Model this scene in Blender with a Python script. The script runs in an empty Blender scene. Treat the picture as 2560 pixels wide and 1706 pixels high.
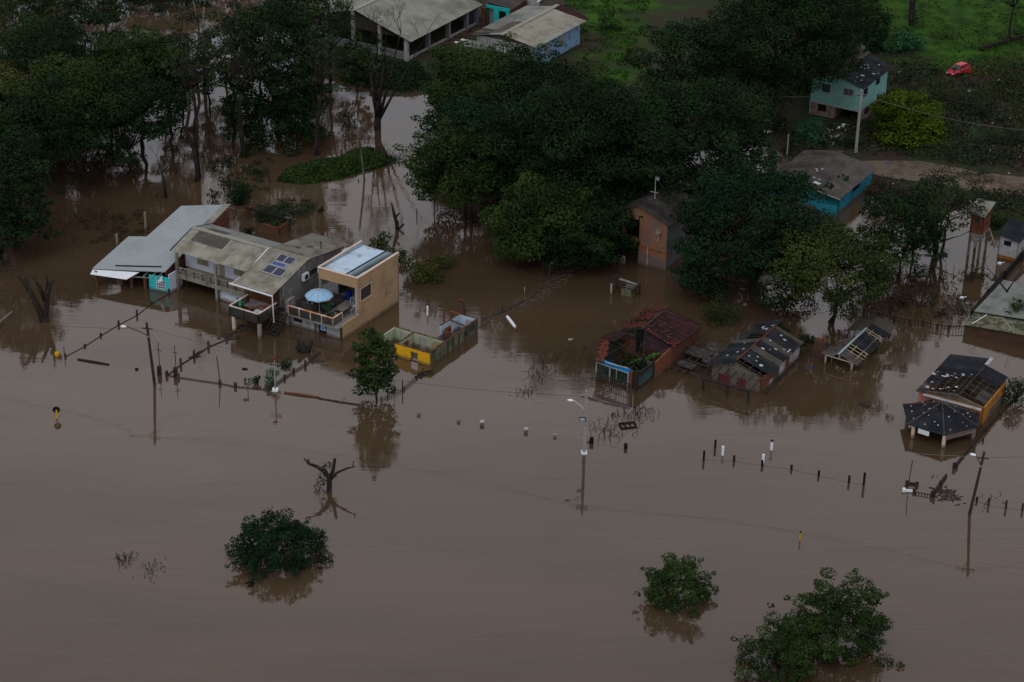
import bpy, math, random
import numpy as np
from mathutils import Vector, Matrix
R = math.radians
random.seed(7); rng = np.random.default_rng(11)
sc = bpy.context.scene; col = sc.collection
# ------------------------------------------------------------ camera
F = 5330.; CX = 1280.; CY = 853.; TH = R(27); RO = R(1); H = 107.
_fw = np.array([0, math.cos(TH), -math.sin(TH)]); _up = np.array([0, math.sin(TH), math.cos(TH)]); _rt = np.array([1., 0, 0])
_X = _rt*math.cos(RO)+_up*math.sin(RO); _Y = -_rt*math.sin(RO)+_up*math.cos(RO); _C = np.array([0, 0, H])
cam = bpy.data.objects.new('camera', bpy.data.cameras.new('camera')); col.objects.link(cam); sc.camera = cam
cam.data.lens = 36*F/2560; cam.data.sensor_width = 36; cam.data.clip_end = 6000; cam.data.clip_start = 1
cam.matrix_world = Matrix([[*_v] for _v in zip(_X, _Y, -_fw, _C)]+[[0, 0, 0, 1]])
# ------------------------------------------------------------ sky and sun
w = bpy.data.worlds.new('World'); sc.world = w; w.use_nodes = True
nt = w.node_tree; nt.nodes.clear()
def N(nt, t, **k):
    n = nt.nodes.new(t)
    for a, b in k.items():
        if a[0] == '_': n.inputs[a[1:].replace('_', ' ')].default_value = b
        else: setattr(n, a, b)
    return n
L = lambda a, b: nt.links.new(a, b)
SUN_EL, SUN_ROT = R(52), R(200)
out = N(nt, 'ShaderNodeOutputWorld'); add = N(nt, 'ShaderNodeAddShader')
b1 = N(nt, 'ShaderNodeBackground', _Strength=0.05); b2 = N(nt, 'ShaderNodeBackground', _Strength=0.95)
sky = N(nt, 'ShaderNodeTexSky', sky_type='NISHITA', sun_disc=False, sun_elevation=SUN_EL, sun_rotation=SUN_ROT)
hs = N(nt, 'ShaderNodeHueSaturation', _Saturation=0.35)
tc = N(nt, 'ShaderNodeTexCoord'); sx = N(nt, 'ShaderNodeSeparateXYZ'); L(tc.outputs['Generated'], sx.inputs[0])
cn = N(nt, 'ShaderNodeTexNoise', _Scale=3.2, _Detail=4.); mp = N(nt, 'ShaderNodeMapping'); mp.inputs['Scale'].default_value = (1, 1, 2.4)
L(tc.outputs['Generated'], mp.inputs[0]); L(mp.outputs[0], cn.inputs['Vector'])
ma = N(nt, 'ShaderNodeMath', operation='MULTIPLY_ADD'); ma.inputs[1].default_value = 0.16; L(cn.outputs[0], ma.inputs[0]); L(sx.outputs[2], ma.inputs[2])
rp = N(nt, 'ShaderNodeValToRGB'); cr = rp.color_ramp
cr.elements[0].position = 0.0; cr.elements[0].color = (.12, .14, .18, 1)
cr.elements[1].position = 1.0; cr.elements[1].color = (.58, .64, .76, 1)
for p_, c_ in ((.26, (.19, .22, .29, 1)), (.36, (.32, .36, .45, 1)), (.46, (.50, .50, .54, 1)), (.54, (.64, .59, .585, 1)), (.66, (.43, .385, .385, 1))):
    e = cr.elements.new(p_); e.color = c_
L(ma.outputs[0], rp.inputs[0]); L(rp.outputs[0], b2.inputs[0]); L(sky.outputs[0], hs.inputs['Color']); L(hs.outputs[0], b1.inputs[0])
L(b1.outputs[0], add.inputs[0]); L(b2.outputs[0], add.inputs[1]); L(add.outputs[0], out.inputs[0])
sl = bpy.data.lights.new('sun', 'SUN'); sl.energy = 0.5; sl.angle = R(25); sl.color = (1, .95, .88)
so = bpy.data.objects.new('sun', sl); col.objects.link(so); so.rotation_euler = (R(38), 0, R(-20))
sc.view_settings.view_transform = 'Standard'; sc.view_settings.look = 'None'; sc.view_settings.gamma = 1; sc.view_settings.exposure = 0
sc.render.engine = 'CYCLES'; sc.cycles.max_bounces = 5; sc.cycles.diffuse_bounces = 2; sc.cycles.glossy_bounces = 3; sc.cycles.transparent_max_bounces = 6

# ------------------------------------------------------------ geometry from the survey camera
def at(u, v, h=0.):
    r = _fw+_X*(u-CX)/F+_Y*(CY-v)/F; t = (h-H)/r[2]
    return Vector(_C+r*t)
def ppm(p): return F/float((np.array(p)-_C)@_fw)
def pjv(p):
    d = np.array(p, float)-_C; return CY-F*float(d@_Y)/float(d@_fw)
def hgt(b, v, h0=0.):
    p = at(b[0], b[1], h0); lo, hi = 0, 45
    for _ in range(40):
        m = (lo+hi)/2
        if pjv((p.x, p.y, m)) > v: lo = m
        else: hi = m
    return lo
AZ = R(-30.5); AX = Vector((math.cos(AZ), math.sin(AZ), 0)); AY = Vector((-AX.y, AX.x, 0))

class MB:
    def __init__(s): s.v = []; s.f = []
    def add(s, vs, fs):
        o = len(s.v); s.v += [tuple(a) for a in vs]; s.f += [tuple(i+o for i in f) for f in fs]; return s
    def box(s, x0, x1, y0, y1, z0, z1):
        return s.add([(x0,y0,z0),(x1,y0,z0),(x1,y1,z0),(x0,y1,z0),(x0,y0,z1),(x1,y0,z1),(x1,y1,z1),(x0,y1,z1)],
                     [(0,3,2,1),(4,5,6,7),(0,1,5,4),(1,2,6,5),(2,3,7,6),(3,0,4,7)])
    def slab(s, pts, t):     # polygon thickened downwards
        n = len(pts); vs = [tuple(p) for p in pts]+[(p[0], p[1], p[2]-t) for p in pts]
        return s.add(vs, [tuple(range(n)), tuple(range(2*n-1, n-1, -1))]+[(i, i+n, (i+1) % n+n, (i+1) % n) for i in range(n)])
    def corr(s, p0, p1, p2, p3, pitch=.2, amp=.035, t=.02, jag=0.):  # profile runs p0>p1 ; p3>p2 is the other edge
        p0, p1, p2, p3 = map(Vector, (p0, p1, p2, p3)); n = max(4, int((p1-p0).length/pitch*4)); nr = max(1, int((p3-p0).length/1.6)) if jag else 1
        nn = (p1-p0).cross(p3-p0).normalized(); nn = nn if nn.z > 0 else -nn
        vs = []; rows = nr+1
        for j in range(rows):
            b = j/nr; 
            for i in range(n+1):
                a = i/n; p = (p0.lerp(p1, a)).lerp(p3.lerp(p2, a), b)+nn*amp*math.sin(i*math.pi/2)
                if jag: p = p+nn*(jag*math.sin(a*7.3+b*5.1)*math.sin(b*3.3+a*2.2))
                vs.append(p)
        m = len(vs); vs += [p-nn*t for p in vs]; fs = []
        for j in range(nr):
            for i in range(n):
                q = j*(n+1)+i; fs.append((q, q+1, q+n+2, q+n+1)); fs.append((m+q, m+q+n+1, m+q+n+2, m+q+1))
        for j in range(nr):
            for q in (j*(n+1), j*(n+1)+n): fs.append((q, q+n+1, q+n+1+m, q+m))
        for i in range(n):
            for q in (i, nr*(n+1)+i): fs.append((q, q+1, q+1+m, q+m))
        return s.add(vs, fs)
    def bar(s, p, q, w=.1, h=None):
        p, q = Vector(p), Vector(q); h = h or w; d = (q-p).normalized()
        a = d.cross(Vector((0, 0, 1))); a = Vector((1, 0, 0)) if a.length < .05 else a.normalized(); b = a.cross(d).normalized()
        vs = [c+a*w/2*i+b*h/2*j for c in (p, q) for i, j in ((-1,-1),(1,-1),(1,1),(-1,1))]
        return s.add(vs, [(0,3,2,1),(4,5,6,7),(0,1,5,4),(1,2,6,5),(2,3,7,6),(3,0,4,7)])
    def tube(s, pts, rad, n=7):
        pts = [Vector(p) for p in pts]; rad = rad if isinstance(rad, (list, tuple)) else [rad]*len(pts); vs = []
        for i, p in enumerate(pts):
            d = (pts[min(i+1, len(pts)-1)]-pts[max(i-1, 0)]).normalized()
            a = d.cross(Vector((.3, .9, .17))).normalized(); b = d.cross(a)
            vs += [p+(a*math.cos(2*math.pi*k/n)+b*math.sin(2*math.pi*k/n))*rad[i] for k in range(n)]
        fs = [(i*n+k, i*n+(k+1) % n, (i+1)*n+(k+1) % n, (i+1)*n+k) for i in range(len(pts)-1) for k in range(n)]
        fs += [tuple(range(n-1, -1, -1)), tuple(range((len(pts)-1)*n, len(pts)*n))]
        return s.add(vs, fs)
    def lathe(s, prof, c=(0, 0, 0), n=14, sx=1., sy=1.):
        vs = [(c[0]+r*sx*math.cos(2*math.pi*k/n), c[1]+r*sy*math.sin(2*math.pi*k/n), c[2]+z) for r, z in prof for k in range(n)]
        fs = [(i*n+k, i*n+(k+1) % n, (i+1)*n+(k+1) % n, (i+1)*n+k) for i in range(len(prof)-1) for k in range(n)]
        fs += [tuple(range(n-1, -1, -1)), tuple(range((len(prof)-1)*n, len(prof)*n))]
        return s.add(vs, fs)
    def wall(s, p, q, z0, z1, t=.15, ops=(), zf=None):  # wall p>q with rectangular openings (s0,s1,za,zb); zf = far top
        p, q = Vector((*p, 0)), Vector((*q, 0)); d = q-p; Ln = d.length; d.normalize(); nrm = Vector((-d.y, d.x, 0))*t
        ss = sorted({0., Ln, *[min(max(o[0], 0), Ln) for o in ops], *[min(o[1], Ln) for o in ops]})
        for a, b in zip(ss, ss[1:]):
            if b-a < 1e-4: continue
            zs = [(z0, None)]
            cuts = sorted([(o[2], o[3]) for o in ops if o[0] <= a+1e-4 and o[1] >= b-1e-4]); cur = z0
            segs = []
            for lo, hi in cuts: segs.append((cur, lo)); cur = hi
            segs.append((cur, None))
            for lo, hi in segs:
                ta = (z1+(zf-z1)*a/Ln) if zf is not None else z1; tb = (z1+(zf-z1)*b/Ln) if zf is not None else z1
                ha = hi if hi is not None else ta; hb = hi if hi is not None else tb
                if ha-lo < 1e-3 and hb-lo < 1e-3: continue
                A, Bq = p+d*a, p+d*b
                vs = [A, Bq, Bq+nrm, A+nrm]; vs = [(x.x, x.y, lo) for x in vs]+[(vs[0].x, vs[0].y, ha), (vs[1].x, vs[1].y, hb), (vs[2].x, vs[2].y, hb), (vs[3].x, vs[3].y, ha)]
                s.add(vs, [(0,3,2,1),(4,5,6,7),(0,1,5,4),(1,2,6,5),(2,3,7,6),(3,0,4,7)])
        return s
    def build(s, name, m, parent=None, smooth=False):
        me = bpy.data.meshes.new(name); me.from_pydata(s.v, [], s.f); me.validate()
        o = bpy.data.objects.new(name, me); col.objects.link(o); o.parent = parent
        me.materials.append(MT(m) if isinstance(m, str) else m)
        if smooth: me.shade_smooth()
        return o
def tag(o, label=None, cat=None, group=None, kind=None):
    for k, v in (('label', label), ('category', cat), ('group', group), ('kind', kind)):
        if v: o[k] = v
    return o
def empty(name, loc, label, cat, group=None, rz=0.):
    o = bpy.data.objects.new(name, None); col.objects.link(o); o.location = loc; o.rotation_euler.z = rz; o.empty_display_size = .3
    return tag(o, label, cat, group)
def bld(name, org, label, cat='house', rz=AZ, group=None): return empty(name, (org[0], org[1], 0), label, cat, group, rz)
def W(root, x, y, z=0.):   # local point of a building to world
    c, s_ = math.cos(root.rotation_euler.z), math.sin(root.rotation_euler.z)
    return Vector((root.location.x+x*c-y*s_, root.location.y+x*s_+y*c, root.location.z+z))

# ------------------------------------------------------------ materials
_M = {}
def mk(name, c, rough=.8, var=.25, sc_=1.2, c2=None, amt=.35, s2=.6, bump=.0, bs=8., metal=0., spec=.08, streak=False, edge=.12, rib=None):
    _M[name] = (c, rough, var, sc_, c2, amt, s2, bump, bs, metal, spec, streak, edge, rib)
MUDDY = {'tan_plaster', 'white_paint', 'concrete', 'block_grey', 'turquoise', 'brick', 'brick_orange', 'yellow_paint', 'lime_plaster', 'white_dirty', 'orange_wall', 'grey_wall', 'wall_taupe', 'pale_trim', 'cyan_wall', 'pale_blue_plaster', 'cream_post', 'taupe_base'}
def MT(name):
    if name in bpy.data.materials: return bpy.data.materials[name]
    c, rough, var, sc_, c2, amt, s2, bump, bs, metal, spec, streak, edge, rib = _M[name]
    m = bpy.data.materials.new(name); m.use_nodes = True; t = m.node_tree; p = t.nodes['Principled BSDF']
    K = lambda a, b: t.links.new(a, b)
    tc = N(t, 'ShaderNodeTexCoord'); mp = N(t, 'ShaderNodeMapping'); K(tc.outputs['Object'], mp.inputs[0])
    if streak: mp.inputs['Scale'].default_value = (1, 1, .25)
    n1 = N(t, 'ShaderNodeTexNoise', _Scale=sc_, _Detail=6., _Roughness=.65); K(mp.outputs[0], n1.inputs['Vector'])
    mr = N(t, 'ShaderNodeMapRange'); K(n1.outputs[0], mr.inputs[0]); mr.inputs[1].default_value = .3; mr.inputs[2].default_value = .7
    mr.inputs[3].default_value = 1-var; mr.inputs[4].default_value = 1+var
    last = None
    base = N(t, 'ShaderNodeRGB'); base.outputs[0].default_value = (*c, 1); last = base.outputs[0]
    if c2:
        n2 = N(t, 'ShaderNodeTexNoise', _Scale=s2, _Detail=8., _Roughness=.7); K(mp.outputs[0], n2.inputs['Vector'])
        r2 = N(t, 'ShaderNodeMapRange'); K(n2.outputs[0], r2.inputs[0]); th = .5+(.5-amt)*.36
        r2.inputs[1].default_value = th-edge/2; r2.inputs[2].default_value = th+edge/2
        mx = N(t, 'ShaderNodeMix', data_type='RGBA'); K(r2.outputs[0], mx.inputs[0]); K(last, mx.inputs[6]); mx.inputs[7].default_value = (*c2, 1); last = mx.outputs[2]
    if rib:   # rib shading painted into the colour of a ribbed sheet, and joints between sheets
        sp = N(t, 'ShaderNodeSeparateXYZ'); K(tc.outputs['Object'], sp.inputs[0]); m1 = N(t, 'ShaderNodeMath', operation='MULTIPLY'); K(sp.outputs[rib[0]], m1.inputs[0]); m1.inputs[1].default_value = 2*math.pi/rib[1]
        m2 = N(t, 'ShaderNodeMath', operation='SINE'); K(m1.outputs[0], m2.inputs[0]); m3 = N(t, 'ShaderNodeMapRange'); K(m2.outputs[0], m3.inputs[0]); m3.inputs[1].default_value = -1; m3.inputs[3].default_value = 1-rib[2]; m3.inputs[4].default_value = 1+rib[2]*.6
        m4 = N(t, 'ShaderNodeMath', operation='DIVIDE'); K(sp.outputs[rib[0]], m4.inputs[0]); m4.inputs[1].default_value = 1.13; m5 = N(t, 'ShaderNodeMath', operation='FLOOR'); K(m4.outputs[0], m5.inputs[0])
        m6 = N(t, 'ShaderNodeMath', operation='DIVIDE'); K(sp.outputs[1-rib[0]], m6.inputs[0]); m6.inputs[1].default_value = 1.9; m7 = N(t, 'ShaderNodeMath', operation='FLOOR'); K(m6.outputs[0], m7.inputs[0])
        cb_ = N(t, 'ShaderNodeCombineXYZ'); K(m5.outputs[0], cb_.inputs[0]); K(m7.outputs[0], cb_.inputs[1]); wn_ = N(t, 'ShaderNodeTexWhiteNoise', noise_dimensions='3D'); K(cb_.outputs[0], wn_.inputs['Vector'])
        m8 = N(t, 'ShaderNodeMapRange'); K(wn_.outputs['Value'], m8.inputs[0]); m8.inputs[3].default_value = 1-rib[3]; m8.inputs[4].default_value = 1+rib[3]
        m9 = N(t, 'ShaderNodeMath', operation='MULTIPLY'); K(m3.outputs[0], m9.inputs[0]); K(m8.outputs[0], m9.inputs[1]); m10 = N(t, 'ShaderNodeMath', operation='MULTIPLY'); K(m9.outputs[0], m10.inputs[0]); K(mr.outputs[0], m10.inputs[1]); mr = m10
    if name in MUDDY:   # silt left on walls by the higher water
        sz = N(t, 'ShaderNodeSeparateXYZ'); K(tc.outputs['Object'], sz.inputs[0]); nz = N(t, 'ShaderNodeTexNoise', _Scale=1.3, _Detail=6.); K(tc.outputs['Object'], nz.inputs['Vector'])
        az_ = N(t, 'ShaderNodeMath', operation='MULTIPLY_ADD'); K(nz.outputs[0], az_.inputs[0]); az_.inputs[1].default_value = -.5; K(sz.outputs[2], az_.inputs[2])
        rz2_ = N(t, 'ShaderNodeMapRange'); K(az_.outputs[0], rz2_.inputs[0]); rz2_.inputs[1].default_value = -.05; rz2_.inputs[2].default_value = .16; rz2_.inputs[3].default_value = .72; rz2_.inputs[4].default_value = 0
        mz_ = N(t, 'ShaderNodeMix', data_type='RGBA'); K(rz2_.outputs[0], mz_.inputs[0]); K(last, mz_.inputs[6]); mz_.inputs[7].default_value = (.11, .08, .052, 1); last = mz_.outputs[2]
    hv = N(t, 'ShaderNodeVectorMath', operation='SCALE'); K(last, hv.inputs[0]); K(mr.outputs[0], hv.inputs['Scale'])
    K(hv.outputs[0], p.inputs['Base Color']); p.inputs['Roughness'].default_value = rough; p.inputs['Metallic'].default_value = metal
    p.inputs['Specular IOR Level'].default_value = spec
    if bump:
        n3 = N(t, 'ShaderNodeTexNoise', _Scale=bs, _Detail=5.); K(tc.outputs['Object'], n3.inputs['Vector'])
        bp = N(t, 'ShaderNodeBump', _Strength=bump, _Distance=.1); K(n3.outputs[0], bp.inputs['Height']); K(bp.outputs[0], p.inputs['Normal'])
    if name == 'glass_tint': p.inputs['Alpha'].default_value = .5
    return m
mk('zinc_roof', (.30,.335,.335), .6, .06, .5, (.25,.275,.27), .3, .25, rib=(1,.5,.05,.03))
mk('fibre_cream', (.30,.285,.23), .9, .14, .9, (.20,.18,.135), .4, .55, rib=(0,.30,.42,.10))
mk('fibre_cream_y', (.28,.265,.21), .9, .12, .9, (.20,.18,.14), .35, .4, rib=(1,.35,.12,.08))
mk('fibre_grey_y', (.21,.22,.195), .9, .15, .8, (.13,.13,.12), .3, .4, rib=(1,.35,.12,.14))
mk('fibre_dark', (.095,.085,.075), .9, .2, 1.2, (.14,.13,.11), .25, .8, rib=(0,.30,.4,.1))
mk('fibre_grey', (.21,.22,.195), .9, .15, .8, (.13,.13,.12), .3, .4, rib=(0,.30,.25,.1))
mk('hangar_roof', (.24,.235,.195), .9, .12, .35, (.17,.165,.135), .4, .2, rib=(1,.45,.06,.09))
mk('ridge_cream', (.33,.31,.25), .9, .15)
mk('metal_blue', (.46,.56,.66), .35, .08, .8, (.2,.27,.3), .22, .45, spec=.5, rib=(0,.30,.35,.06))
mk('tan_plaster', (.42,.275,.155), .9, .07, .7, (.34,.225,.13), .3, .4)
mk('pale_trim', (.62,.46,.36), .8, .1)
mk('white_paint', (.58,.61,.68), .8, .06, .8, (.42,.43,.45), .2, .7)
mk('white_plastic', (.75,.77,.8), .5, .05)
mk('concrete', (.24,.22,.18), .9, .2, 1.5, (.14,.125,.1), .35, 1.2, streak=True)
mk('block_grey', (.20,.185,.175), .9, .2, 2., (.30,.28,.27), .3, 1.)
mk('floor_grey', (.21,.20,.195), .8, .2, 1.5)
mk('dark_wood', (.035,.028,.024), .8, .3, 2.)
mk('black', (.012,.012,.013), .7, .3, 2.)
mk('net_black', (.018,.018,.022), .9, .3, 3.)
mk('brown_wood', (.13,.055,.028), .7, .25, 2.)
mk('orange_rail', (.55,.25,.12), .6, .15, 1.5, (.65,.55,.48), .35, .8)
mk('rail_white', (.66,.55,.50), .6, .15, 1.5, (.55,.3,.17), .35, .8)
mk('glass_dark', (.02,.022,.024), .15, .2, 1., spec=.5)
mk('glass_tint', (.05,.055,.05), .2, .3, 1.5, spec=.5)
mk('solar', (.012,.018,.045), .25, .15, 1., spec=.5)
mk('solar_blue', (.03,.06,.2), .25, .15, 1., spec=.5)
mk('alu', (.5,.5,.52), .4, .1)
mk('turquoise', (.03,.52,.55), .7, .07, 1., (.2,.55,.55), .1, 2.)
mk('brick', (.15,.055,.035), .9, .3, 5., (.085,.05,.037), .4, 1.5)
mk('brick_orange', (.18,.064,.034), .9, .3, 5., (.12,.055,.035), .35, 1.5)
mk('beige_wood', (.30,.25,.17), .8, .15)
mk('umbrella_blue', (.30,.50,.68), .8, .06, 1., (.2,.32,.45), .25, 2.)
mk('blue_plastic', (.01,.04,.32), .4, .05)
mk('green_plastic', (.02,.4,.15), .4, .05)
mk('yellow_paint', (.74,.40,.012), .85, .10, 1.5, (.09,.075,.05), .20, 2.4, edge=.03)
mk('moss_wall', (.17,.16,.10), .95, .35, 2.5, (.05,.055,.035), .5, 1.3, streak=True)
mk('lime_plaster', (.36,.40,.27), .9, .12, 1., (.25,.25,.17), .25, .8)
mk('pale_blue_plaster', (.45,.55,.62), .9, .1, 1.)
mk('broken_top', (.09,.06,.045), .95, .35, 4.)
mk('peach', (.40,.27,.16), .9, .15)
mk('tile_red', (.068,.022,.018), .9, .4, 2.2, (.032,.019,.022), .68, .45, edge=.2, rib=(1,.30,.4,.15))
mk('tile_orange', (.14,.040,.025), .85, .35, 4., (.08,.028,.02), .4, 2.)
mk('old_wood', (.042,.036,.032), .9, .35, 2., (.080,.070,.062), .3, 2.)
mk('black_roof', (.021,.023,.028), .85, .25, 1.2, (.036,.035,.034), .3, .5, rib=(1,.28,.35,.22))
mk('brown_sheet', (.070,.062,.051), .9, .2, 1.)
mk('chip_white', (.42,.44,.46), .8, .1)
mk('blue_paint', (.005,.22,.62), .6, .06)
mk('dark_teal', (.05,.085,.08), .9, .3, 1.5)
mk('cream_post', (.38,.33,.25), .85, .2, 2.)
mk('door_red', (.12,.03,.028), .8, .25, 2.)
mk('wall_taupe', (.13,.115,.085), .9, .2, 1.2, (.09,.08,.06), .3, .7)
mk('white_dirty', (.36,.36,.36), .9, .15, 1., (.2,.18,.16), .3, .8)
mk('orange_wall', (.42,.17,.03), .9, .2, 1.5, (.2,.11,.05), .35, 1.)
mk('pink_wall', (.42,.16,.13), .9, .1)
mk('mint_wall', (.21,.42,.37), .9, .07, .8, (.17,.33,.30), .3, .5)
mk('rough_brick', (.25,.19,.155), .95, .25, 3., (.16,.12,.1), .35, 1.2)
mk('salmon', (.25,.12,.072), .9, .18, 1., (.14,.13,.13), .34, .38)
mk('salmon_stain', (.30,.11,.03), .9, .3, 1.5, (.08,.05,.035), .45, .8)
mk('taupe_base', (.15,.115,.095), .9, .2, 1., (.2,.16,.14), .3, .8)
mk('cyan_wall', (.03,.24,.33), .9, .15, 1., (.02,.15,.2), .3, .8)
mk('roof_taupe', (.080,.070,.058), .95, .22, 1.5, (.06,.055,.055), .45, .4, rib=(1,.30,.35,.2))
mk('sky_wall', (.22,.36,.52), .9, .15, 1.5, (.12,.15,.2), .28, .9)
mk('teal_paint', (.02,.40,.38), .8, .1, 1.)
mk('grey_wall', (.19,.19,.20), .9, .2, .8)
mk('red_car', (.60,.018,.04), .3, .04, 1., spec=.6)
mk('tyre', (.015,.015,.015), .8, .2)
mk('bark', (.026,.021,.017), .95, .35, 3., (.05,.045,.038), .3, 1.5)
mk('bark_pale', (.055,.048,.04), .95, .3, 3.)
mk('twig', (.15,.135,.115), .95, .3, 3.)
mk('dead_brown', (.075,.042,.03), .95, .3, 3.)
mk('asphalt_log', (.03,.024,.02), .9, .3, 3.)
mk('pole_concrete', (.28,.275,.26), .9, .2, 2.)
mk('pole_dark', (.04,.035,.03), .9, .3, 2.)
mk('rust', (.12,.045,.025), .9, .3, 3.)
mk('litter', (.38,.39,.40), .8, .3, 3.)
mk('sign_yellow', (.6,.33,.01), .6, .1)
mk('wire', (.05,.05,.05), .6, .1)
mk('wire_pale', (.16,.16,.16), .6, .1)
mk('silt', (.085,.066,.05), .9, .25, 1.2)
mk('dirt_road', (.125,.095,.070), .95, .25, .9, (.075,.058,.04), .45, .5, bump=.3)
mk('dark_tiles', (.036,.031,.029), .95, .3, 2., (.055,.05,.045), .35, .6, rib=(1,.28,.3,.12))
mk('teal_ridge', (.30,.38,.38), .7, .15)
mk('mattress', (.42,.43,.44), .8, .1)
LEAF = {}
def leafmat(name, c1, c2):
    m = bpy.data.materials.new(name); m.use_nodes = True; t = m.node_tree; p = t.nodes['Principled BSDF']
    a = N(t, 'ShaderNodeAttribute', attribute_name='tint'); rp = N(t, 'ShaderNodeValToRGB'); rp.color_ramp.elements[0].color = (*c1, 1); rp.color_ramp.elements[1].color = (*c2, 1)
    t.links.new(a.outputs['Fac'], rp.inputs[0]); t.links.new(rp.outputs[0], p.inputs['Base Color'])
    p.inputs['Roughness'].default_value = .75; p.inputs['Specular IOR Level'].default_value = .03
    LEAF[name] = m
leafmat('leaf_dark', (.004,.009,.004), (.020,.046,.014))
leafmat('leaf_mid', (.006,.014,.005), (.042,.074,.018))
leafmat('leaf_olive', (.012,.016,.005), (.080,.088,.024))
leafmat('leaf_yellow', (.018,.032,.003), (.080,.125,.011))
leafmat('leaf_soft', (.009,.015,.005), (.058,.078,.021))
leafmat('leaf_blue', (.004,.011,.006), (.019,.046,.018))
leafmat('leaf_bright', (.02,.06,.015), (.08,.20,.04))
leafmat('leaf_jungle', (.012,.045,.02), (.04,.12,.055))
leafmat('leaf_grey', (.008,.013,.006), (.044,.062,.026))
leafmat('leaf_brown', (.016,.012,.009), (.05,.038,.026))
leafmat('grass_leaf', (.008,.026,.004), (.022,.062,.008))

# ------------------------------------------------------------ foliage
def leaves(name, P, Nn, S, T, mat, parent=None):
    n = len(P); r = rng.normal(size=(n, 3)); Nn = Nn/np.maximum(np.linalg.norm(Nn, axis=1, keepdims=True), 1e-6)
    a = np.cross(Nn, r); a /= np.maximum(np.linalg.norm(a, axis=1, keepdims=True), 1e-6); b = np.cross(Nn, a)
    S = S[:, None]; q = .62
    V = np.stack([P-a*S*.5, P-b*S*.5*q+Nn*S*.06, P+a*S*.5, P+b*S*.5*q-Nn*S*.06], 1).reshape(-1, 3)
    me = bpy.data.meshes.new(name); me.vertices.add(4*n); me.vertices.foreach_set('co', V.astype(np.float32).ravel())
    me.loops.add(4*n); me.loops.foreach_set('vertex_index', np.arange(4*n, dtype=np.int32))
    me.polygons.add(n); me.polygons.foreach_set('loop_start', np.arange(0, 4*n, 4, dtype=np.int32)); me.polygons.foreach_set('loop_total', np.full(n, 4, dtype=np.int32))
    at_ = me.attributes.new('tint', 'FLOAT', 'POINT'); at_.data.foreach_set('value', np.repeat(np.clip(T, 0, 1), 4).astype(np.float32))
    me.update(calc_edges=True); me.materials.append(LEAF[mat])
    o = bpy.data.objects.new(name, me); col.objects.link(o); o.parent = parent; return o
def clumps(cs, rs, leaf, dens, flat=.65, up=.6):
    Ps, Ns, Ss, Ts = [], [], [], []
    for c, r in zip(cs, rs):
        n = int(dens*4*math.pi*r*r/(leaf*leaf)*.55)+6
        d = rng.normal(size=(n, 3)); d /= np.linalg.norm(d, axis=1, keepdims=True)
        rad = r*(.62+.42*rng.random(n)**.5)*(1+.25*rng.normal(size=n)*.4)
        Ps.append(np.array(c)+d*rad[:, None]*np.array([1, 1, flat])); nn = d*.7+np.array([0, 0, up])+rng.normal(size=(n, 3))*.45
        Ns.append(nn); Ss.append(leaf*(.7+.7*rng.random(n))); Ts.append(np.full(n, rng.random()*.6)+rng.random(n)*.4)
    return np.concatenate(Ps), np.concatenate(Ns), np.concatenate(Ss), np.concatenate(Ts)
def limb(mb, p, q, r0, r1, wob=.12, seg=4, n=5):
    p, q = Vector(p), Vector(q); Ln = (q-p).length; pts = []; rr = []
    for i in range(seg+1):
        a = i/seg; k = math.sin(a*math.pi)*wob*Ln
        pts.append(p.lerp(q, a)+Vector((random.uniform(-k, k), random.uniform(-k, k), k*.4))); rr.append(r0+(r1-r0)*a)
    pts[0] = p; pts[-1] = q; mb.tube(pts, rr, n); return pts

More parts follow.
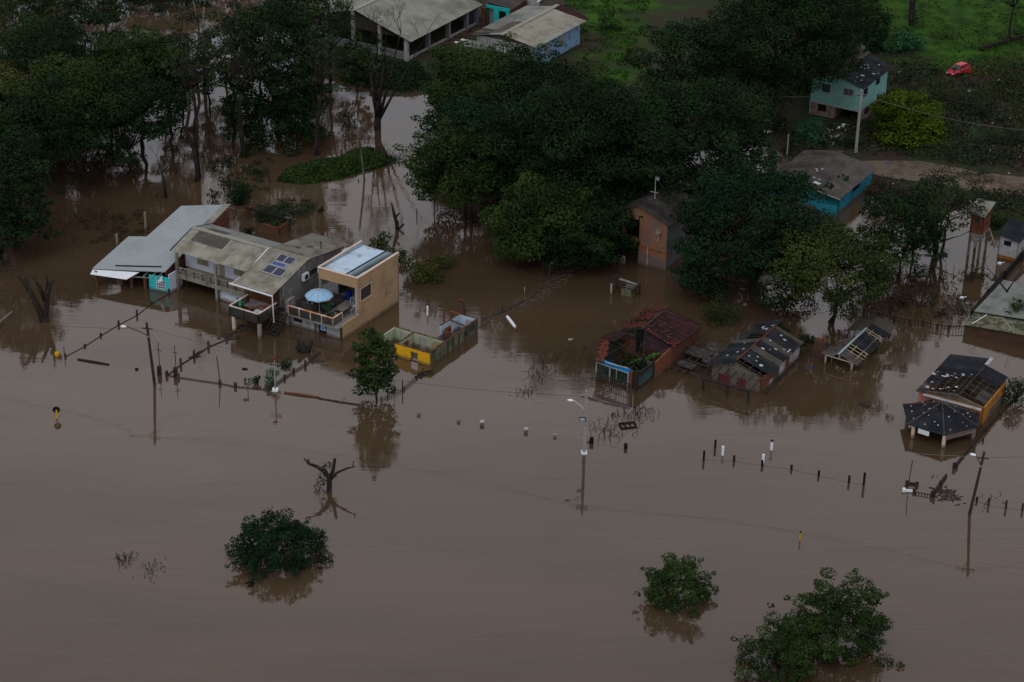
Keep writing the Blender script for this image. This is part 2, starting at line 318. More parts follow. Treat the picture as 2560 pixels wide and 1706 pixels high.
def twigs(mb, p, d, ln, r, depth, spread=.6, up=.25, thin=.62):
    q = p+d*ln; m = p.lerp(q, .5)+Vector((random.uniform(-1, 1), random.uniform(-1, 1), random.uniform(-1, 1)))*ln*.09
    mb.tube([p, m, q], [r, r*.8, r*.62], 4)
    if depth == 0: return
    for k in range(random.choice((2, 3)) if depth > 1 else 3):
        e = (d+Vector((random.gauss(0, spread), random.gauss(0, spread), random.gauss(up, spread*.5)))).normalized()
        twigs(mb, q, e, ln*random.uniform(thin, thin+.22), r*.58, depth-1, spread, up, thin)
K = 2560/2353.
def tree(b, top, hw, label, mat='leaf_dark', cb=.35, cx=0., leaf=.33, dens=.85, nc=34, ground=0., name='tree', cat='tree', trunkr=None, ntr=1, depthr=1., lean=0., bark='bark', group=None, cr=.28, seedv=None, flat=.55, asym=0.):
    """b = base pixel (2353 wide), top = pixel row of the top, hw = crown half width in pixels"""
    bp = at(b[0]*K, b[1]*K, ground); s = ppm(bp); h = hgt((b[0]*K, b[1]*K), top*K, ground); h -= ground
    Rr = hw*K/s; h = max(h-Rr*.25*0, 1.)
    if cb <= .05:      # foliage reaches the water: the pixel foot is the near edge of the crown
        bp = at(b[0]*K, (b[1]-hw*depthr*.40)*K, ground); s = ppm(bp); Rr = hw*K/s; h = max(1., hgt((b[0]*K, (b[1]-hw*depthr*.40)*K), (top+4)*K, ground)-ground)*.94
    root = empty(name, bp, label, cat, group); z0 = h*cb; hc = (h-z0)
    cxm = cx*K/s; cc = Vector((cxm, 0, z0+hc*.47)); tr = trunkr or max(.10, h*.016)
    cs, rs = [], []
    for i in range(nc):
        a = 2.399963*i+random.uniform(-.3, .3); e = (i+.5)/nc
        if cb <= .05:
            zz = 1-1.2*e; rr = math.sqrt(max(0, 1-max(zz, 0)**2)); k = random.uniform(.5, 1.04)
            cs.append((cc.x+Rr*k*rr*math.cos(a), Rr*k*rr*math.sin(a)*depthr, max(h*.14+h*.74*k*zz, .2))); rs.append(Rr*cr*random.uniform(.75, 1.15)); continue
        zz = 1-(1.75 if cb > .15 else 1.95)*e; rr = math.sqrt(max(0, 1-zz*zz)) if zz > -.3 else .93-.25*(-.3-zz); k = random.uniform(.5, .9)
        cs.append((cc.x+Rr*k*rr*math.cos(a)*(1+asym*math.cos(a)), Rr*k*rr*math.sin(a)*depthr, max(cc.z+hc*.52*k*zz, .25))); rs.append(Rr*cr*random.uniform(.75, 1.2)*(.85 if rr > .8 else 1))
    for i in range(nc*2//3):      # small sprays that break the outline
        j = random.randrange(nc); f_ = random.uniform(1.12, 1.5); c_ = cs[j]; cs.append((cc.x+(c_[0]-cc.x)*f_, c_[1]*f_, max(.15, cc.z+(c_[2]-cc.z)*(f_ if c_[2] > cc.z else 1)))); rs.append(rs[j]*random.uniform(.28, .5))
    P_, N_, S_, T_ = clumps(cs, rs, leaf, dens*1.75, flat); k_ = P_[:, 2] > -.1; P_, N_, S_, T_ = P_[k_], N_[k_], S_[k_], T_[k_]
    T_ = T_
    leaves('crown', P_, N_, S_, T_, mat, root)
    mb = MB()
    for t_ in range(ntr):
        off = Vector((random.uniform(-1, 1), random.uniform(-1, 1), 0))*tr*2.2*(ntr > 1)
        fork = Vector((cxm*.5+lean*h+off.x*3, off.y*3, z0*.95+h*.06))
        pts = limb(mb, Vector((off.x, off.y, -1.4)), fork, tr*1.15, tr*.75, .05, 5, 8)
        for c in random.sample(cs, min(len(cs), 9//ntr+3)):
            limb(mb, fork, Vector(c), tr*.5, tr*.12, .1, 4, 5)
    mb.build('trunk', bark, root, True)
    return root
def shrub(u, v, hw, hh, label, mat='leaf_mid', leaf=.28, dens=1.1, nc=16, ground=0., name='shrub', cat='shrub', flat=.8, z0=.0, stem='bark', cr=.36, depthr=.8, group=None):
    """u,v = pixel of its foot"""
    bp = at(u*K, v*K, ground); s = ppm(bp); Rr = hw*K/s; h = hh*K/s/.88
    root = empty(name, bp, label, cat, group); cs, rs = [], []
    for i in range(nc):
        a = random.uniform(0, 2*math.pi); q = math.sqrt(random.random())*.78; zz = random.uniform(.05, .82)*math.sqrt(max(.1, 1-q*q))
        cs.append((Rr*q*math.cos(a), Rr*q*math.sin(a)*depthr, z0+h*zz)); rs.append(min(Rr, h*.9)*cr*random.uniform(.7, 1.15))
    P_, N_, S_, T_ = clumps(cs, rs, leaf, dens, flat); P_[:, 2] = np.maximum(P_[:, 2], -.05)
    leaves('foliage', P_, N_, S_, T_, mat, root); mb = MB()
    for c in cs[:6]: limb(mb, (0, 0, -.6), c, .07, .02, .1, 3, 5)
    mb.build('stems', stem, root); return root

# ------------------------------------------------------------ water and land
def watermat():
    m = bpy.data.materials.new('flood_water'); m.use_nodes = True; t = m.node_tree; p = t.nodes['Principled BSDF']; Kk = t.links.new
    tc = N(t, 'ShaderNodeTexCoord'); mp = N(t, 'ShaderNodeMapping'); Kk(tc.outputs['Object'], mp.inputs[0]); mp.inputs['Rotation'].default_value = (0, 0, R(12)); mp.inputs['Scale'].default_value = (.35, 1.2, 1)
    n1 = N(t, 'ShaderNodeTexNoise', _Scale=.06, _Detail=5., _Roughness=.55); Kk(mp.outputs[0], n1.inputs['Vector'])
    rp = N(t, 'ShaderNodeValToRGB'); rp.color_ramp.elements[0].color = (.054,.034,.018,1); rp.color_ramp.elements[1].color = (.078,.050,.028,1)
    rp.color_ramp.elements[0].position = .35; rp.color_ramp.elements[1].position = .65; Kk(n1.outputs[0], rp.inputs[0]); Kk(rp.outputs[0], p.inputs['Base Color'])
    p.inputs['IOR'].default_value = 1.75
    n2 = N(t, 'ShaderNodeTexNoise', _Scale=.22, _Detail=6., _Roughness=.6); Kk(mp.outputs[0], n2.inputs['Vector'])
    mr = N(t, 'ShaderNodeMapRange'); Kk(n2.outputs[0], mr.inputs[0]); mr.inputs[1].default_value = .35; mr.inputs[2].default_value = .7; mr.inputs[3].default_value = .0; mr.inputs[4].default_value = .035
    Kk(mr.outputs[0], p.inputs['Roughness'])
    mp2 = N(t, 'ShaderNodeMapping'); Kk(tc.outputs['Object'], mp2.inputs[0]); mp2.inputs['Rotation'].default_value = (0, 0, R(8)); mp2.inputs['Scale'].default_value = (.7, 1.7, 1)
    n3 = N(t, 'ShaderNodeTexNoise', _Scale=1.7, _Detail=4., _Roughness=.6); Kk(mp2.outputs[0], n3.inputs['Vector'])
    n4 = N(t, 'ShaderNodeTexNoise', _Scale=.12, _Detail=3.); Kk(mp2.outputs[0], n4.inputs['Vector'])
    mrr = N(t, 'ShaderNodeMapRange'); Kk(n4.outputs[0], mrr.inputs[0]); mrr.inputs[1].default_value = .5; mrr.inputs[2].default_value = .66; mrr.inputs[3].default_value = .03; mrr.inputs[4].default_value = .16
    n5 = N(t, 'ShaderNodeTexNoise', _Scale=.16, _Detail=4., _Roughness=.6, _Distortion=.6); mp3 = N(t, 'ShaderNodeMapping'); Kk(tc.outputs['Object'], mp3.inputs[0]); mp3.inputs['Rotation'].default_value = (0, 0, R(-10)); mp3.inputs['Scale'].default_value = (.35, 1.5, 1); Kk(mp3.outputs[0], n5.inputs['Vector'])
    b0 = N(t, 'ShaderNodeBump', _Distance=.30, _Strength=.09); Kk(n5.outputs[0], b0.inputs['Height'])
    bp = N(t, 'ShaderNodeBump', _Distance=.07); Kk(b0.outputs[0], bp.inputs['Normal']); Kk(n3.outputs[0], bp.inputs['Height']); Kk(mrr.outputs[0], bp.inputs['Strength'])
    n6 = N(t, 'ShaderNodeTexNoise', _Scale=4.2, _Detail=3.); Kk(mp2.outputs[0], n6.inputs['Vector']); b6 = N(t, 'ShaderNodeBump', _Distance=.005, _Strength=.15); Kk(n6.outputs[0], b6.inputs['Height']); Kk(bp.outputs[0], b6.inputs['Normal']); Kk(b6.outputs[0], p.inputs['Normal'])
    return m
mb = MB(); mb.add([(-900,-200,0),(900,-200,0),(900,1800,0),(-900,1800,0)], [(0,1,2,3)])
tag(mb.build('flood_water', watermat()), kind='structure')
def poly(pts): return np.array([at(u, v)[:2] for u, v in pts])
def sdist(X, Y, pg):   # signed distance, + inside
    ins = np.zeros(X.shape, bool); dm = np.full(X.shape, 1e9)
    for (x0, y0), (x1, y1) in zip(pg, np.roll(pg, -1, 0)):
        c = ((y0 > Y) != (y1 > Y)) & (X < (x1-x0)*(Y-y0)/(y1-y0+1e-12)+x0); ins ^= c
        dx, dy = x1-x0, y1-y0; t = np.clip(((X-x0)*dx+(Y-y0)*dy)/(dx*dx+dy*dy+1e-9), 0, 1); dm = np.minimum(dm, np.hypot(X-x0-t*dx, Y-y0-t*dy))
    return np.where(ins, dm, -dm)
LAND = poly([(845,-420),(850,60),(800,130),(830,190),(870,215),(930,240),(1020,240),(1090,225),(1180,300),(1360,370),(1560,400),(1750,390),(1880,352),(1915,372),(1960,392),(2050,402),(2160,470),(2230,520),(2330,545),(2420,500),(2470,560),(2530,590),(2800,620),(2950,-420)])
ROAD = poly([(2150,402),(2300,408),(2450,432),(2800,480),(2800,540),(2560,492),(2400,472),(2270,452),(2170,438)])
GR = [poly([(1380,-60),(1640,-60),(1640,80),(1600,200),(1500,290),(1380,260),(1440,190),(1500,130),(1500,80),(1400,50)]), poly([(2050,-300),(2900,-300),(2900,150),(2560,190),(2420,200),(2300,175),(2250,150),(2120,100),(1980,60)]), poly([(1380,-400),(2100,-400),(2100,-20),(1380,-20)])]
def vnoise(X, Y, s, seed):
    r = np.random.default_rng(seed); g = r.random((64, 64)); x = (X/s) % 63; y = (Y/s) % 63; i = x.astype(int); j = y.astype(int); fx = x-i; fy = y-j
    fx = fx*fx*(3-2*fx); fy = fy*fy*(3-2*fy)
    return (g[i, j]*(1-fx)+g[i+1, j]*fx)*(1-fy)+(g[i, j+1]*(1-fx)+g[i+1, j+1]*fx)*fy
def land_z(X, Y):
    sd = sdist(X, Y, LAND)+(vnoise(X, Y, 5, 3)-.5)*5+(vnoise(X, Y, 1.7, 5)-.5)*1.6
    return np.clip(sd*.12, -1.5, .45)+np.clip(sd*.004, 0, .5)+(vnoise(X, Y, 2.5, 9)-.5)*.18
x = np.arange(-45, 125, .8); y = np.arange(222, 470, .8); Xg, Yg = np.meshgrid(x, y, indexing='ij'); Zg = land_z(Xg, Yg)
nx, ny = Xg.shape; V = np.stack([Xg, Yg, Zg], -1).reshape(-1, 3)
idx = np.arange(nx*ny).reshape(nx, ny); Fq = np.stack([idx[:-1,:-1], idx[1:,:-1], idx[1:,1:], idx[:-1,1:]], -1).reshape(-1, 4)
Fq = Fq[(V[Fq][:, :, 2].max(1) > -.4)]
me = bpy.data.meshes.new('ground'); me.from_pydata(V.tolist(), [], Fq.tolist())
gm = np.zeros(nx*ny)
for g_ in GR: gm = np.maximum(gm, np.clip(sdist(V[:, 0], V[:, 1], g_)/9+.35+(vnoise(V[:, 0], V[:, 1], 3, 12)-.5)*1.2, 0, 1))
a_ = me.attributes.new('grassy', 'FLOAT', 'POINT'); a_.data.foreach_set('value', gm.astype(np.float32)); me.shade_smooth()
go = bpy.data.objects.new('ground', me); col.objects.link(go); tag(go, kind='structure')
def landmat():
    m = bpy.data.materials.new('land'); m.use_nodes = True; t = m.node_tree; p = t.nodes['Principled BSDF']; Kk = t.links.new
    tc = N(t, 'ShaderNodeTexCoord'); a = N(t, 'ShaderNodeAttribute', attribute_name='grassy')
    def ramp(s, c1, c2, lo=.4, hi=.62):
        n = N(t, 'ShaderNodeTexNoise', _Scale=s, _Detail=8., _Roughness=.7); Kk(tc.outputs['Object'], n.inputs['Vector'])
        r = N(t, 'ShaderNodeValToRGB'); r.color_ramp.elements[0].color = (*c1, 1); r.color_ramp.elements[1].color = (*c2, 1); r.color_ramp.elements[0].position = lo; r.color_ramp.elements[1].position = hi; Kk(n.outputs[0], r.inputs[0]); return r.outputs[0]
    g1 = ramp(.35, (.020,.052,.006), (.052,.125,.012)); g2 = ramp(.16, (.050,.038,.024), (.030,.050,.017))
    mx = N(t, 'ShaderNodeMix', data_type='RGBA'); Kk(a.outputs['Fac'], mx.inputs[0]); Kk(g2, mx.inputs[6]); Kk(g1, mx.inputs[7]); Kk(mx.outputs[2], p.inputs['Base Color'])
    p.inputs['Roughness'].default_value = .95; p.inputs['Specular IOR Level'].default_value = .1
    n = N(t, 'ShaderNodeTexNoise', _Scale=2.2, _Detail=6., _Roughness=.75); Kk(tc.outputs['Object'], n.inputs['Vector']); b = N(t, 'ShaderNodeBump', _Strength=.9, _Distance=.5); Kk(n.outputs[0], b.inputs['Height']); Kk(b.outputs[0], p.inputs['Normal'])
    return m
me.materials.append(landmat())
def gz(x_, y_): return float(land_z(np.array([x_]), np.array([y_]))[0])
# dirt road as a thin sheet lying on the ground
rv, rf = [], []; top_ = [(2150,402),(2220,404),(2300,408),(2370,418),(2450,432),(2560,448),(2680,464),(2800,480)]; bot_ = [(2170,438),(2220,446),(2280,454),(2340,463),(2420,474),(2560,492),(2680,515),(2800,540)]
for i, (a, b) in enumerate(zip(top_, bot_)):
    for k in range(6):
        u = a[0]+(b[0]-a[0])*k/5; v = a[1]+(b[1]-a[1])*k/5+(2*math.sin(i*2.1+k) if k in (0, 5) else 0); p = at(u, v, .45); rv.append((p.x, p.y, gz(p.x, p.y)+.12+.05*math.sin(k*math.pi/5)))
    if i:
        for k in range(5): q = i*6+k; rf.append((q-6, q-5, q+1, q))
tag(MB().add(rv, rf).build('dirt_road', 'dirt_road', None, True), kind='structure')
# floating grass island
def mound(name, pts, hh, mat_, kind, label=None, cat=None, grass=True):
    pg = poly(pts); mn = pg.min(0)-1; mxx = pg.max(0)+1; xs = np.arange(mn[0], mxx[0], .5); ys = np.arange(mn[1], mxx[1], .5); X, Y = np.meshgrid(xs, ys, indexing='ij')
    sd = sdist(X, Y, pg)+(vnoise(X, Y, 1.5, 21)-.5)*1.2; Z = np.clip(sd*.35, -.6, hh)+(vnoise(X, Y, 1.6, 8)-.5)*.35*(sd > .4)
    n1, n2 = X.shape; V = np.stack([X, Y, Z], -1).reshape(-1, 3); ix = np.arange(n1*n2).reshape(n1, n2)
    Fq = np.stack([ix[:-1,:-1], ix[1:,:-1], ix[1:,1:], ix[:-1,1:]], -1).reshape(-1, 4); Fq = Fq[V[Fq][:, :, 2].max(1) > -.3]
    o = MB().add(V.tolist(), Fq.tolist()).build(name, mat_, None, True); tag(o, label, cat, None, kind); return pg, V
mk('mound_green', (.014,.038,.007), .95, .4, 1.2, (.03,.035,.012), .3, .4, bump=.6, bs=5)
mk('mud', (.06,.042,.03), .95, .3, 1.)
pg, Vm = mound('grass_bank', [(690,455),(720,425),(790,405),(850,395),(880,378),(925,373),(955,385),(990,402),(950,420),(900,432),(850,448),(760,462)], .9, 'mound_green', 'structure')
def scatter(name, pg_, n, hgt_, size, mat, zfun, label=None, cat=None, mask=None, up=.4, jit=.6):
    mn = pg_.min(0); mx_ = pg_.max(0); P = rng.random((n*3, 2))*(mx_-mn)+mn; sd = sdist(P[:, 0], P[:, 1], pg_); P = P[sd > 0][:n]; P = P[sdist(P[:, 0], P[:, 1], ROAD) < -.4]
    if mask: P = P[vnoise(P[:, 0], P[:, 1], mask[0], 31) > mask[1]]
    z = zfun(P[:, 0], P[:, 1]); m = len(P); h = hgt_*rng.random(m)*(.4+vnoise(P[:, 0], P[:, 1], 2.5, 33))
    PP = np.stack([P[:, 0], P[:, 1], z+h], -1); Nn = rng.normal(size=(m, 3))*jit+np.array([0, 0, up])
    return tag(leaves(name, PP, Nn, size*(.6+.8*rng.random(m)), .1+.5*rng.random(m)+.4*vnoise(P[:, 0], P[:, 1], 2, 35), mat), None, None, None, 'stuff')
def mz(X, Y):
    sd = sdist(X, Y, pg); return np.clip(sd*.35, 0, .9)
scatter('grass', pg, 9000, .35, .36, 'leaf_mid', mz, up=.9)
LP = np.array([(p.x, p.y) for p in (at(1380,-40), at(1640,-40), at(1600,100), at(1540,300), at(1380,280), at(1460,150))])
scatter('grass', LP, 7000, .14, .38, 'grass_leaf', land_z, mask=(2, .45), up=1.2)
LP2 = np.array([(p.x, p.y) for p in (at(1940,-200), at(2800,-200), at(2800,180), at(2400,190), at(2000,140))])
scatter('grass', LP2, 12000, .14, .4, 'grass_leaf', land_z, mask=(3, .5), up=1.2)
LP3 = np.array([(p.x, p.y) for p in (at(1880,260), at(2150,170), at(2560,170), at(2800,200), at(2800,620), at(2440,560), at(2440,480), at(2560,492), at(2400,420), at(2160,400), at(1960,390))])
scatter('weeds', LP3, 26000, .8, .42, 'leaf_grey', lambda a, b: land_z(a, b), mask=(5, .42))
scatter('weeds', LP3, 12000, .5, .4, 'leaf_brown', lambda a, b: land_z(a, b), mask=(7, .4))
LP4 = np.array([(p.x, p.y) for p in (at(830,150), at(1050,170), at(1090,225), at(1000,235), at(880,215))])
scatter('weeds', LP4, 5000, .5, .4, 'leaf_dark', land_z)

# ============================================================ buildings
GO = (-18.69, 209.59)
def rails(root, pts, zf, zr, rail, post='brown_wood', panel='glass_tint', step=1.6, pn='railing', w_=.12):
    for (a, b) in zip(pts, pts[1:]):
        a2, b2 = Vector((*a, 0)), Vector((*b, 0)); n = max(1, round((b2-a2).length/step))
        for i in range(n+1):
            p = a2.lerp(b2, i/n); MB().box(p.x-.06, p.x+.06, p.y-.06, p.y+.06, zf-.25, zr-.03).build('rail_post', post, root)
        MB().bar((*a, zr), (*b, zr), w_+.04, .09).build('handrail', rail, root)
        if panel: MB().bar((*a, (zf+zr)/2-.02), (*b, (zf+zr)/2-.02), .03, zr-zf-.16).build('balustrade_panel', panel, root)
# --- two-storey house
h = bld('two_storey_house', GO, 'large two-storey white and grey house with cream corrugated roof and solar panels')
def P(mb, name, m, parent=None, label=None, smooth=False):
    o = mb.build(name, m, parent or h, smooth); 
    if label: o['label'] = label
    return o
P(MB().wall((-24, 2.6), (-13.3, 2.6), 1.95, 5.25, .15, [(1.84,3.47,2.62,3.36), (4.95,5.8,1.95,3.42), (7.2,8.9,2.62,3.36)]), 'upper_wall', 'white_paint')
for a, b in ((-22.16,-20.53), (-16.8,-15.1)):
    wn = P(MB().box(a, b, 2.62, 2.68, 2.62, 3.36), 'window', 'beige_wood'); mb = MB()
    for x_ in (a+.02, a+(b-a)*.52, a+(b-a)*.76, b-.06): mb.box(x_, x_+.04, 2.59, 2.63, 2.62, 3.36)
    P(mb, 'window_frame', 'old_wood', wn)
P(MB().box(-19.05,-18.2, 2.63, 2.7, 1.95, 3.42), 'door', 'beige_wood')
P(MB().wall((-24.0, 6.8), (-24.0, 2.6), -1.5, 5.1, .15, zf=5.2), 'side_wall', 'brick')
P(MB().wall((-17.6, .75), (-13.3, .75), -1.5, 1.72, .15, [(2.35,4.25,-.3,1.0)]), 'lower_wall', 'white_paint')
mb = MB()
for i in range(7): mb.box(-15.25+i*.31,-15.19+i*.31, .76, .84, -.6, 1.0)
for i in range(5): mb.box(-15.25,-13.35, .75, .8, -.4+i*.3,-.34+i*.3)
P(mb, 'window_grille', 'white_paint'); P(MB().wall((-23.3, 3.0), (-17.6, 3.0), -1.5, 1.7, .15), 'undercroft_wall', 'black')
P(MB().box(-23.4,-13.3, .30, 2.6, 1.72, 1.95), 'balcony_floor', 'concrete')
P(MB().box(-23.45,-13.3, .18, .33, 1.55, 2.05), 'balcony_beam', 'concrete')
for x_ in (-23.23,-17.58): P(MB().box(x_-.15, x_+.15, .12, .42, -1.5, 4.72), 'column', 'concrete')
P(MB().box(-13.5,-13.2, .14, .42, -1.5, 4.7), 'column', 'concrete')
for i in range(8):
    x_ = -22.0+i*1.2
    if abs(x_+17.6) > .3: P(MB().box(x_-.05, x_+.05, .22, .32, 2.0, 2.85), 'rail_post', 'old_wood')
P(MB().bar((-23.2, .27, 2.9), (-13.3, .27, 2.9), .12, .1), 'handrail', 'concrete'); P(MB().bar((-23.2, .27, 2.45), (-13.3, .27, 2.45), .06, .05), 'lower_rail', 'concrete')
# gable body
P(MB().wall((-8.1, -.3), (-8.1, 4.3), -1.5, 4.85, .16, [(3.75,4.55,3.0,3.001)], zf=5.95), 'gable_wall', 'block_grey')
P(MB().wall((-8.1, 4.3), (-8.1, 12.0), -1.5, 5.95, .16, [(1.0,2.4,3.5,4.25), (4.4,5.1,2.4,4.3), (5.5,6.3,3.3,4.2)], zf=4.85), 'gable_wall', 'block_grey')
for a, b, z0, z1 in ((5.3,6.7,3.5,4.25), (8.7,9.4,2.4,4.3), (9.8,10.6,3.3,4.2)):
    wn = P(MB().box(-8.2,-8.16, a, b, z0, z1), 'window', 'glass_dark'); P(MB().box(-8.12,-8.02, a-.06, b+.06, z0-.09, z0-.01), 'sill', 'concrete', wn)
P(MB().wall((-13.2, -.2), (-8.1, -.2), -1.5, 4.9, .15, [(4.2,4.95,1.95,4.0), (1.0,2.3,2.7,3.8)]), 'porch_wall', 'brown_wood')
P(MB().box(-9.0,-8.25,-.12,-.06, 1.95, 4.0), 'door', 'brown_wood'); P(MB().box(-12.2,-10.9,-.12,-.06, 2.7, 3.8), 'window', 'glass_dark')
P(MB().wall((-8.1, 12), (-13.3, 12), -1.5, 4.8, .15), 'back_wall', 'block_grey'); P(MB().wall((-13.3, 12), (-13.3, 7), -1.5, 4.9, .15), 'back_wall', 'block_grey')
P(MB().wall((-13.3, 7), (-24, 7), -1.5, 5.15, .15), 'back_wall', 'block_grey')
P(MB().corr((-24.1,.42,4.74), (-13.1,.42,4.74), (-13.1,4.5,6.1), (-24.1,4.5,6.1), .30, .055), 'roof', 'fibre_cream')
P(MB().corr((-22.9,2.5,5.50), (-18.4,2.5,5.50), (-18.4,4.15,6.05), (-22.9,4.15,6.05), .30, .055), 'dark_roof_sheet', 'fibre_dark')
P(MB().corr((-13.05,-2.35,4.42), (-7.7,-2.35,4.42), (-7.7,4.45,6.16), (-13.05,4.45,6.16), .30, .055), 'roof', 'fibre_cream')
P(MB().corr((-24.1,4.46,6.06), (-13.2,4.46,6.06), (-13.2,7.9,5.18), (-24.1,7.9,5.18), .30, .05), 'roof', 'fibre_grey')
P(MB().corr((-13.1,4.46,6.12), (-7.7,4.46,6.12), (-7.7,12.5,4.88), (-13.1,12.9,4.88), .30, .055), 'roof', 'fibre_cream')
P(MB().corr((-22.5,5.0,5.98), (-19.8,5.0,5.98), (-19.8,6.2,5.68), (-22.5,6.2,5.68), .30, .05), 'dark_roof_sheet', 'fibre_dark')
for a, b in ((-24.1,-13.1), (-13.05,-7.65)): P(MB().corr((a,4.2,6.12), (b,4.2,6.12), (b,4.75,6.12), (a,4.75,6.12), .22, .045, .05), 'ridge_cap', 'ridge_cream')
P(MB().bar((-24.15,.3,4.72), (-24.15,4.5,6.05), .06, .16), 'barge_board', 'black'); P(MB().bar((-24.15,4.5,6.05), (-24.15,8,5.15), .06, .16), 'barge_board', 'black')
P(MB().bar((-13.08,.3,4.93), (-13.08,4.3,6.24), .1, .06), 'white_flashing', 'white_plastic')
P(MB().bar((-13.6,-2.45,4.38), (-7.6,-2.45,4.33), .14, .12), 'gutter', 'white_plastic'); P(MB().bar((-7.62,-2.45,4.35), (-7.62,-2.35,1.0), .09), 'downpipe', 'white_plastic')
P(MB().bar((-13.4,-2.4,4.3),(-13.25,.4,4.66),.08), 'gutter', 'white_plastic')
P(MB().bar((-11.9,-1.3,4.5), (-11.9,-1.3,-1.4), .16), 'porch_post', 'brown_wood'); P(MB().bar((-7.8,-1.3,4.55),(-7.8,-1.3,1.8),.12), 'porch_post', 'dark_wood')
def roofz(y_): return 4.42+.256*(y_+2.35)+.10
for (x0, x1, y0, y1, m) in ((-11.1,-10.02,2.75,3.98,'solar'), (-9.96,-8.88,2.72,3.93,'solar'), (-11.05,-9.25,1.98,2.62,'solar_blue'), (-11.3,-10.0,.58,1.86,'solar'), (-9.94,-8.68,.52,1.82,'solar')):
    pn = P(MB().slab([(x0,y0,roofz(y0)),(x1,y0,roofz(y0)),(x1,y1,roofz(y1)),(x0,y1,roofz(y1))], .05), 'solar_panel', 'alu')
    P(MB().slab([(x0+.05,y0+.05,roofz(y0+.05)+.008),(x1-.05,y0+.05,roofz(y0+.05)+.008),(x1-.05,y1-.05,roofz(y1-.05)+.008),(x0+.05,y1-.05,roofz(y1-.05)+.008)], .02), 'solar_cells', m, pn)
ac = P(MB().box(-8.0,-7.62,3.5,4.45,3.75,4.55), 'air_conditioner', 'white_plastic'); P(MB().lathe([(.0,0),(.3,0),(.3,.04),(0,.04)], (0,0,0), 14), 'fan_grille', 'glass_dark', ac)
c_ = ac.children[0]; c_.location = (-7.62, 3.95, 4.15); c_.rotation_euler = (0, R(90), 0)
ac2 = P(MB().box(-8.0,-7.5,11.2,12.1,4.0,4.6), 'air_conditioner', 'white_plastic')
for (x_, y_) in ((-10.2,8.3), (-11.0,7.0)): P(MB().box(x_-.3,x_+.3,y_-.12,y_+.12,6.1-(y_-4.46)*.154-.02,6.1-(y_-4.46)*.154+.14), 'loose_brick', 'brick')
P(MB().tube([(-8.9,8.6,5.4),(-8.9,8.6,6.3)], .06, 7).lathe([(.02,.32),(.14,.2),(.14,.14),(0,.14)], (-8.9,8.6,6.1), 8), 'flue_pipe', 'pole_dark')
# deck
P(MB().box(-11.9,-7.85,-4.75,-.25,1.75,1.95), 'deck_floor', 'dark_wood')
P(MB().box(-12.2,-8.3,-2.2,-.3,1.96,1.99), 'porch_tiles', 'block_grey')
rails(h, [(-11.87,-1.3), (-11.87,-4.68), (-7.93,-4.68), (-7.93,-1.25)], 1.95, 2.98, 'rail_white', 'dark_wood', 'glass_tint', 2.0)
mb = MB(); gx = np.linspace(-11.8,-7.95,12); gy = np.linspace(-4.7,-1.2,9)
vs = [(x_, y_, 1.7-.55*math.sin((x_+11.8)/3.85*math.pi)*math.sin((y_+4.7)/3.5*math.pi)-.12*math.sin(x_*3+y_*2)) for x_ in gx for y_ in gy]
mb.add(vs, [(i*9+j, i*9+j+1, (i+1)*9+j+1, (i+1)*9+j) for i in range(11) for j in range(8)]); P(mb, 'hanging_net', 'net_black')
for x_, y_ in ((-11.4,-4.6), (-7.85,-4.65)): P(MB().box(x_-.17, x_+.17, y_-.17, y_+.17, -1.5, 1.74), 'deck_post', 'pale_trim' if x_ < -10 else 'concrete')
mb = MB()
st = []
for i in range(9):
    a = i/8; y_ = -1.3-2.5*a; z_ = 1.9-2.2*a; mb.box(-7.6,-6.6, y_-.17, y_+.1, z_-.05, z_)
for x_ in (-7.62,-6.58): mb.bar((x_,-1.2,1.95), (x_,-3.9,-.4), .07, .22)
P(mb, 'staircase', 'dark_wood'); P(MB().bar((-7.65,-1.2,2.9), (-7.65,-3.6,.8), .06).bar((-7.65,-3.6,.8),(-7.65,-3.6,-.3),.06), 'stair_rail', 'dark_wood')
P(MB().box(-7.35,-6.95,-.5,.9,-1.5,3.1), 'pier', 'block_grey')
# things on the deck
d = empty('bench', W(h,-9.6,-2.6,1.95), 'brown wooden bench tilted on the dark deck under the porch', 'bench', rz=AZ+.5)
MB().bar((-1,0,.45), (1,0,.75), .5, .06).build('seat', 'brown_wood', d); MB().box(-.8,-.7,-.2,.2,0,.45).build('leg', 'brown_wood', d); MB().box(.7,.8,-.2,.2,0,.65).build('leg', 'brown_wood', d)
d = empty('side_table', W(h,-9.0,-3.3,1.95), 'small pale glass-topped table on the dark deck', 'table', rz=AZ)
MB().box(-.45,.45,-.3,.3,.5,.55).build('table_top', 'mattress', d)
for i in (-.38,.38):
    for j in (-.24,.24): MB().box(i-.03,i+.03,j-.03,j+.03,0,.5).build('leg', 'alu', d)
d = empty('deck_ornament', W(h,-11.35,-3.5,1.95), 'tall green plastic bottle ornament standing inside the deck railing', 'ornament')
MB().lathe([(.1,0),(.13,.1),(.05,.5),(.12,.6),(.16,.85),(.06,1.0),(.13,1.1),(.1,1.3),(.02,1.35)], (0,0,0), 10).build('bottles', 'green_plastic', d)
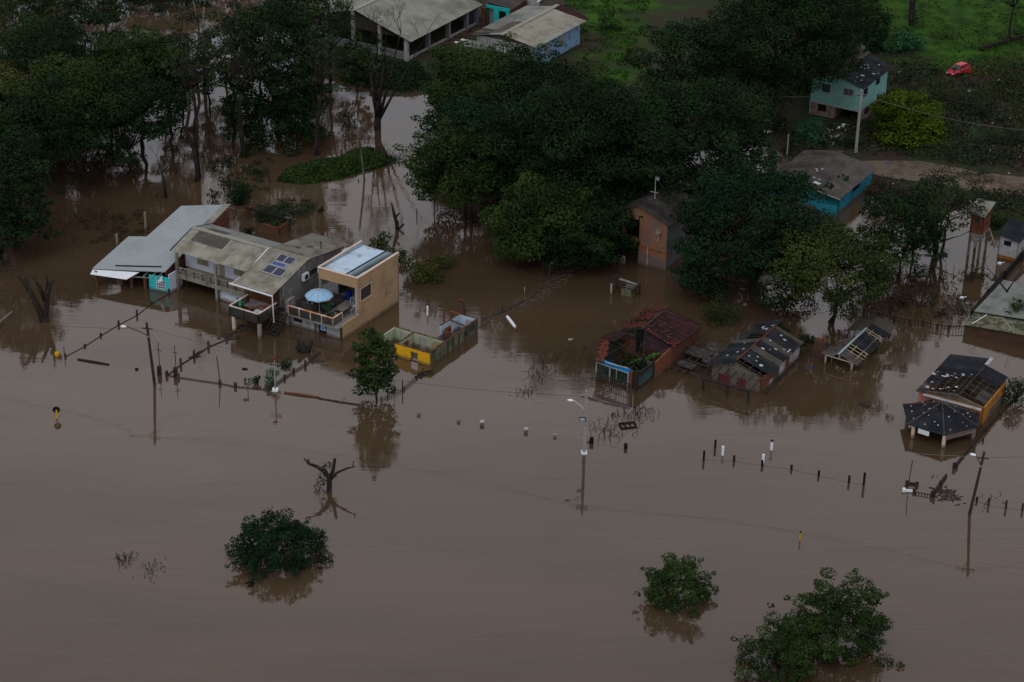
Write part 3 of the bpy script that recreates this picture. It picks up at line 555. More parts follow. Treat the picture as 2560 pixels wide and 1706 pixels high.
# --- tan annex with terrace
h = bld('tan_annex', GO, 'tan box-shaped annex with blue-white metal roof and raised terrace', 'building')
P(MB().wall((0, 0), (0, 3.2), -1.5, 1.75, .2), 'terrace_side_wall', 'tan_plaster')
P(MB().wall((0, 3.2), (0, 11.2), -1.5, 6.2, .2, [(.4,2.5,3.2,4.7)]), 'side_wall', 'tan_plaster')
wn = P(MB().box(-.16,-.1,3.6,5.7,3.2,4.7), 'window', 'glass_dark'); mb = MB()
for a in ((3.55,5.75,3.12,3.2), (3.55,5.75,4.7,4.77), (3.5,3.6,3.12,4.77), (5.7,5.78,3.12,4.77)): mb.box(.0,.03,a[0],a[1],a[2],a[3])
P(mb, 'window_frame', 'pale_trim', wn)
for z_, a in ((1.9,3.3),(3.0,3.3),(4.9,3.3),(.75,.1)): P(MB().box(.0,.008,a,11.2,z_,z_+.035), 'plaster_joint', 'concrete')
P(MB().box(.0,.012,8.4,9.1,2.1,2.16).box(.0,.012,8.6,8.66,1.6,2.9), 'wall_crack', 'old_wood')
P(MB().box(-5.3,0,3.1,3.3,4.95,6.2), 'fascia', 'tan_plaster'); P(MB().box(-5.42,-5.22,3.1,11.6,5.6,6.22), 'parapet', 'metal_blue')
P(MB().box(-5.44,.05,3.02,3.3,6.2,6.28), 'parapet_trim', 'pale_trim'); P(MB().box(-.26,.06,3.3,11.3,6.2,6.28), 'parapet_trim', 'pale_trim'); P(MB().box(-5.46,-5.2,3.3,11.6,6.22,6.29), 'parapet_trim', 'pale_trim')
P(MB().corr((-5.2,3.3,5.95), (-.22,3.3,5.95), (-.22,11.7,5.7), (-5.2,11.7,5.7), .30, .05), 'metal_roof', 'metal_blue')
P(MB().corr((-2.2,3.3,5.985), (-.8,3.3,5.985), (-.8,11.72,5.735), (-2.2,11.72,5.735), .25, .045), 'translucent_sheet', 'dark_teal')
P(MB().box(-5.3,-5.02,3.12,3.4,1.7,4.95), 'column', 'concrete'); P(MB().box(-.42,-.14,3.12,3.4,1.7,4.95), 'column', 'white_dirty')
P(MB().wall((-5.2, 11.2), (-5.2, 6.6), 1.7, 5.6, .15), 'left_wall', 'dark_teal'); P(MB().wall((0,11.2),(-5.3,11.2),-1.5,5.6,.15,[(2.2,3.2,1.7,4.2)]), 'back_wall', 'grey_wall')
P(MB().box(-7.9,-.02,-.78,11.1,1.5,1.68), 'terrace_floor', 'floor_grey')
P(MB().box(-7.9,-3.4,-.76,6.4,1.684,1.70), 'terrace_paving', 'old_wood')
P(MB().wall((-8.0, 0), (-.12, 0), -1.5, 1.49, .2, [(1.3,2.55,.5,1.02), (4.2,4.45,-1.5,1.2), (4.75,5.85,-1.5,1.15)]), 'basement_wall', 'white_dirty')
P(MB().box(-6.7,-5.4,.12,.16,.5,1.02), 'basement_window', 'glass_dark'); P(MB().box(-3.3,-2.1,.8,.9,-1.5,1.2), 'doorway', 'black')
P(MB().box(-.3,-.0,-.05,-.0,-1.5,1.45), 'pilaster', 'old_wood')
fl = tag(MB().box(-2.95,-2.25,-.07,-.04,.45,1.15).build('striped_towel', 'white_paint', None), 'small white and blue striped towel with a red patch hanging in the basement doorway', 'towel')
fl.location = (GO[0], GO[1], 0); fl.rotation_euler.z = AZ; mb = MB()
for i in range(3): mb.box(-2.93+i*.26,-2.83+i*.26,-.085,-.075,.46,1.14)
mb.build('stripes', 'blue_paint', fl); MB().box(-2.7,-2.5,-.095,-.088,.62,.85).build('red_patch', 'tile_orange', fl)
rails(h, [(-6.8,-.7), (-.75,-.7), (-.75,1.05)], 1.7, 2.72, 'orange_rail', 'orange_rail', 'glass_tint', 1.5)
o = tag(MB().lathe([(.03,0),(.03,2.75)], (0,0,0), 8).build('pole', 'alu'), None); 
um = empty('garden_umbrella', W(h,-3.96,1.25,1.7), 'round light blue garden umbrella open over the terrace', 'umbrella'); o.parent = um
vs = [(0,0,2.92)]; n_ = 32
for j, (r_, z_) in enumerate(((.4,2.83),(.85,2.66),(1.25,2.44),(1.56,2.2),(1.58,2.08))):
    for k in range(n_):
        a = 2*math.pi*k/n_; sc_ = 1-.045*(.5-.5*math.cos(8*a))*(j > 1); vs.append((r_*sc_*math.cos(a), r_*sc_*math.sin(a), z_-.05*(.5-.5*math.cos(8*a))*(j > 1)*-1))
fs = [(0, 1+k, 1+(k+1) % n_) for k in range(n_)]+[(1+j*n_+k, 1+(j+1)*n_+k, 1+(j+1)*n_+(k+1) % n_, 1+j*n_+(k+1) % n_) for j in range(4) for k in range(n_)]
MB().add(vs, fs).build('canopy', 'umbrella_blue', um)
for k in range(8):
    a = 2*math.pi*k/8; MB().tube([(.1*math.cos(a),.1*math.sin(a),2.93), (.85*math.cos(a),.85*math.sin(a),2.70), (1.56*math.cos(a),1.56*math.sin(a),2.24)], .022, 5).build('rib', 'white_dirty', um)
MB().lathe([(.16,2.88),(.16,2.98),(.06,3.02),(.03,3.15)], (0,0,0), 10).build('finial', 'cream_post', um); MB().lathe([(.3,0),(.3,.1),(.06,.14)], (0,0,0), 12).build('base', 'concrete', um)
def table(loc, lx, ly, hh, top, leg, label, rz=AZ, cloth=None):
    t_ = empty('table', loc, label, 'table', rz=rz); MB().box(-lx/2,lx/2,-ly/2,ly/2,hh-.05,hh).build('table_top', top, t_)
    for i in (-1, 1):
        for j in (-1, 1): MB().box(i*(lx/2-.08)-.03,i*(lx/2-.08)+.03,j*(ly/2-.08)-.03,j*(ly/2-.08)+.03,0,hh-.05).build('leg', leg, t_)
    return t_
def chair(loc, m, label, rz=AZ, group=None):
    c = empty('chair', loc, label, 'chair', group, rz); MB().box(-.22,.22,-.22,.22,.42,.46).build('seat', m, c); MB().box(-.22,.22,.19,.23,.5,.95).build('backrest', m, c)
    for i in (-.19,.19):
        for j in (-.19,.19): MB().box(i-.025,i+.025,j-.025,j+.025,0,.42 if j < 0 else .5).build('leg', m, c)
table(W(h,-1.4,2.2,1.7), 1.0, 2.0, .78, 'black', 'alu', 'dark table at the front edge of the open tan annex')
o = tag(MB().box(-.45,.5,-.7,.75,.0,.03).add([(-.45,-.7,.01),(-.45,.75,.01),(-.62,.7,-.35),(-.58,-.66,-.4)],[(0,1,2,3)]).build('white_cloth', 'white_dirty'), 'white plastic cloth spread over the dark terrace table', 'cloth'); o.location = W(h,-1.55,2.3,2.49); o.rotation_euler.z = AZ
table(W(h,-2.1,5.4,1.7), .8, .8, .72, 'white_dirty', 'white_plastic', 'small round-edged white plastic table inside the tan annex beside the blue barrel')
o = tag(MB().lathe([(.32,0),(.36,.1),(.34,.5),(.37,.9),(.3,.97),(.28,1.0),(0,1.0)], (0,0,0), 16).build('barrel', 'blue_plastic', None, True), 'deep blue plastic barrel inside the open tan annex', 'barrel'); o.location = W(h,-3.3,6.0,1.7)
chair(W(h,-1.2,4.2,1.7), 'white_plastic', 'white plastic chair inside the tan annex beside its front column', AZ+2)
chair(W(h,-3.6,2.3,1.7), 'brown_wood', 'dark wooden chair in the shade under the blue umbrella', AZ+1)
table(W(h,-4.4,1.9,1.7), 1.2, .9, .72, 'dark_wood', 'dark_wood', 'dark wooden table standing under the blue umbrella')
for x_, y_, a, lb in ((-6.5,3.2,.3,'white folded deck chair leaning by the grey house wall on the terrace'), (-5.9,3.4,.1,'pale folding chair frame nearest the umbrella on the back of the terrace')):
    d = empty('deck_chair', W(h,x_,y_,1.7), lb, 'chair', rz=AZ+a); MB().bar((0,0,.3), (0,.7,1.1), .5, .04).build('backrest', 'mattress', d); MB().bar((0,-.6,.35),(0,0,.3),.5,.04).build('seat', 'mattress', d)
    for i in (-.24,.24): MB().bar((i,-.6,0),(i,.5,.6),.04).bar((i,.3,0),(i,-.4,.4),.04).build('frame', 'alu', d)
for x_, y_, r_, hh, m, lb in ((-2.4,.7,.8,1.9,'leaf_jungle','feathery potted palm on the terrace between umbrella and table'), (-1.7,-.15,.62,1.0,'leaf_dark','dark bushy pot plant in the right corner of the terrace railing'), (-4.2,-.2,.35,.5,'leaf_bright','bright green low pot plant behind the terrace railing'), (-2.9,-.2,.3,.45,'leaf_mid','small dark green pot plant near the middle of the terrace railing'), (-5.6,-.2,.3,.4,'leaf_mid','small pot plant at the left end of the terrace railing'), (-5.0,7.2,.7,.9,'leaf_mid','leafy green plant in the gap between house and tan annex')):
    d = empty('pot_plant', W(h,x_,y_,1.7), lb, 'pot plant'); MB().lathe([(.13,0),(.2,.3),(.21,.32),(.0,.3)], (0,0,0), 10).build('pot', 'white_dirty' if r_ > .7 else 'brick', d)
    cs = [(random.gauss(0,r_*.4), random.gauss(0,r_*.4), .3+hh*.6+random.gauss(0,hh*.14)) for _ in range(8)]; P_, N_, S_, T_ = clumps(cs, [r_*.42]*8, .13, 1.3); leaves('foliage', P_, N_, S_, T_, m, d); MB().tube([(0,0,.2),(0,0,hh*.75)], .03, 5).build('stem', 'bark', d)
# --- grey-roofed house
h = bld('grey_roofed_house', GO, 'low house under one wide pale grey sheet roof with a turquoise front')
rz_ = lambda y_: 1.92+.24*(y_+3.8)
pl = [(-32.5,-3.8), (-24.0,-1.05), (-24.35,5.0), (-24.9,12.5), (-30.4,10.1), (-30.4,3.6), (-32.5,2.8)]
P(MB().slab([(x_, y_, rz_(y_)) for x_, y_ in pl], .08), 'roof', 'zinc_roof')
P(MB().slab([(-25.75,12.2,rz_(12.2)+.03),(-25.25,4.0,rz_(4)+.03),(-24.33,4.3,rz_(4.3)+.03),(-24.86,12.6,rz_(12.6)+.03)][::-1], .02), 'pale_roof_strip', 'hangar_roof')
P(MB().bar((-30.2,-2.4,2.33), (-24.9,-.5,2.78), .12, .1), 'roof_batten', 'black')
P(MB().corr((-32.35,-3.9,1.86), (-26.9,-2.15,2.22), (-27.7,-3.5,1.62), (-32.4,-4.35,1.42), .25, .03), 'awning', 'white_plastic')
for x_, y_ in ((-31.87,-3.88), (-29.6,-2.2), (-28.0,-2.3), (-26.5,-1.7)): P(MB().box(x_-.14, x_+.14, y_-.1, y_+.14, -1.5, min(rz_(y_)-.1, 1.85)), 'post', 'brick')
P(MB().bar((-32,-3.9,1.3),(-25.9,-1.75,1.62),.09).bar((-26.5,-2.1,1.6),(-26.2,-1.0,2.3),.07).bar((-25.6,-1.9,1.6),(-25.3,-.8,2.3),.07).bar((-24.9,-1.6,1.6),(-24.5,-.6,2.4),.07), 'awning_rafters', 'white_dirty')
P(MB().wall((-26.12,-1.45), (-23.43,-1.0), -1.5, 1.85, .15, [(1.05,2.2,.35,1.35)]), 'turquoise_wall', 'turquoise')
wn = P(MB().wall((-25.06,-1.2), (-23.95,-1.0), .35, 1.35, .03), 'window', 'glass_dark'); mb = MB()
for i in range(6):
    a = i/5; mb.bar((-25.1+1.16*a,-1.32+.2*a,.33), (-25.1+1.16*a,-1.32+.2*a,1.37), .045)
for z_ in (.35,.7,1.04,1.36): mb.bar((-25.1,-1.32,z_), (-23.94,-1.12,z_), .05)
P(mb, 'window_grille', 'white_plastic', wn)
P(MB().add([(-24.75,-1.62,1.25),(-24.1,-1.5,1.5),(-24.08,-1.5,2.3),(-24.06,-1.44,2.3),(-24.08,-1.44,1.5),(-24.73,-1.56,1.25)], [(0,1,2),(3,4,5),(0,2,3,5),(1,0,5,4),(2,1,4,3)]), 'broken_sheet', 'white_plastic')
P(MB().wall((-23.43,-1.0), (-23.4, 1.2), -1.5, 2.3, .15, zf=2.35), 'side_wall', 'white_paint')
P(MB().wall((-24.2,-.6), (-24.35, 5), 1.8, 2.55, .15, zf=3.9), 'brick_gable', 'brick'); P(MB().wall((-24.4,5), (-24.75,12), -1.5, 3.9, .15, zf=5.55), 'brick_gable', 'brick')
P(MB().wall((-30.0,9.6), (-30.0,-1.5), -1.5, 4.9, .15, zf=2.35), 'far_wall', 'brick'); P(MB().wall((-24.7,11.8), (-30,9.6), -1.5, 5.4, .15, zf=4.95), 'back_wall', 'brick'); P(MB().wall((-30,2.4), (-25.9,2.4), -1.5, 2.9, .15), 'inner_wall', 'black')
# brick outbuilding behind the big house
p = at(*[560+350/5.107, 560+165/5.107], 0); h = bld('brick_outbuilding', (p.x+1.2, p.y+1.5), 'ruined red brick outbuilding with a long beam behind the large house', 'outbuilding')
P(MB().wall((0,0), (2.6,0), -1.5, 1.1, .15), 'wall', 'brick'); P(MB().wall((2.6,0), (2.6,2.2), -1.5, 1.3, .15), 'wall', 'brick'); P(MB().wall((-4,1.6), (-4,3.2), -1.5, 1.2, .15), 'wall', 'brick'); P(MB().bar((-4.2,2.2,1.45), (2.8,2.0,1.45), .22, .16), 'beam', 'black'); P(MB().box(2.4,2.7,1.8,2.2,-1.5,1.5), 'pier', 'dead_brown')

# --- yellow ruin
h = bld('yellow_ruin', (-8.878, 203.734), 'roofless ruin with yellow front wall and long mossy side wall', 'ruin')
def jag(mb, p, q, z, t=.15, m='broken_top', nm='broken_coping'):
    p, q = Vector((*p,0)), Vector((*q,0)); d = q-p; L_ = d.length; d.normalize(); n = Vector((-d.y,d.x,0)); k = max(3, int(L_/.22)); m2 = MB()
    for i in range(k):
        a, b = L_*i/k, L_*(i+1)/k+.002; hh = random.uniform(.0,.11); A, B = p+d*a, p+d*b
        m2.add([(*(A-n*.003)[:2], z-.02),(*(B-n*.003)[:2], z-.02),(*(B+n*(t+.003))[:2], z-.02),(*(A+n*(t+.003))[:2], z-.02),(*(A-n*.003)[:2], z+hh),(*(B-n*.003)[:2], z+hh),(*(B+n*(t+.003))[:2], z+hh),(*(A+n*(t+.003))[:2], z+hh)], [(0,3,2,1),(4,5,6,7),(0,1,5,4),(1,2,6,5),(2,3,7,6),(3,0,4,7)])
    P(m2, nm, m)
P(MB().wall((-4.45,0), (0,0), -1.5, 1.5, .17, [(2.0,2.96,-.2,1.12)]), 'yellow_wall', 'yellow_paint'); P(MB().box(-2.47,-1.47,-.03,.15,-.1,.07), 'door_sill', 'door_red')
P(MB().wall((0,.17), (0,10.0), -1.5, 1.52, .17, [(6.9,7.5,.5,1.1), (8.2,8.8,.6,1.2)]), 'mossy_wall', 'moss_wall')
for y_ in (7.07, 8.37):
    P(MB().box(-.1,-.07,y_,y_+.6,.5,1.2), 'window', 'black'); P(MB().bar((.0,y_+.3,.5),(.0,y_+.3,1.2),.05).bar((.0,y_,.85),(.0,y_+.6,.85),.05), 'window_bar', 'moss_wall')
jag(None, (-4.45,0), (0,0), 1.5); jag(None, (0,.17), (0,10.0), 1.52)
P(MB().wall((-.17,3.35), (-6.7,3.35), -1.5, 1.55, .17, [(.5,1.35,.0,1.15), (2.4,3.2,-1,1.3), (4.5,5.7,.3,1.15)]), 'lime_wall', 'lime_plaster'); jag(None, (-.17,3.35), (-6.7,3.35), 1.55)
P(MB().box(-1.5,-.7,3.22,3.25,.02,1.15), 'filled_window', 'peach'); mb = MB()
for i in range(7): mb.bar((-3.35+i*.13,3.15,-.2),(-3.35+i*.13,3.15,1.3),.03)
for i in range(10): mb.bar((-3.37,3.15,-.1+i*.15),(-2.55,3.15,-.1+i*.15),.03)
P(mb, 'iron_gate', 'white_dirty')
P(MB().wall((-4.1,.17), (-4.1,3.1), -1.5, 1.5, .15, [(.5,1.9,-.2,1.15)]), 'partition', 'lime_plaster'); jag(None, (-4.1,.17), (-4.1,3.1), 1.5, .15); P(MB().bar((-4.2,1.9,-.2),(-4.2,2.0,1.1),.5,.05), 'open_door', 'brown_wood')
P(MB().wall((-6.7,3.35), (-6.7,.6), -1.5, 1.5, .15), 'left_wall', 'lime_plaster')
P(MB().wall((-.17,5.6), (-1.75,5.6), -1.5, 1.5, .15), 'partition', 'brick'); P(MB().wall((-1.7,3.4), (-1.7,5.6), -1.5, 1.2, .15), 'partition', 'grey_wall')
P(MB().wall((-.17,9.6), (-2.2,9.6), -1.5, 1.75, .15, [(.35,1.1,-1,1.3)]), 'pale_blue_wall', 'pale_blue_plaster'); P(MB().wall((-2.2,9.45), (-2.45,5.9), -1.5, 1.75, .15, [(1.2,2.3,-1,1.3)]), 'pale_blue_wall', 'pale_blue_plaster')
jag(None, (-.17,9.6), (-2.2,9.6), 1.75); jag(None, (-2.2,9.45), (-2.45,5.9), 1.75); P(MB().bar((-2.3,7.6,1.8),(-.1,7.5,1.6),.12), 'beam', 'dead_brown'); P(MB().box(-2.2,-1.9,6.6,7.4,-1,1.15), 'open_door', 'brown_wood')
h2 = bld('brick_chimney_ruin', W(h,-3.8,12.0), 'broken brick chimney block standing behind the yellow ruin', 'chimney')
MB().add([(-.75,0,-1.3),(.75,0,-1.3),(.75,.8,-1.3),(-.75,.8,-1.3),(-.35,.1,1.7),(.45,.1,1.75),(.4,.6,1.6),(-.3,.6,1.85)],[(0,3,2,1),(4,5,6,7),(0,1,5,4),(1,2,6,5),(2,3,7,6),(3,0,4,7)]).build('stack', 'broken_top', h2)
MB().box(-1.0,.3,-.35,-.02,-1.2,.45).build('hearth', 'brick_orange', h2)
for k in range(6): MB().box(-.3+k*.1,-.1+k*.1,.15,.45,1.7,1.82+random.random()*.15).build('loose_brick', 'brick', h2)

# --- red tiled wreck
h = bld('collapsed_tiled_house', (12.394, 199.154), 'half collapsed brick house with red tiled roof and blue lintel')
P(MB().wall((-4.1,.45), (0,.1), -1.5, .2, .15), 'front_wall', 'dead_brown'); P(MB().wall((-4.12,.42), (.02,.05), 1.98, 2.35, .22), 'blue_lintel', 'blue_paint')
mb = MB()
for i in range(18):
    a = (i+.5)/18; mb.bar((-4.1+4.1*a,.45-.35*a,-.3), (-4.1+4.1*a,.45-.35*a,1.98), .045)
P(mb, 'grille_bars', 'dark_teal')
for a in (.0,.42,.62,.98): P(MB().bar((-4.1+4.1*a,.38-.35*a,-1), (-4.1+4.1*a,.38-.35*a,1.98), .1 if a != .62 else .05), 'grille_post', 'white_dirty')
P(MB().bar((-4.1,.35,1.93), (0,.0,1.93), .08), 'grille_rail', 'white_dirty')
mb = MB()
for i in range(22):
    a = i/21; mb.bar((-4.6+5.2*a,.05-.35*a,-.4), (-4.6+5.2*a,.05-.35*a,.9), .05)
mb.bar((-4.6,.05,.9),(.6,-.3,.85),.06); mb.bar((-4.6,.05,.12),(.6,-.3,.12),.06); P(mb, 'picket_fence', 'old_wood')
P(MB().box(.05,.4,.0,.35,-1.5,2.2), 'pilaster', 'brick'); P(MB().box(.62,.86,.1,.4,-1.5,2.3), 'corner_post', 'dark_wood')
P(MB().wall((.9,.3), (1.1,3.9), -1.5, 2.0, .15, [(.3,3.3,.25,1.5)]), 'side_wall', 'dark_wood'); P(MB().wall((.82,.5), (1.0,3.6), .25, 1.5, .04), 'shutter', 'dark_teal')
P(MB().wall((1.1,3.9), (1.5,7.0), -1.5, 1.7, .2, zf=2.4), 'side_wall', 'brick_orange'); P(MB().wall((1.5,7.0), (1.6,13.3), -1.5, 2.4, .2), 'side_wall', 'brick')
P(MB().wall((-5.2,13.5), (-5.3,2.5), -1.5, 2.3, .15), 'left_wall', 'dark_teal'); P(MB().wall((1.5,13.4), (-5.2,13.6), -1.5, 2.3, .15), 'back_wall', 'brick')
P(MB().wall((-4.9,7.4), (0.2,7.4), -1.5, 1.75, .15, [(3.2,4.2,.2,.7)]), 'inner_brick_wall', 'brick'); P(MB().wall((-5.2,7.5),(-2,7.5),1.7,2.4,.1,zf=3.6), 'gable_planks', 'old_wood'); P(MB().wall((-2,7.5),(1.4,7.5),1.7,3.6,.1,zf=2.4), 'gable_planks', 'old_wood')
P(MB().box(-3.0,-2.3,7.3,7.45,.6,3.3), 'gable_opening', 'black')
P(MB().corr((-2.0,6.8,3.82), (-2.05,11.8,3.82), (2.1,11.9,2.42), (1.75,6.9,2.45), .22, .045, .05, .05), 'tiled_roof', 'tile_red')
P(MB().corr((-2.3,12.9,3.4), (-2.0,11.7,3.84), (2.1,11.9,2.42), (1.9,13.5,2.3), .25, .045, .05, .05), 'tiled_roof', 'tile_red')
mb = MB()
for i in range(70):   # surviving loose tiles along the verge
    a = random.random(); b_ = random.random()**2.2*.35 if i % 3 else random.random(); x_ = -2.0+3.8*a; y_ = 6.9+b_*4.6*(1 if i % 3 else .9); z_ = 3.84-1.38*a+.05; mb.box(x_-.13, x_+.13, y_-.09, y_+.09, z_, z_+.045)
P(mb, 'lifted_tiles', 'tile_orange')
P(MB().bar((-2.0,6.7,3.92), (-2.05,11.6,3.92), .22, .1), 'ridge_tiles', 'old_wood')
mb = MB()
for i in range(10): y_ = 7.0+i*.78; mb.bar((-5.4,y_,2.45), (-2.05,min(y_,12),3.78), .09)
for a in np.linspace(0, 1, 8): mb.bar((-5.4+3.35*a,7.0,2.5+1.33*a), (-5.3+3.1*a,14.1-2.2*a,2.5+1.3*a), .06)
for a in (0,.33,.66): mb.bar((-5.3+3.3*a,14.1,2.45+.9*a), (1.9,13.6,2.4), .09)
P(mb, 'rafters', 'dark_wood')
mb = MB()
for i in range(260):
    a = random.random(); y_ = random.choice((7.2+abs(random.gauss(0,.9)), random.uniform(9.5,13.5))); x_ = -5.3+3.2*a; z_ = 2.55+1.32*a; s_ = random.uniform(.07,.13); t_ = random.uniform(-.05,.12)
    mb.add([(x_-s_,y_-s_*.6,z_),(x_+s_,y_-s_*.6,z_+t_+.08),(x_+s_,y_+s_*.6,z_+t_+.1),(x_-s_,y_+s_*.6,z_+.04),(x_-s_,y_-s_*.6,z_-.05),(x_+s_,y_-s_*.6,z_+t_+.03),(x_+s_,y_+s_*.6,z_+t_+.05),(x_-s_,y_+s_*.6,z_-.01)], [(0,3,2,1),(4,5,6,7),(0,1,5,4),(1,2,6,5),(2,3,7,6),(3,0,4,7)])
P(mb, 'slipped_tiles', 'tile_orange')
mb = MB()
for i in range(9):
    a = i/8; x_ = -6.0+2.0*a; y_ = 4.7-4.9*a; mb.bar((x_,y_,2.45), (x_+1.6,y_+1.3,2.0-.5*(1-a)), .07)
mb.bar((-5.5,7.1,2.5),(-6.05,4.7,2.45),.1); mb.bar((-6.05,4.7,2.45),(-4.1,-.3,2.45),.1); mb.bar((-4.6,-.2,2.4),(.2,.4,2.4),.12); mb.bar((-5.2,5.5,2.4),(.6,3.2,1.9),.08); mb.bar((-3.8,.6,2.3),(-3,7.2,2.2),.07)
P(mb, 'broken_rafters', 'dark_wood'); mb = MB()
for i in range(60):
    a = random.random(); x_ = -5.9+2.0*a+random.uniform(0,.9); y_ = 4.8-4.9*a; s_ = random.uniform(.1,.2); z_ = 2.4; mb.add([(x_-s_,y_-s_,z_),(x_+s_,y_-s_*.5,z_-.1),(x_+s_,y_+s_,z_-.06),(x_-s_,y_+s_,z_+.1)],[(0,1,2,3)]); mb.box(x_-s_*.5,x_+s_*.5,y_-s_*.4,y_+s_*.4,z_-.12,z_-.06)
P(mb, 'slipped_tiles', 'tile_orange')
P(MB().bar((-2.8,-.1,2.5),(-.2,.1,2.45),.1,.08), 'white_batten', 'white_dirty')
cs = [(-3.2+random.uniform(0,3.4), 1.2+random.uniform(0,4.5), random.uniform(.2,1.0)) for _ in range(16)]
d = empty('overgrown_weeds', W(h,0,0,0), 'dark green weeds filling the roofless room of the collapsed tiled house', 'weeds', rz=AZ); P_, N_, S_, T_ = clumps(cs, [1.0]*16, .22, .9); leaves('foliage', P_, N_, S_, T_, 'leaf_dark', d); d2 = MB()
for c in cs: d2.tube([(c[0],c[1],-1),c], .03, 4)
d2.build('stems', 'bark', d)
d = empty('climbing_vine', W(h,0,0,0), 'bright green vine trailing over the side wall of the collapsed tiled house', 'vine', rz=AZ); cs = []
for i in range(26): a = i/25; cs.append((1.2-2.3*a+random.gauss(0,.12), 6.6-4.2*a+random.gauss(0,.15), 2.05-.2*a+random.gauss(0,.08)))
P_, N_, S_, T_ = clumps(cs, [.3-.18*i/25 for i in range(26)], .14, 1.1); leaves('foliage', P_, N_, S_, T_, 'leaf_bright', d); MB().tube([cs[0],cs[8],cs[16],cs[25]], .04, 5).build('stem', 'bark', d)
# collapsed lean-to between the two houses
h = bld('collapsed_lean_to', W(h,4.0,9.0), 'collapsed lean-to of grey planks and rafters between the tiled and black-roofed houses', 'wreckage'); mb = MB()
for i in range(7): mb.bar((-2.4+i*.95,-3.6+.2*i,.35), (-1.6+i*.8,3.6-.3*i,1.1), .09)
for y_ in (-2.6,-.6,1.4,3.0): mb.bar((-2.6,y_,.75+.1*y_), (4.4,y_-.4,.65+.1*y_), .08)
P(mb, 'rafters', 'old_wood')
for a in ((-2.2,.2,0.7,1.8,.95), (-.6,1.9,1.6,3.4,1.2), (.4,-.6,2.3,.5,.95), (-1.8,-2.2,.2,-1.4,.7)): P(MB().slab([(a[0],a[1],a[4]),(a[2],a[1]-.2,a[4]-.05),(a[2]+.1,a[3],a[4]+.14),(a[0]+.1,a[3]+.2,a[4]+.1)], .04), 'roof_sheet', 'old_wood')

# --- black-roofed house
BH = (26.41, 198.872); h_keep = h
h = bpy.data.objects['collapsed_tiled_house']
P(MB().corr((-5.9,4.6,2.5),(-5.4,7.0,2.56),(-3.6,6.6,2.9),(-4.3,4.6,2.6),.22,.045,.05,.06), 'sagging_tiles', 'tile_red'); P(MB().corr((-1.4,5.2,2.5),(-1.2,7.2,3.3),(1.5,7.0,2.3),(1.2,5.4,1.95),.22,.045,.05,.06), 'sagging_tiles', 'tile_red')
P(MB().corr((-5.3,2.6,2.3),(-5.6,4.4,2.45),(-4.6,4.2,2.3),(-4.5,2.6,2.0),.22,.04,.05,.05), 'sagging_tiles', 'tile_red'); mb = MB()
for i in range(26):
    x_, y_ = random.uniform(-5,.8), random.uniform(.8,6.8); a_ = random.choice((0, .1, 1.5, 1.7, random.random()*3)); l_ = random.uniform(.8,2.4); mb.bar((x_-math.cos(a_)*l_/2,y_-math.sin(a_)*l_/2,random.uniform(.6,2.2)),(x_+math.cos(a_)*l_/2,y_+math.sin(a_)*l_/2,random.uniform(.9,2.3)),.08)
P(mb, 'fallen_timbers', 'dark_wood'); h = h_keep
h = bld('black_roofed_house', BH, 'small house with black patched roof, red doors and a front pergola')
P(MB().wall((-5.9,0), (0,0), -1.5, 1.75, .15, [(.85,2.3,-1.5,1.0), (3.1,4.1,-1.5,1.08)]), 'front_wall', 'wall_taupe'); P(MB().wall((-5.9,.0),(-3.1,.0),1.75,1.8,.15,zf=2.8).wall((-3.1,.0),(0,.0),1.75,2.8,.15,zf=1.8), 'gable', 'wall_taupe')
P(MB().box(-5.05,-3.6,.06,.11,-1.5,1.0), 'door', 'door_red'); P(MB().box(-2.8,-1.8,.06,.11,-1.5,1.08), 'door', 'door_red')
P(MB().wall((0,0), (0,3.0), -1.5, 1.6, .15, [(1.2,1.201,0,0.1)]), 'side_wall', 'brick_orange'); P(MB().wall((0,3.0), (0,9.8), -1.5, 1.6, .15, [(.1,1.3,.2,1.2)]), 'side_wall', 'brick_orange')
P(MB().box(-.1,-.06,3.1,4.3,.2,1.2), 'window', 'dark_teal'); P(MB().box(.0,.03,4.6,6.1,.0,1.35), 'plaster_patch', 'white_dirty'); P(MB().box(.0,.03,7.3,9.8,-.3,1.5), 'plaster_patch', 'white_dirty'); P(MB().box(.0,.03,2.0,3.0,-.3,.5), 'plaster_patch', 'white_dirty')
P(MB().wall((0,9.8),(-5.8,9.8),-1.5,1.6,.15), 'back_wall', 'brick'); P(MB().wall((-5.9,9.8),(-5.9,0),-1.5,1.6,.15), 'left_wall', 'wall_taupe')
def rslab(y0, y1, x0, x1, z0, z1, m, nm='roof_sheet', dz=0.): return P(MB().corr((x0,y0,z0+dz), (x0,y1,z0+dz), (x1,y1,z1+dz), (x1,y0,z1+dz), .25, .03), nm, m)
for i, (y0, y1, m) in enumerate(((1.2,3.6,'black_roof'), (3.6,4.7,'brown_sheet'), (4.7,6.2,'black_roof'), (6.2,7.2,'brown_sheet'), (7.2,9.6,'black_roof'), (9.6,10.3,'brown_sheet'))): rslab(y0, y1, -3.15, .35, 2.85, 1.72, m, dz=.002*i)
rslab(-.3,5.6,-3.15,-6.3,2.85,1.75,'black_roof'); rslab(5.6,6.6,-3.15,-6.2,2.85,1.78,'brown_sheet', dz=.004); rslab(8.3,12.1,-3.1,-5.9,2.85,1.85,'black_roof'); rslab(6.6,8.3,-5.0,-6.1,2.2,1.8,'black_roof')
P(MB().bar((-3.15,.3,2.9), (-3.1,10.3,2.9), .16, .06), 'ridge', 'rust'); mb = MB()
for y_ in (6.7,7.4,8.1): mb.bar((-3.1,y_,2.78),(-6,y_,1.75),.08)
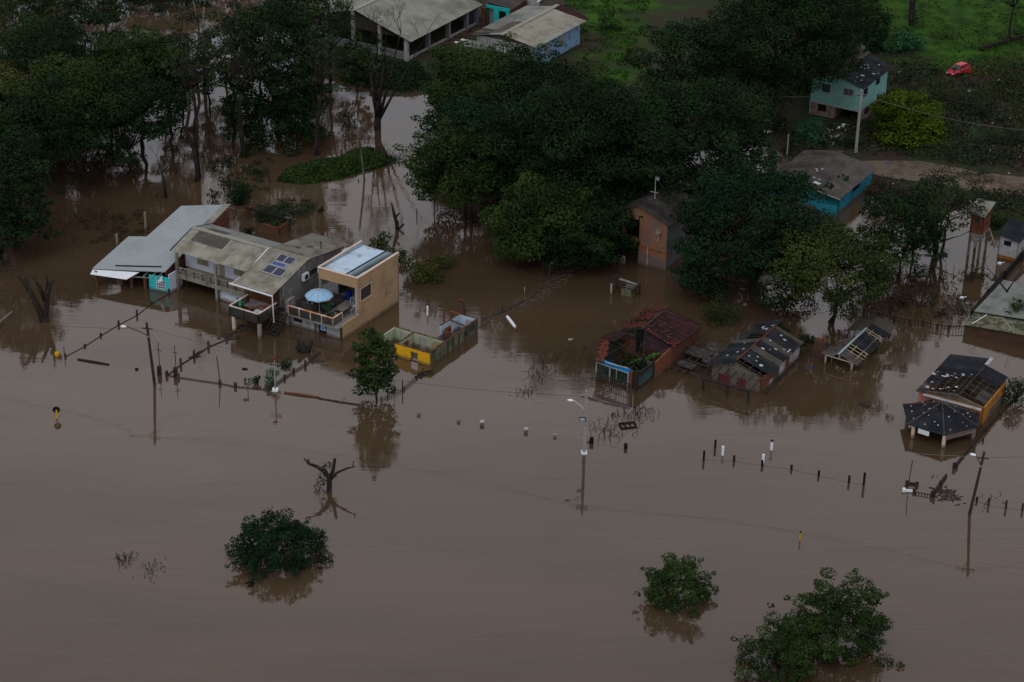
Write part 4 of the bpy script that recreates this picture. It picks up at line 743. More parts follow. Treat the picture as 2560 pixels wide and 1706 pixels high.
for y_ in (.0,.5): mb.bar((-3.1,y_,2.82),(.4,y_,1.68),.08); mb.bar((-3.1,y_-.4,2.82),(-6.3,y_-.4,1.7),.08)
for x_ in (-.6,-1.6,-2.5): mb.bar((x_,-.1,2.78+(-3.1-x_)*.33),(x_,1.3,2.78+(-3.1-x_)*.33),.06)
P(mb, 'rafters', 'old_wood'); mb = MB()
for (x_, y_, w_, l_) in ((-1.0,1.9,.3,.4),(-1.9,3.0,.16,.2),(-.9,2.0,.2,.25),(-2.2,4.9,.35,.25),(-1.2,6.1,.3,.16),(-2.3,7.0,.15,.3),(-1.3,8.6,.35,.22),(-1.9,9.0,.2,.25),(-.6,6.9,.2,.12),(-.1,7.2,.12,.8),(-1.7,2.2,.18,.15),(-1.6,5.4,.12,.12),(-2.6,2.3,.15,.2)):
    z_ = 2.85-1.13*(x_+3.15)/3.5+.05; mb.slab([(x_-w_/2,y_-l_/2,z_+.32*w_/2),(x_+w_/2,y_-l_/2,z_-.32*w_/2),(x_+w_/2,y_+l_/2,z_-.32*w_/2),(x_-w_/2,y_+l_/2,z_+.32*w_/2)], .02)
for (x_, y_, w_, l_) in ((-5.0,2.0,.25,.2),(-3.9,3.6,.3,.18),(-4.2,2.8,.2,.3),(-4.0,9.4,.7,.2),(-4.5,9.9,.3,.4),(-3.7,9.0,.2,.2),(-3.5,10.2,.3,.2),(-4.6,5.4,.2,.15)):
    z_ = 2.85-1.1*(-3.15-x_)/3.15+.05; mb.slab([(x_-w_/2,y_-l_/2,z_-.35*w_/2),(x_+w_/2,y_-l_/2,z_+.35*w_/2),(x_+w_/2,y_+l_/2,z_+.35*w_/2),(x_-w_/2,y_+l_/2,z_-.35*w_/2)], .02)
P(mb, 'white_chips', 'chip_white')
P(MB().bar((-5.7,-2.67,1.38), (-.1,-2.67,1.38), .2, .22), 'pergola_beam', 'dark_wood')
for x_ in (-5.5,-2.67,-.23): P(MB().box(x_-.1,x_+.1,-2.77,-2.57,-1.5,1.3), 'pergola_post', 'dark_wood')
for i in range(7): x_ = -5.6+i*.92; P(MB().bar((x_,-2.8,1.48), (x_-.05,-.02,1.78), .08), 'pergola_rafter', 'dark_wood')
h = bld('brick_pillar', W(h,1.9,11.3), 'dark brown brick pillar behind the black-roofed house', 'pillar'); P(MB().box(-.7,.7,-.3,.5,-1.5,1.9), 'shaft', 'dead_brown'); P(MB().box(-.55,.1,-.25,.3,1.9,2.05).box(.2,.6,-.1,.4,1.9,2.1), 'broken_top', 'brick')
# --- open shed
h = bld('open_shed', BH, 'open timber shed with pale ridge beam and missing roof sheets', 'shed')
for (x_, y_, hh) in ((3.09,9.95,1.15),(6.21,9.79,1.1),(6.27,13.66,1.05),(6.32,17.62,1.05),(3.1,14,1.1),(3.1,18,1.1)): P(MB().box(x_-.08,x_+.08,y_-.08,y_+.08,-1.5,hh), 'post', 'cream_post')
P(MB().bar((3.0,9.85,1.12),(6.4,9.75,1.08),.1).bar((4.7,9.8,1.1),(4.7,9.8,1.75),.08).bar((3.0,9.8,1.1),(4.7,9.75,1.75),.07).bar((6.4,9.75,1.08),(4.7,9.75,1.75),.07), 'truss', 'cream_post')
P(MB().bar((4.72,9.4,1.86),(4.82,17.0,1.86),.22,.07), 'ridge_beam', 'teal_ridge'); P(MB().bar((4.8,17,1.84),(4.8,20.3,1.84),.16,.05), 'ridge_beam', 'brown_sheet')
rslab(9.6,10.9,4.7,6.9,1.8,1.0,'roof_taupe'); rslab(13.0,16.2,4.9,7.0,1.74,.95,'black_roof'); rslab(17.4,18.6,4.85,7.0,1.75,1.0,'black_roof'); rslab(18.6,20.6,4.8,7.0,1.8,1.02,'brown_sheet', dz=.004)
rslab(9.7,12.0,4.7,2.5,1.8,1.1,'roof_taupe'); rslab(12.6,14.2,4.7,3.2,1.75,1.2,'roof_taupe'); rslab(16.5,20.6,4.75,2.6,1.78,1.05,'brown_sheet'); mb = MB()
for y_ in (11.3,12.0,12.7,16.6,17.1): mb.bar((4.75,y_,1.72),(6.9,y_,.96),.06)
for x_ in (5.4,6.3): mb.bar((x_,10,1.74-(x_-4.7)*.35),(x_,18,1.74-(x_-4.7)*.35),.06)
P(mb, 'rafters', 'cream_post')
# --- orange house with black roof
RH = (48.954, 192.865); h = bld('orange_walled_house', RH, 'orange house with wrecked black roof joined to the front pavilion')
P(MB().wall((-7.1,-.6), (-.1,-.6), -1.5, 2.1, .15), 'front_wall', 'orange_wall'); P(MB().wall((-7.12,-.62), (-4.6,-.62), -1.5, 2.08, .03), 'pink_wall', 'pink_wall')
P(MB().wall((-7.1,-.5),(-3.2,-.5),2.1,2.15,.15,zf=2.8).wall((-3.2,-.5),(-.1,-.5),2.1,2.8,.15,zf=2.15), 'gable', 'wall_taupe')
P(MB().wall((-.1,-.6), (-.1,6.4), -1.5, 2.1, .15), 'side_wall', 'orange_wall'); P(MB().box(-.1,-.06,1.5,6.4,-.3,1.0), 'render_patch', 'wall_taupe'); P(MB().wall((-.1,6.4),(-7,6.4),-1.5,2.1,.15), 'back_wall', 'wall_taupe'); P(MB().wall((-7.1,6.4),(-7.1,-.6),-1.5,2.0,.15), 'left_wall', 'pink_wall')
rslab(4.2,9.0,-2.8,-7.3,2.95,2.25,'black_roof'); rslab(-.9,.6,-6.2,-7.4,2.35,2.2,'roof_taupe'); rslab(1.2,3.4,-5.8,-7.35,2.45,2.22,'black_roof'); rslab(4.6,7.2,-2.7,-.2,2.95,2.25,'black_roof'); rslab(.4,2.6,-1.4,-.25,2.55,2.2,'roof_taupe'); mb = MB()
for i in range(9): y_ = -.8+i*.62; mb.bar((-2.8,y_,2.86),(-7.3,y_,2.16),.07)
for x_ in (-3.4,-4.2,-5.0,-5.8,-6.6,-7.2): mb.bar((x_,-.9,2.9+(x_+2.8)*.155),(x_,4.6,2.9+(x_+2.8)*.155),.08)
for y_ in (.3,1.4,2.4,3.5,4.4): mb.bar((-2.8,y_,2.88),(-.3,y_,2.2),.07)
for x_ in (-2.0,-1.2,-.4): mb.bar((x_,.0,2.9-(x_+2.8)*.28),(x_,4.8,2.9-(x_+2.8)*.28),.08)
P(mb, 'rafters', 'old_wood'); P(MB().bar((-2.8,-.4,2.95),(-2.72,9.0,3.0),.14,.08), 'ridge', 'old_wood'); P(MB().box(-2.9,-2.5,7.2,9.1,3.02,3.08), 'ridge_cap', 'white_dirty'); mb = MB()
for i in range(26): x_ = -7.2+random.random()*4.2; y_ = random.choice((3.9,4.1,1.0,.2,3.2))+random.gauss(0,.25); z_ = 2.95+(x_+2.8)*.155+.06; s_ = random.uniform(.05,.16); mb.box(x_-s_,x_+s_,y_-s_*.6,y_+s_*.6,z_,z_+.03)
P(mb, 'white_chips', 'chip_white'); P(MB().bar((-6.5,-1.0,2.1),(-.2,-1.0,2.1),.35,.12), 'gutter_ledge', 'white_dirty')
MBp = [(-7.85,-3.2),(-5.82,-6.9),(-1.83,-7.1),(.48,-3.5),(-.3,-.9),(-5.8,-.7)]; ap = (-3.7,-3.2,3.0)
for i in range(6):
    a, b = MBp[i], MBp[(i+1) % 6]; P(MB().corr((*a,1.5),(*b,1.5),(ap[0]+.01*(b[0]-ap[0]),ap[1]+.01*(b[1]-ap[1]),ap[2]),(ap[0]+.01*(a[0]-ap[0]),ap[1]+.01*(a[1]-ap[1]),ap[2]),.25,.02), 'pavilion_roof', 'black_roof')
    P(MB().bar((*a,1.56),(*ap[:2],3.05),.13,.06), 'hip_cap', 'roof_taupe' if i else 'rust')
mb = MB()
for (x_, y_) in ((-6.8,-3.6),(-6.3,-4.6),(-5.4,-3.5),(-4.6,-4.3),(-4.9,-5.0),(-4.3,-5.2),(-3.4,-5.8),(-2.9,-6.1),(-5.6,-5.9),(-3.3,-4.0),(-2.2,-3.4),(-1.4,-3.0),(-2.4,-4.5),(-1.0,-4.2),(-.5,-4.3),(-4.2,-6.4),(-1.6,-6.0),(-2.5,-2.5),(-1.2,-2.2),(-.8,-2.6),(-6.0,-2.4),(-4.9,-2.2)):
    best = 9
    for i in range(6):
        a, b = Vector((*MBp[i],1.5)), Vector((*MBp[(i+1) % 6],1.5)); n_v = (b-a).cross(Vector(ap)-a)
        if abs(n_v.z) > 1e-6: best = min(best, a.z-(n_v.x*(x_-a.x)+n_v.y*(y_-a.y))/n_v.z)
    s_ = random.uniform(.04,.085); mb.box(x_-s_,x_+s_*.8,y_-s_,y_+s_,best+.02,best+.07)
P(mb, 'white_chips', 'chip_white')
for (x_, y_) in ((-5.3,-6.5),(-1.9,-6.75),(.1,-3.6),(-7.2,-3.1)): P(MB().box(x_-.16,x_+.16,y_-.14,y_+.14,-1.5,1.42), 'pavilion_post', 'pale_trim' if x_ != .1 else 'taupe_base')
P(MB().bar((-1.8,-6.8,1.15),(.2,-3.6,1.15),.16,.55), 'pavilion_beam', 'taupe_base'); P(MB().slab([(-4.6,-7.1,1.52),(-3.4,-7.15,1.5),(-3.3,-7.5,1.2),(-4.5,-7.45,1.22)],.04), 'torn_sheet', 'mattress')
# --- mint house
h = bld('mint_green_house', (47.55, 276.94), 'two-storey mint green house with black chipped roof on the bank')
P(MB().wall((-7.6,0), (0,0), 2.42, 5.9, .15, [(1.65,2.85,4.1,5.28), (4.8,6.35,4.25,5.25)]), 'upper_wall', 'mint_wall'); P(MB().wall((-7.6,-.02),(-3.8,-.02),5.9,5.92,.15,zf=6.95).wall((-3.8,-.02),(0,-.02),5.9,6.95,.15,zf=5.92), 'gable', 'mint_wall')
P(MB().wall((0,0), (0,9.2), 2.42, 5.85, .15, [(.5,2.1,4.1,5.4), (4.9,6.5,4.5,5.7)]), 'upper_wall', 'mint_wall'); P(MB().wall((0,9.2),(-7.6,9.2),0,5.9,.15), 'back_wall', 'mint_wall'); P(MB().wall((-7.6,9.2),(-7.6,0),0,5.9,.15), 'left_wall', 'mint_wall')
P(MB().wall((-7.6,.05), (0,.05), -.5, 2.4, .15, [(1.2,2.5,1.2,2.2), (3.8,7.2,-.5,2.15)]), 'lower_wall', 'rough_brick'); P(MB().wall((-.05,.05), (-.05,9.2), -.5, 2.4, .15, [(1.5,3.3,1.2,2.25)]), 'lower_wall', 'rough_brick')
P(MB().box(-7.65,.06,-.06,.2,2.28,2.44), 'floor_band', 'white_dirty'); P(MB().wall((-3.9,3.5),(-.3,3.5),-.5,2.3,.1), 'garage_back', 'black'); P(MB().wall((-3.95,3.5),(-3.95,.2),-.5,2.3,.1), 'garage_side', 'rough_brick')
P(MB().box(-5.95,-4.75,.05,.1,4.1,5.28), 'shuttered_window', 'old_wood'); wn = P(MB().box(-2.8,-1.25,.08,.13,4.25,5.25), 'window', 'black'); mb = MB()
for z_ in (4.35,4.6,4.85,5.1): mb.box(-2.7,-1.35,.02,.06,z_,z_+.05)
for x_ in (-2.8,-2.05,-1.3): mb.box(x_,x_+.06,.01,.05,4.25,5.25)
P(mb, 'window_bars', 'white_dirty', wn); P(MB().box(-6.4,-5.1,.1,.15,1.2,2.2), 'window', 'black')
for a in ((.5,2.1,4.1,5.4),(4.9,6.5,4.5,5.7),(1.55,3.35,1.2,2.25)): P(MB().box(-.14,-.1,*a), 'window', 'black')
rslab(-.4,10.9,-3.8,.35,7.05,5.85,'black_roof'); rslab(-.4,10.9,-3.8,-8.0,7.05,5.85,'brown_sheet'); P(MB().corr((-4.1,-.4,7.07),(-3.4,-.4,7.07),(-3.4,11,7.1),(-4.1,11,7.1),.2,.03), 'ridge', 'roof_taupe'); P(MB().box(-3.95,-3.75,3,7,7.12,7.16), 'ridge_gap', 'black'); mb = MB()
for (x_, y_, s_) in ((-2.6,6.4,.14),(-2.2,6.9,.14),(-1.8,6.2,.12),(-1.2,8.6,.14),(-.6,5.2,.2),(-1.4,3.1,.26),(-2.6,5.2,.1),(-3.0,4.3,.08),(-2.0,5.4,.1),(-.9,1.6,.12),(-1.7,1.8,.1),(-2.6,1.4,.1),(-1.3,.4,.08),(-.2,6.0,.1)): mb.box(x_-s_,x_+s_,y_-s_*.6,y_+s_*.6,7.05-(x_+3.8)*.289+.02,7.05-(x_+3.8)*.289+.08)
P(mb, 'white_chips', 'chip_white')
def dish(loc, r_, label, az=0., mast=.8, tilt=60):
    d = empty('satellite_dish', loc, label, 'satellite dish', rz=az); o = MB().lathe([(.02,0),(r_*.5,.06*r_),(r_*.85,.2*r_),(r_,.3*r_),(r_*.99,.33*r_),(r_*.8,.22*r_),(.02,.05)], (0,0,0), 18).build('dish', 'white_dirty', d, True); o.location = (0,0,mast); o.rotation_euler = (R(tilt),0,0)
    MB().tube([(0,.05,-.6),(0,.05,mast)], .04, 6).build('mast', 'alu', d); a = MB()
    for k in (-1,0,1): a.bar((k*r_*.8,-.2*r_,mast-.3*r_*(k==0)*2),(0,-r_*.75,mast+r_*.35),.03)
    a.build('feed_arm', 'alu', d); return d
dish(W(h,-5.6,12.5,6.2), .6, 'grey satellite dish on a mast behind the mint green house')
# small hut behind the mint house
p = at(1900+915/3.564, 395/3.564, .5); h = bld('brick_hut', (p.x-.5, p.y), 'small brick hut with a white door and dark roof beneath the big trees', 'hut')
P(MB().wall((-2.6,0),(0,0),-.3,2.6,.15), 'wall', 'brick_orange'); P(MB().wall((0,0),(0,2.4),-.3,2.6,.15), 'wall', 'brick_orange'); P(MB().wall((-2.6,3),(-2.6,0),-.3,2.6,.15), 'wall', 'brick'); P(MB().box(-2.3,-.9,-.06,-.01,.6,2.4), 'white_panel', 'white_paint'); P(MB().box(.0,.04,.9,1.5,1.4,2.2), 'window', 'black'); P(MB().slab([(-3,-.4,2.5),(.3,-.4,2.75),(.3,2.8,3.0),(-3,2.8,2.75)],.1), 'roof', 'roof_taupe')
# --- sky-blue shed, teal hut, hangar share one frame
BO = (5.316, 301.594); h = bld('long_blue_house', BO, 'long low house with peeling pale blue wall and ribbed grey roof')
P(MB().wall((0,-5.2),(0,8.2),-.5,4.0,.2,[(3.1,4.3,1.4,3.2),(7.2,8.6,1.6,3.3)]), 'side_wall', 'sky_wall')
for a, b in ((-2.1,-.9),(2.0,3.4)): P(MB().box(-.12,-.06,a,b,1.4,3.3), 'window', 'white_dirty')
P(MB().wall((-10.3,-5),(-.2,-5),-.5,3.8,.2), 'front_wall', 'white_dirty'); P(MB().wall((-10.3,-5),(-5.5,-5),3.8,3.85,.2,zf=4.6).wall((-5.5,-5),(-.2,-5),3.8,4.6,.2,zf=3.85), 'gable', 'roof_taupe'); P(MB().wall((-10.3,9),(-10.3,-5),-.5,3.7,.2), 'left_wall', 'white_dirty')
def cs_(x0,y0,z0,x1,z1,y1,m,nm='roof',p=.35): return P(MB().corr((x0,y0,z0),(x0,y1,z0),(x1,y1,z1),(x1,y0,z1),p,.035), nm, m)
cs_(-5.6,-5.6,4.85,.45,3.92,9.2,'fibre_cream_y'); cs_(-5.6,-5.6,4.85,-10.9,3.9,10.4,'fibre_grey_y'); cs_(-7.9,-5.55,4.46,-10.92,3.92,5.2,'roof_taupe','dark_roof_sheet'); cs_(-5.9,-4.8,4.83,-7.9,4.48,1.5,'fibre_dark','dark_roof_sheet')
P(MB().corr((-5.9,-5.7,4.88),(-5.2,-5.7,4.88),(-5.2,11,4.95),(-5.9,11,4.95),.2,.04,.06), 'ridge_cap', 'ridge_cream'); P(MB().corr((-.2,9.2,3.95),(-5.4,9.2,4.85),(-5.4,11.8,4.8),(.2,10.6,3.9),.3,.03), 'rear_tiled_roof', 'tile_red')
cs_(-3.2,-8.4,3.3,-11.3,2.9,-5.5,'fibre_grey_y','porch_roof')
for x_ in (-11,-7,-3.4): P(MB().box(x_-.1,x_+.1,-8.3,-8.1,-.5,2.9), 'porch_post', 'concrete')
h = bld('teal_hut', BO, 'roofless-looking teal painted hut wedged between the hangar and blue house', 'hut')
P(MB().wall((-16.8,8),(-12.3,8),-.2,3.75,.2,[(.5,1.6,-.2,3.3),(2.5,3.8,1.9,3.2)]), 'front_wall', 'teal_paint'); P(MB().box(-16.3,-15.2,8.5,8.6,-.2,3.3), 'doorway', 'grey_wall'); P(MB().box(-14.3,-13,8.4,8.5,1.9,3.2), 'window', 'black')
P(MB().wall((-12.3,8),(-12.3,13),-.2,3.6,.2), 'side_wall', 'brick'); P(MB().wall((-16.8,13),(-16.8,8),-.2,3.9,.2), 'side_wall', 'brick'); P(MB().corr((-17,8.6,3.95),(-12.1,8.6,3.6),(-12.1,13,4.1),(-17,13,4.4),.3,.03), 'roof', 'roof_taupe')
P(MB().box(-16.9,-16.2,7.2,7.9,-.2,3.4), 'brick_pier', 'dead_brown')
h = bld('rear_annex', BO, 'brown walled building with white gutters at the top edge of the view', 'building'); P(MB().wall((-9.5,12.5),(-9.5,20),-.2,4.6,.2), 'side_wall', 'taupe_base'); P(MB().wall((-17,13.3),(-9.5,13.3),-.2,4.9,.2), 'front_wall', 'white_dirty'); P(MB().slab([(-17.5,13.6,5.3),(-9.9,13.6,5.3),(-9.9,20,6),(-17.5,20,6)],.12), 'roof', 'fibre_grey_y'); P(MB().bar((-17.6,13.1,5.15),(-11,13.1,5.15),.25,.2), 'gutter', 'white_paint'); P(MB().bar((-9.3,11.2,4.6),(-9.3,20,5.3),.25,.12), 'gutter', 'white_paint')
h = bld('hangar', BO, 'big open-sided hangar with wide beige sheet roof and pale columns', 'hangar')
P(MB().corr((-16.5,-13.2,3.8),(-16.9,7.6,3.8),(-27.2,7.6,6.6),(-26.9,-12.6,6.6),.45,.05), 'roof', 'hangar_roof'); P(MB().corr((-26.9,-12.6,6.6),(-27.2,7.6,6.6),(-38,7.6,3.9),(-37.5,-12.2,3.9),.45,.05), 'roof', 'hangar_roof')
P(MB().bar((-26.95,-12.8,6.66),(-27.2,7.6,6.66),.5,.08), 'ridge_cap', 'ridge_cream')
for y_ in (-12.4,-6.6,-1.0,4.2,7.2): P(MB().box(-18.1,-17.5,y_-.25,y_+.25,-.2,3.9), 'column', 'grey_wall' if y_ > -12 else 'white_dirty')
for i in range(5): x_ = -37+i*4.8; P(MB().box(x_-.25,x_+.25,-12.5,-12.1,-.5,4.1+.26*min(x_+38,38-27-abs(x_+27)+27 if False else 11-abs(x_+27))*1), 'column', 'white_dirty')
P(MB().wall((-37.2,-12.2),(-17.9,-12.2),-.5,1.6,.2), 'front_low_wall', 'grey_wall'); P(MB().wall((-37.5,-12.1),(-26.9,-12.1),3.7,3.85,.12,zf=6.45).wall((-26.9,-12.1),(-17.2,-12.1),3.7,6.45,.12,zf=3.85), 'gable', 'roof_taupe'); P(MB().wall((-37.2,7.4),(-17.6,7.4),-.5,3.8,.2), 'back_wall', 'grey_wall'); P(MB().wall((-17.6,-12.2),(-17.75,7.4),-.5,.9,.2), 'side_low_wall', 'white_dirty'); P(MB().wall((-27,7.2),(-27,-11),-.5,3.6,.2), 'inner_wall', 'roof_taupe')
# --- salmon house
h = bld('salmon_house', (18.074, 229.057), 'tall stained salmon house with dark tiled roof half hidden by trees')
P(MB().wall((-3.75,0),(0,0),-1.5,6.0,.2), 'front_wall', 'salmon'); P(MB().wall((-3.77,-.012),(.01,-.012),-1.5,1.35,.05), 'stained_base', 'taupe_base'); P(MB().wall((-3.77,-.016),(.012,-.016),2.0,2.55,.05,zf=2.2), 'rust_stain', 'salmon_stain'); P(MB().wall((-3.77,-.014),(.012,-.014),1.35,2.0,.05,zf=2.0), 'stained_band', 'salmon')
P(MB().wall((0,0),(0,7.6),-1.5,5.9,.2), 'side_wall', 'grey_wall'); P(MB().wall((-7.4,.0),(-3.9,.0),5.6,5.9,.2,zf=7.4).wall((-3.9,0),(0,0),6.0,7.4,.2,zf=6.01), 'gable', 'salmon'); P(MB().wall((-7.4,3.0),(-3.75,3.0),-1.5,6,.2), 'recess_wall', 'black'); P(MB().wall((-3.75,3),(-3.75,.1),-1.5,6,.2), 'recess_side', 'taupe_base'); P(MB().wall((-7.4,7.6),(-7.4,0),-1.5,5.8,.2), 'left_wall', 'taupe_base'); P(MB().wall((0,7.6),(-7.4,7.6),-1.5,5.8,.2), 'back_wall', 'taupe_base')
P(MB().wall((-6.6,-1.1),(-5.0,-1.0),-1.5,.95,.2), 'low_wall', 'white_dirty'); P(MB().box(-6.1,-5.4,-.15,0,3,5.7).box(-7.4,-3.9,0,.2,2.7,3.2), 'balcony_pier', 'salmon')
cs_(-3.9,-.45,7.6,.4,6.0,8.0,'dark_tiles',p=.25); cs_(-3.9,-.45,7.6,-7.9,5.8,8.0,'dark_tiles',p=.25)
P(MB().bar((-2.35,-.12,-1),(-2.5,-.12,2.65),.11), 'white_pipe', 'white_dirty'); P(MB().tube([(-3.4,3,7.3),(-3.45,3,10.3)],.05,6), 'antenna_mast', 'alu'); P(MB().box(-3.4,-2.95,2.98,3.02,9.8,10.3).bar((-4.1,3,8.2),(-3.0,3,8.2),.05), 'antenna_head', 'alu')
dish(W(h,-1.1,-.3,4.3), .35, 'small satellite dish fixed to the salmon wall', AZ, .5)
# --- teal-walled house with taupe roof
h = bld('teal_walled_house', (41.015, 245.83), 'low house with brown corrugated roof and weathered cyan wall')
P(MB().wall((-.8,1.0),(-.8,12.0),-1,2.35,.2,[(4.2,6.6,1.2,2.2)]), 'side_wall', 'cyan_wall'); P(MB().box(-.92,-.86,5.2,7.6,1.2,2.2), 'window', 'black'); P(MB().wall((-10.4,1.0),(-.8,1.0),-1,2.3,.2), 'front_wall', 'cyan_wall'); P(MB().wall((-3.2,-.6),(-.4,-.6),-1,1.3,.1,zf=1.6), 'front_fence_wall', 'cyan_wall'); P(MB().wall((-10.4,12),(-10.4,1),-1,2.3,.2), 'left_wall', 'taupe_base'); P(MB().wall((-.8,12),(-10.4,12),-1,2.3,.2), 'back_wall', 'taupe_base')
cs_(-5.5,-.1,3.35,-.25,2.45,12.2,'roof_taupe',p=.28); cs_(-5.5,2.6,3.35,-10.9,2.3,13.0,'roof_taupe',p=.28); cs_(-3.2,-.2,2.96,-.25,2.46,12.1,'fibre_dark','roof_sheet',p=.28); P(MB().slab([(-4.6,1.1,3.3),(-3.8,1.0,3.2),(-3.6,1.5,3.2),(-4.5,1.7,3.3)],.05), 'torn_sheet', 'chip_white'); mb = MB()
for (x_, y_) in ((-5.0,2.4),(-5.9,5.2),(-5.3,5.6),(-5.6,4.7),(-4.2,2.2)): mb.box(x_-.13,x_+.13,y_-.1,y_+.1,3.32,3.42)
P(mb, 'white_chips', 'chip_white'); P(MB().bar((-3.3,-.3,2.9),(-.2,-.3,2.4),.1,.08), 'barge_board', 'cream_post')
# --- brick tower on stilts
h = bld('brick_tower', (56.328, 232.645), 'orange brick cabin raised on four thin stilts above the water', 'tower')
for x_, y_ in ((-2.25,1.0),(-.95,1.0),(-.95,3.4),(-2.25,3.4)): P(MB().box(x_-.13,x_+.13,y_-.13,y_+.13,-1.5,3.1), 'stilt', 'taupe_base')
P(MB().box(-2.45,-.75,.85,3.6,3.05,3.2), 'floor_slab', 'concrete'); P(MB().wall((-2.4,.9),(-.8,.9),3.2,5.75,.15,[(.55,1.15,4.6,5.3)]), 'front_wall', 'brick_orange'); P(MB().wall((-.8,.9),(-.8,3.55),3.2,5.75,.15,zf=6.4), 'side_wall', 'brick_orange'); P(MB().wall((-2.4,3.55),(-2.4,.9),3.2,6.4,.15,zf=5.75), 'side_wall', 'brick_orange'); P(MB().wall((-.8,3.55),(-2.4,3.55),3.2,6.35,.15), 'back_wall', 'brick_orange'); P(MB().box(-1.85,-1.25,1.0,1.05,4.6,5.3), 'window', 'dark_teal'); P(MB().slab([(-2.9,.5,5.78),(-.6,.5,5.72),(-.5,3.8,6.5),(-2.8,3.8,6.55)],.07), 'roof', 'hangar_roof')
dish(W(h,-1.3,.2,2.3), .55, 'round mesh satellite dish hanging beneath the orange brick tower', AZ, .6, 75)
P(MB().bar((-.8,3.6,2.9),(1.0,.9,2.2),.12), 'brace', 'concrete')
# --- white hut
h = bld('white_hut', (60.49, 233.37), 'small white block hut with black roof at the right edge', 'hut')
P(MB().wall((-2.4,0),(0,0),-1.5,3.0,.15,[(.6,1.5,1.7,2.4)],zf=2.6), 'front_wall', 'white_dirty'); P(MB().box(-1.8,-.9,.1,.15,1.7,2.4), 'window', 'black'); P(MB().box(-2.41,.01,-.015,-.0,-.4,.4), 'stained_base', 'salmon_stain'); P(MB().wall((0,0),(0,5),-1.5,2.6,.15), 'side_wall', 'white_dirty'); P(MB().wall((-2.4,5),(-2.4,0),-1.5,3.0,.15), 'left_wall', 'white_dirty'); P(MB().corr((-2.8,-.3,3.1),(.25,-.3,2.6),(.25,5.2,2.7),(-2.8,5.2,3.2),.25,.03), 'roof', 'black_roof')
# --- barn at right edge
h = bld('flooded_barn', (60.49, 233.37), 'flooded barn with wide pale roof and mossy lean-to behind a dark wall', 'barn')
P(MB().slab([(1.3,-18.65,1.45),(12,-18.0,2.2),(12,-8.6,2.3),(1.35,-9.0,1.5)],.08), 'roof', 'fibre_grey'); P(MB().slab([(1.35,-21.9,1.15),(12,-21.2,1.7),(12,-18.2,2.0),(1.3,-18.8,1.32)],.08), 'lean_to_roof', 'moss_wall'); P(MB().wall((1.3,-21.6),(12,-21.0),-1.5,1.05,.2,zf=1.5), 'front_wall', 'dead_brown'); P(MB().wall((1.5,-9.2),(1.5,-21.5),-1.5,1.1,.2), 'side_wall', 'black')
P(MB().bar((1.15,-9,1.55),(1.1,-18.8,1.45),.1,.12), 'barge_board', 'dark_wood'); P(MB().bar((2.2,-21.7,1.35),(2.9,-18.9,1.5),.07), 'white_pipe', 'white_plastic'); P(MB().bar((4.6,-18.9,1.65),(6.3,-20.8,1.6),.07), 'white_pipe', 'white_dirty')
def walllong(name, pts, z, m, label, t=.2, cat='wall', ht=None):
    h_ = empty(name, at(*pts[0]), label, cat)
    for i, (a, b) in enumerate(zip(pts, pts[1:])):
        A = at(*a)-h_.location; B = at(*b)-h_.location; MB().wall((A.x,A.y),(B.x,B.y),-1.5,z,t).build('panel', m, h_)
        MB().box(A.x-.16,A.x+.16,A.y-.16,A.y+.16,-1.5,z+.22).build('post', m, h_)
    return h_
walllong('boundary_wall', [(2429,792),(2470,742),(2512,696),(2552,652),(2600,600)], .75, 'black', 'black boundary wall running up behind the flooded barn')
walllong('boundary_wall', [(2390,1168),(2428,1120),(2462,1080),(2500,1040),(2540,998),(2590,945)], .22, 'dark_wood', 'long low dark wall beside the orange-walled house')
walllong('boundary_wall', [(2334,1240),(2352,1214),(2368,1192)], .3, 'dark_wood', 'short dark wall stub beside the triangular debris')
walllong('boundary_wall', [(1915,985),(1950,950),(1985,915),(2020,880),(2035,840)], .06, 'dark_wood', 'barely emerging dark wall beside the black-roofed house')
# --- little concrete pen
h = bld('concrete_pen', (13.75, 221.507), 'small concrete trough with a flat slatted frame roof in brown water', 'pen')
P(MB().wall((-1.45,0),(0,0),-1.5,.85,.14).wall((0,0),(0,.8),-1.5,.85,.14), 'trough', 'moss_wall'); P(MB().wall((-1.3,.75),(-.1,.75),-1.5,.85,.1), 'trough_back', 'white_dirty'); P(MB().box(-2.62,-2.45,-.45,-.28,-1.5,1.35), 'post', 'cream_post'); P(MB().box(-2.7,-2.55,1.1,1.25,-1.5,1.35).box(.2,.35,1.2,1.35,-1.5,1.2), 'post', 'dark_wood'); mb = MB()
mb.bar((-2.8,-.4,1.4),(-2.9,1.6,1.5),.14); mb.bar((.2,-.2,1.1),(.3,1.4,1.3),.14)
for k in range(4): mb.bar((-2.8,-.4+k*.6,1.42),(.25,-.3+k*.58,1.2),.1)
P(mb, 'roof_frame', 'dark_wood'); P(MB().slab([(-2.3,.9,1.4),(.0,.9,1.22),(.0,1.3,1.25),(-2.3,1.3,1.43)],.03).slab([(-1.0,.2,1.3),(.0,.2,1.2),(.0,.6,1.2),(-1.0,.6,1.3)],.03), 'boards', 'block_grey')

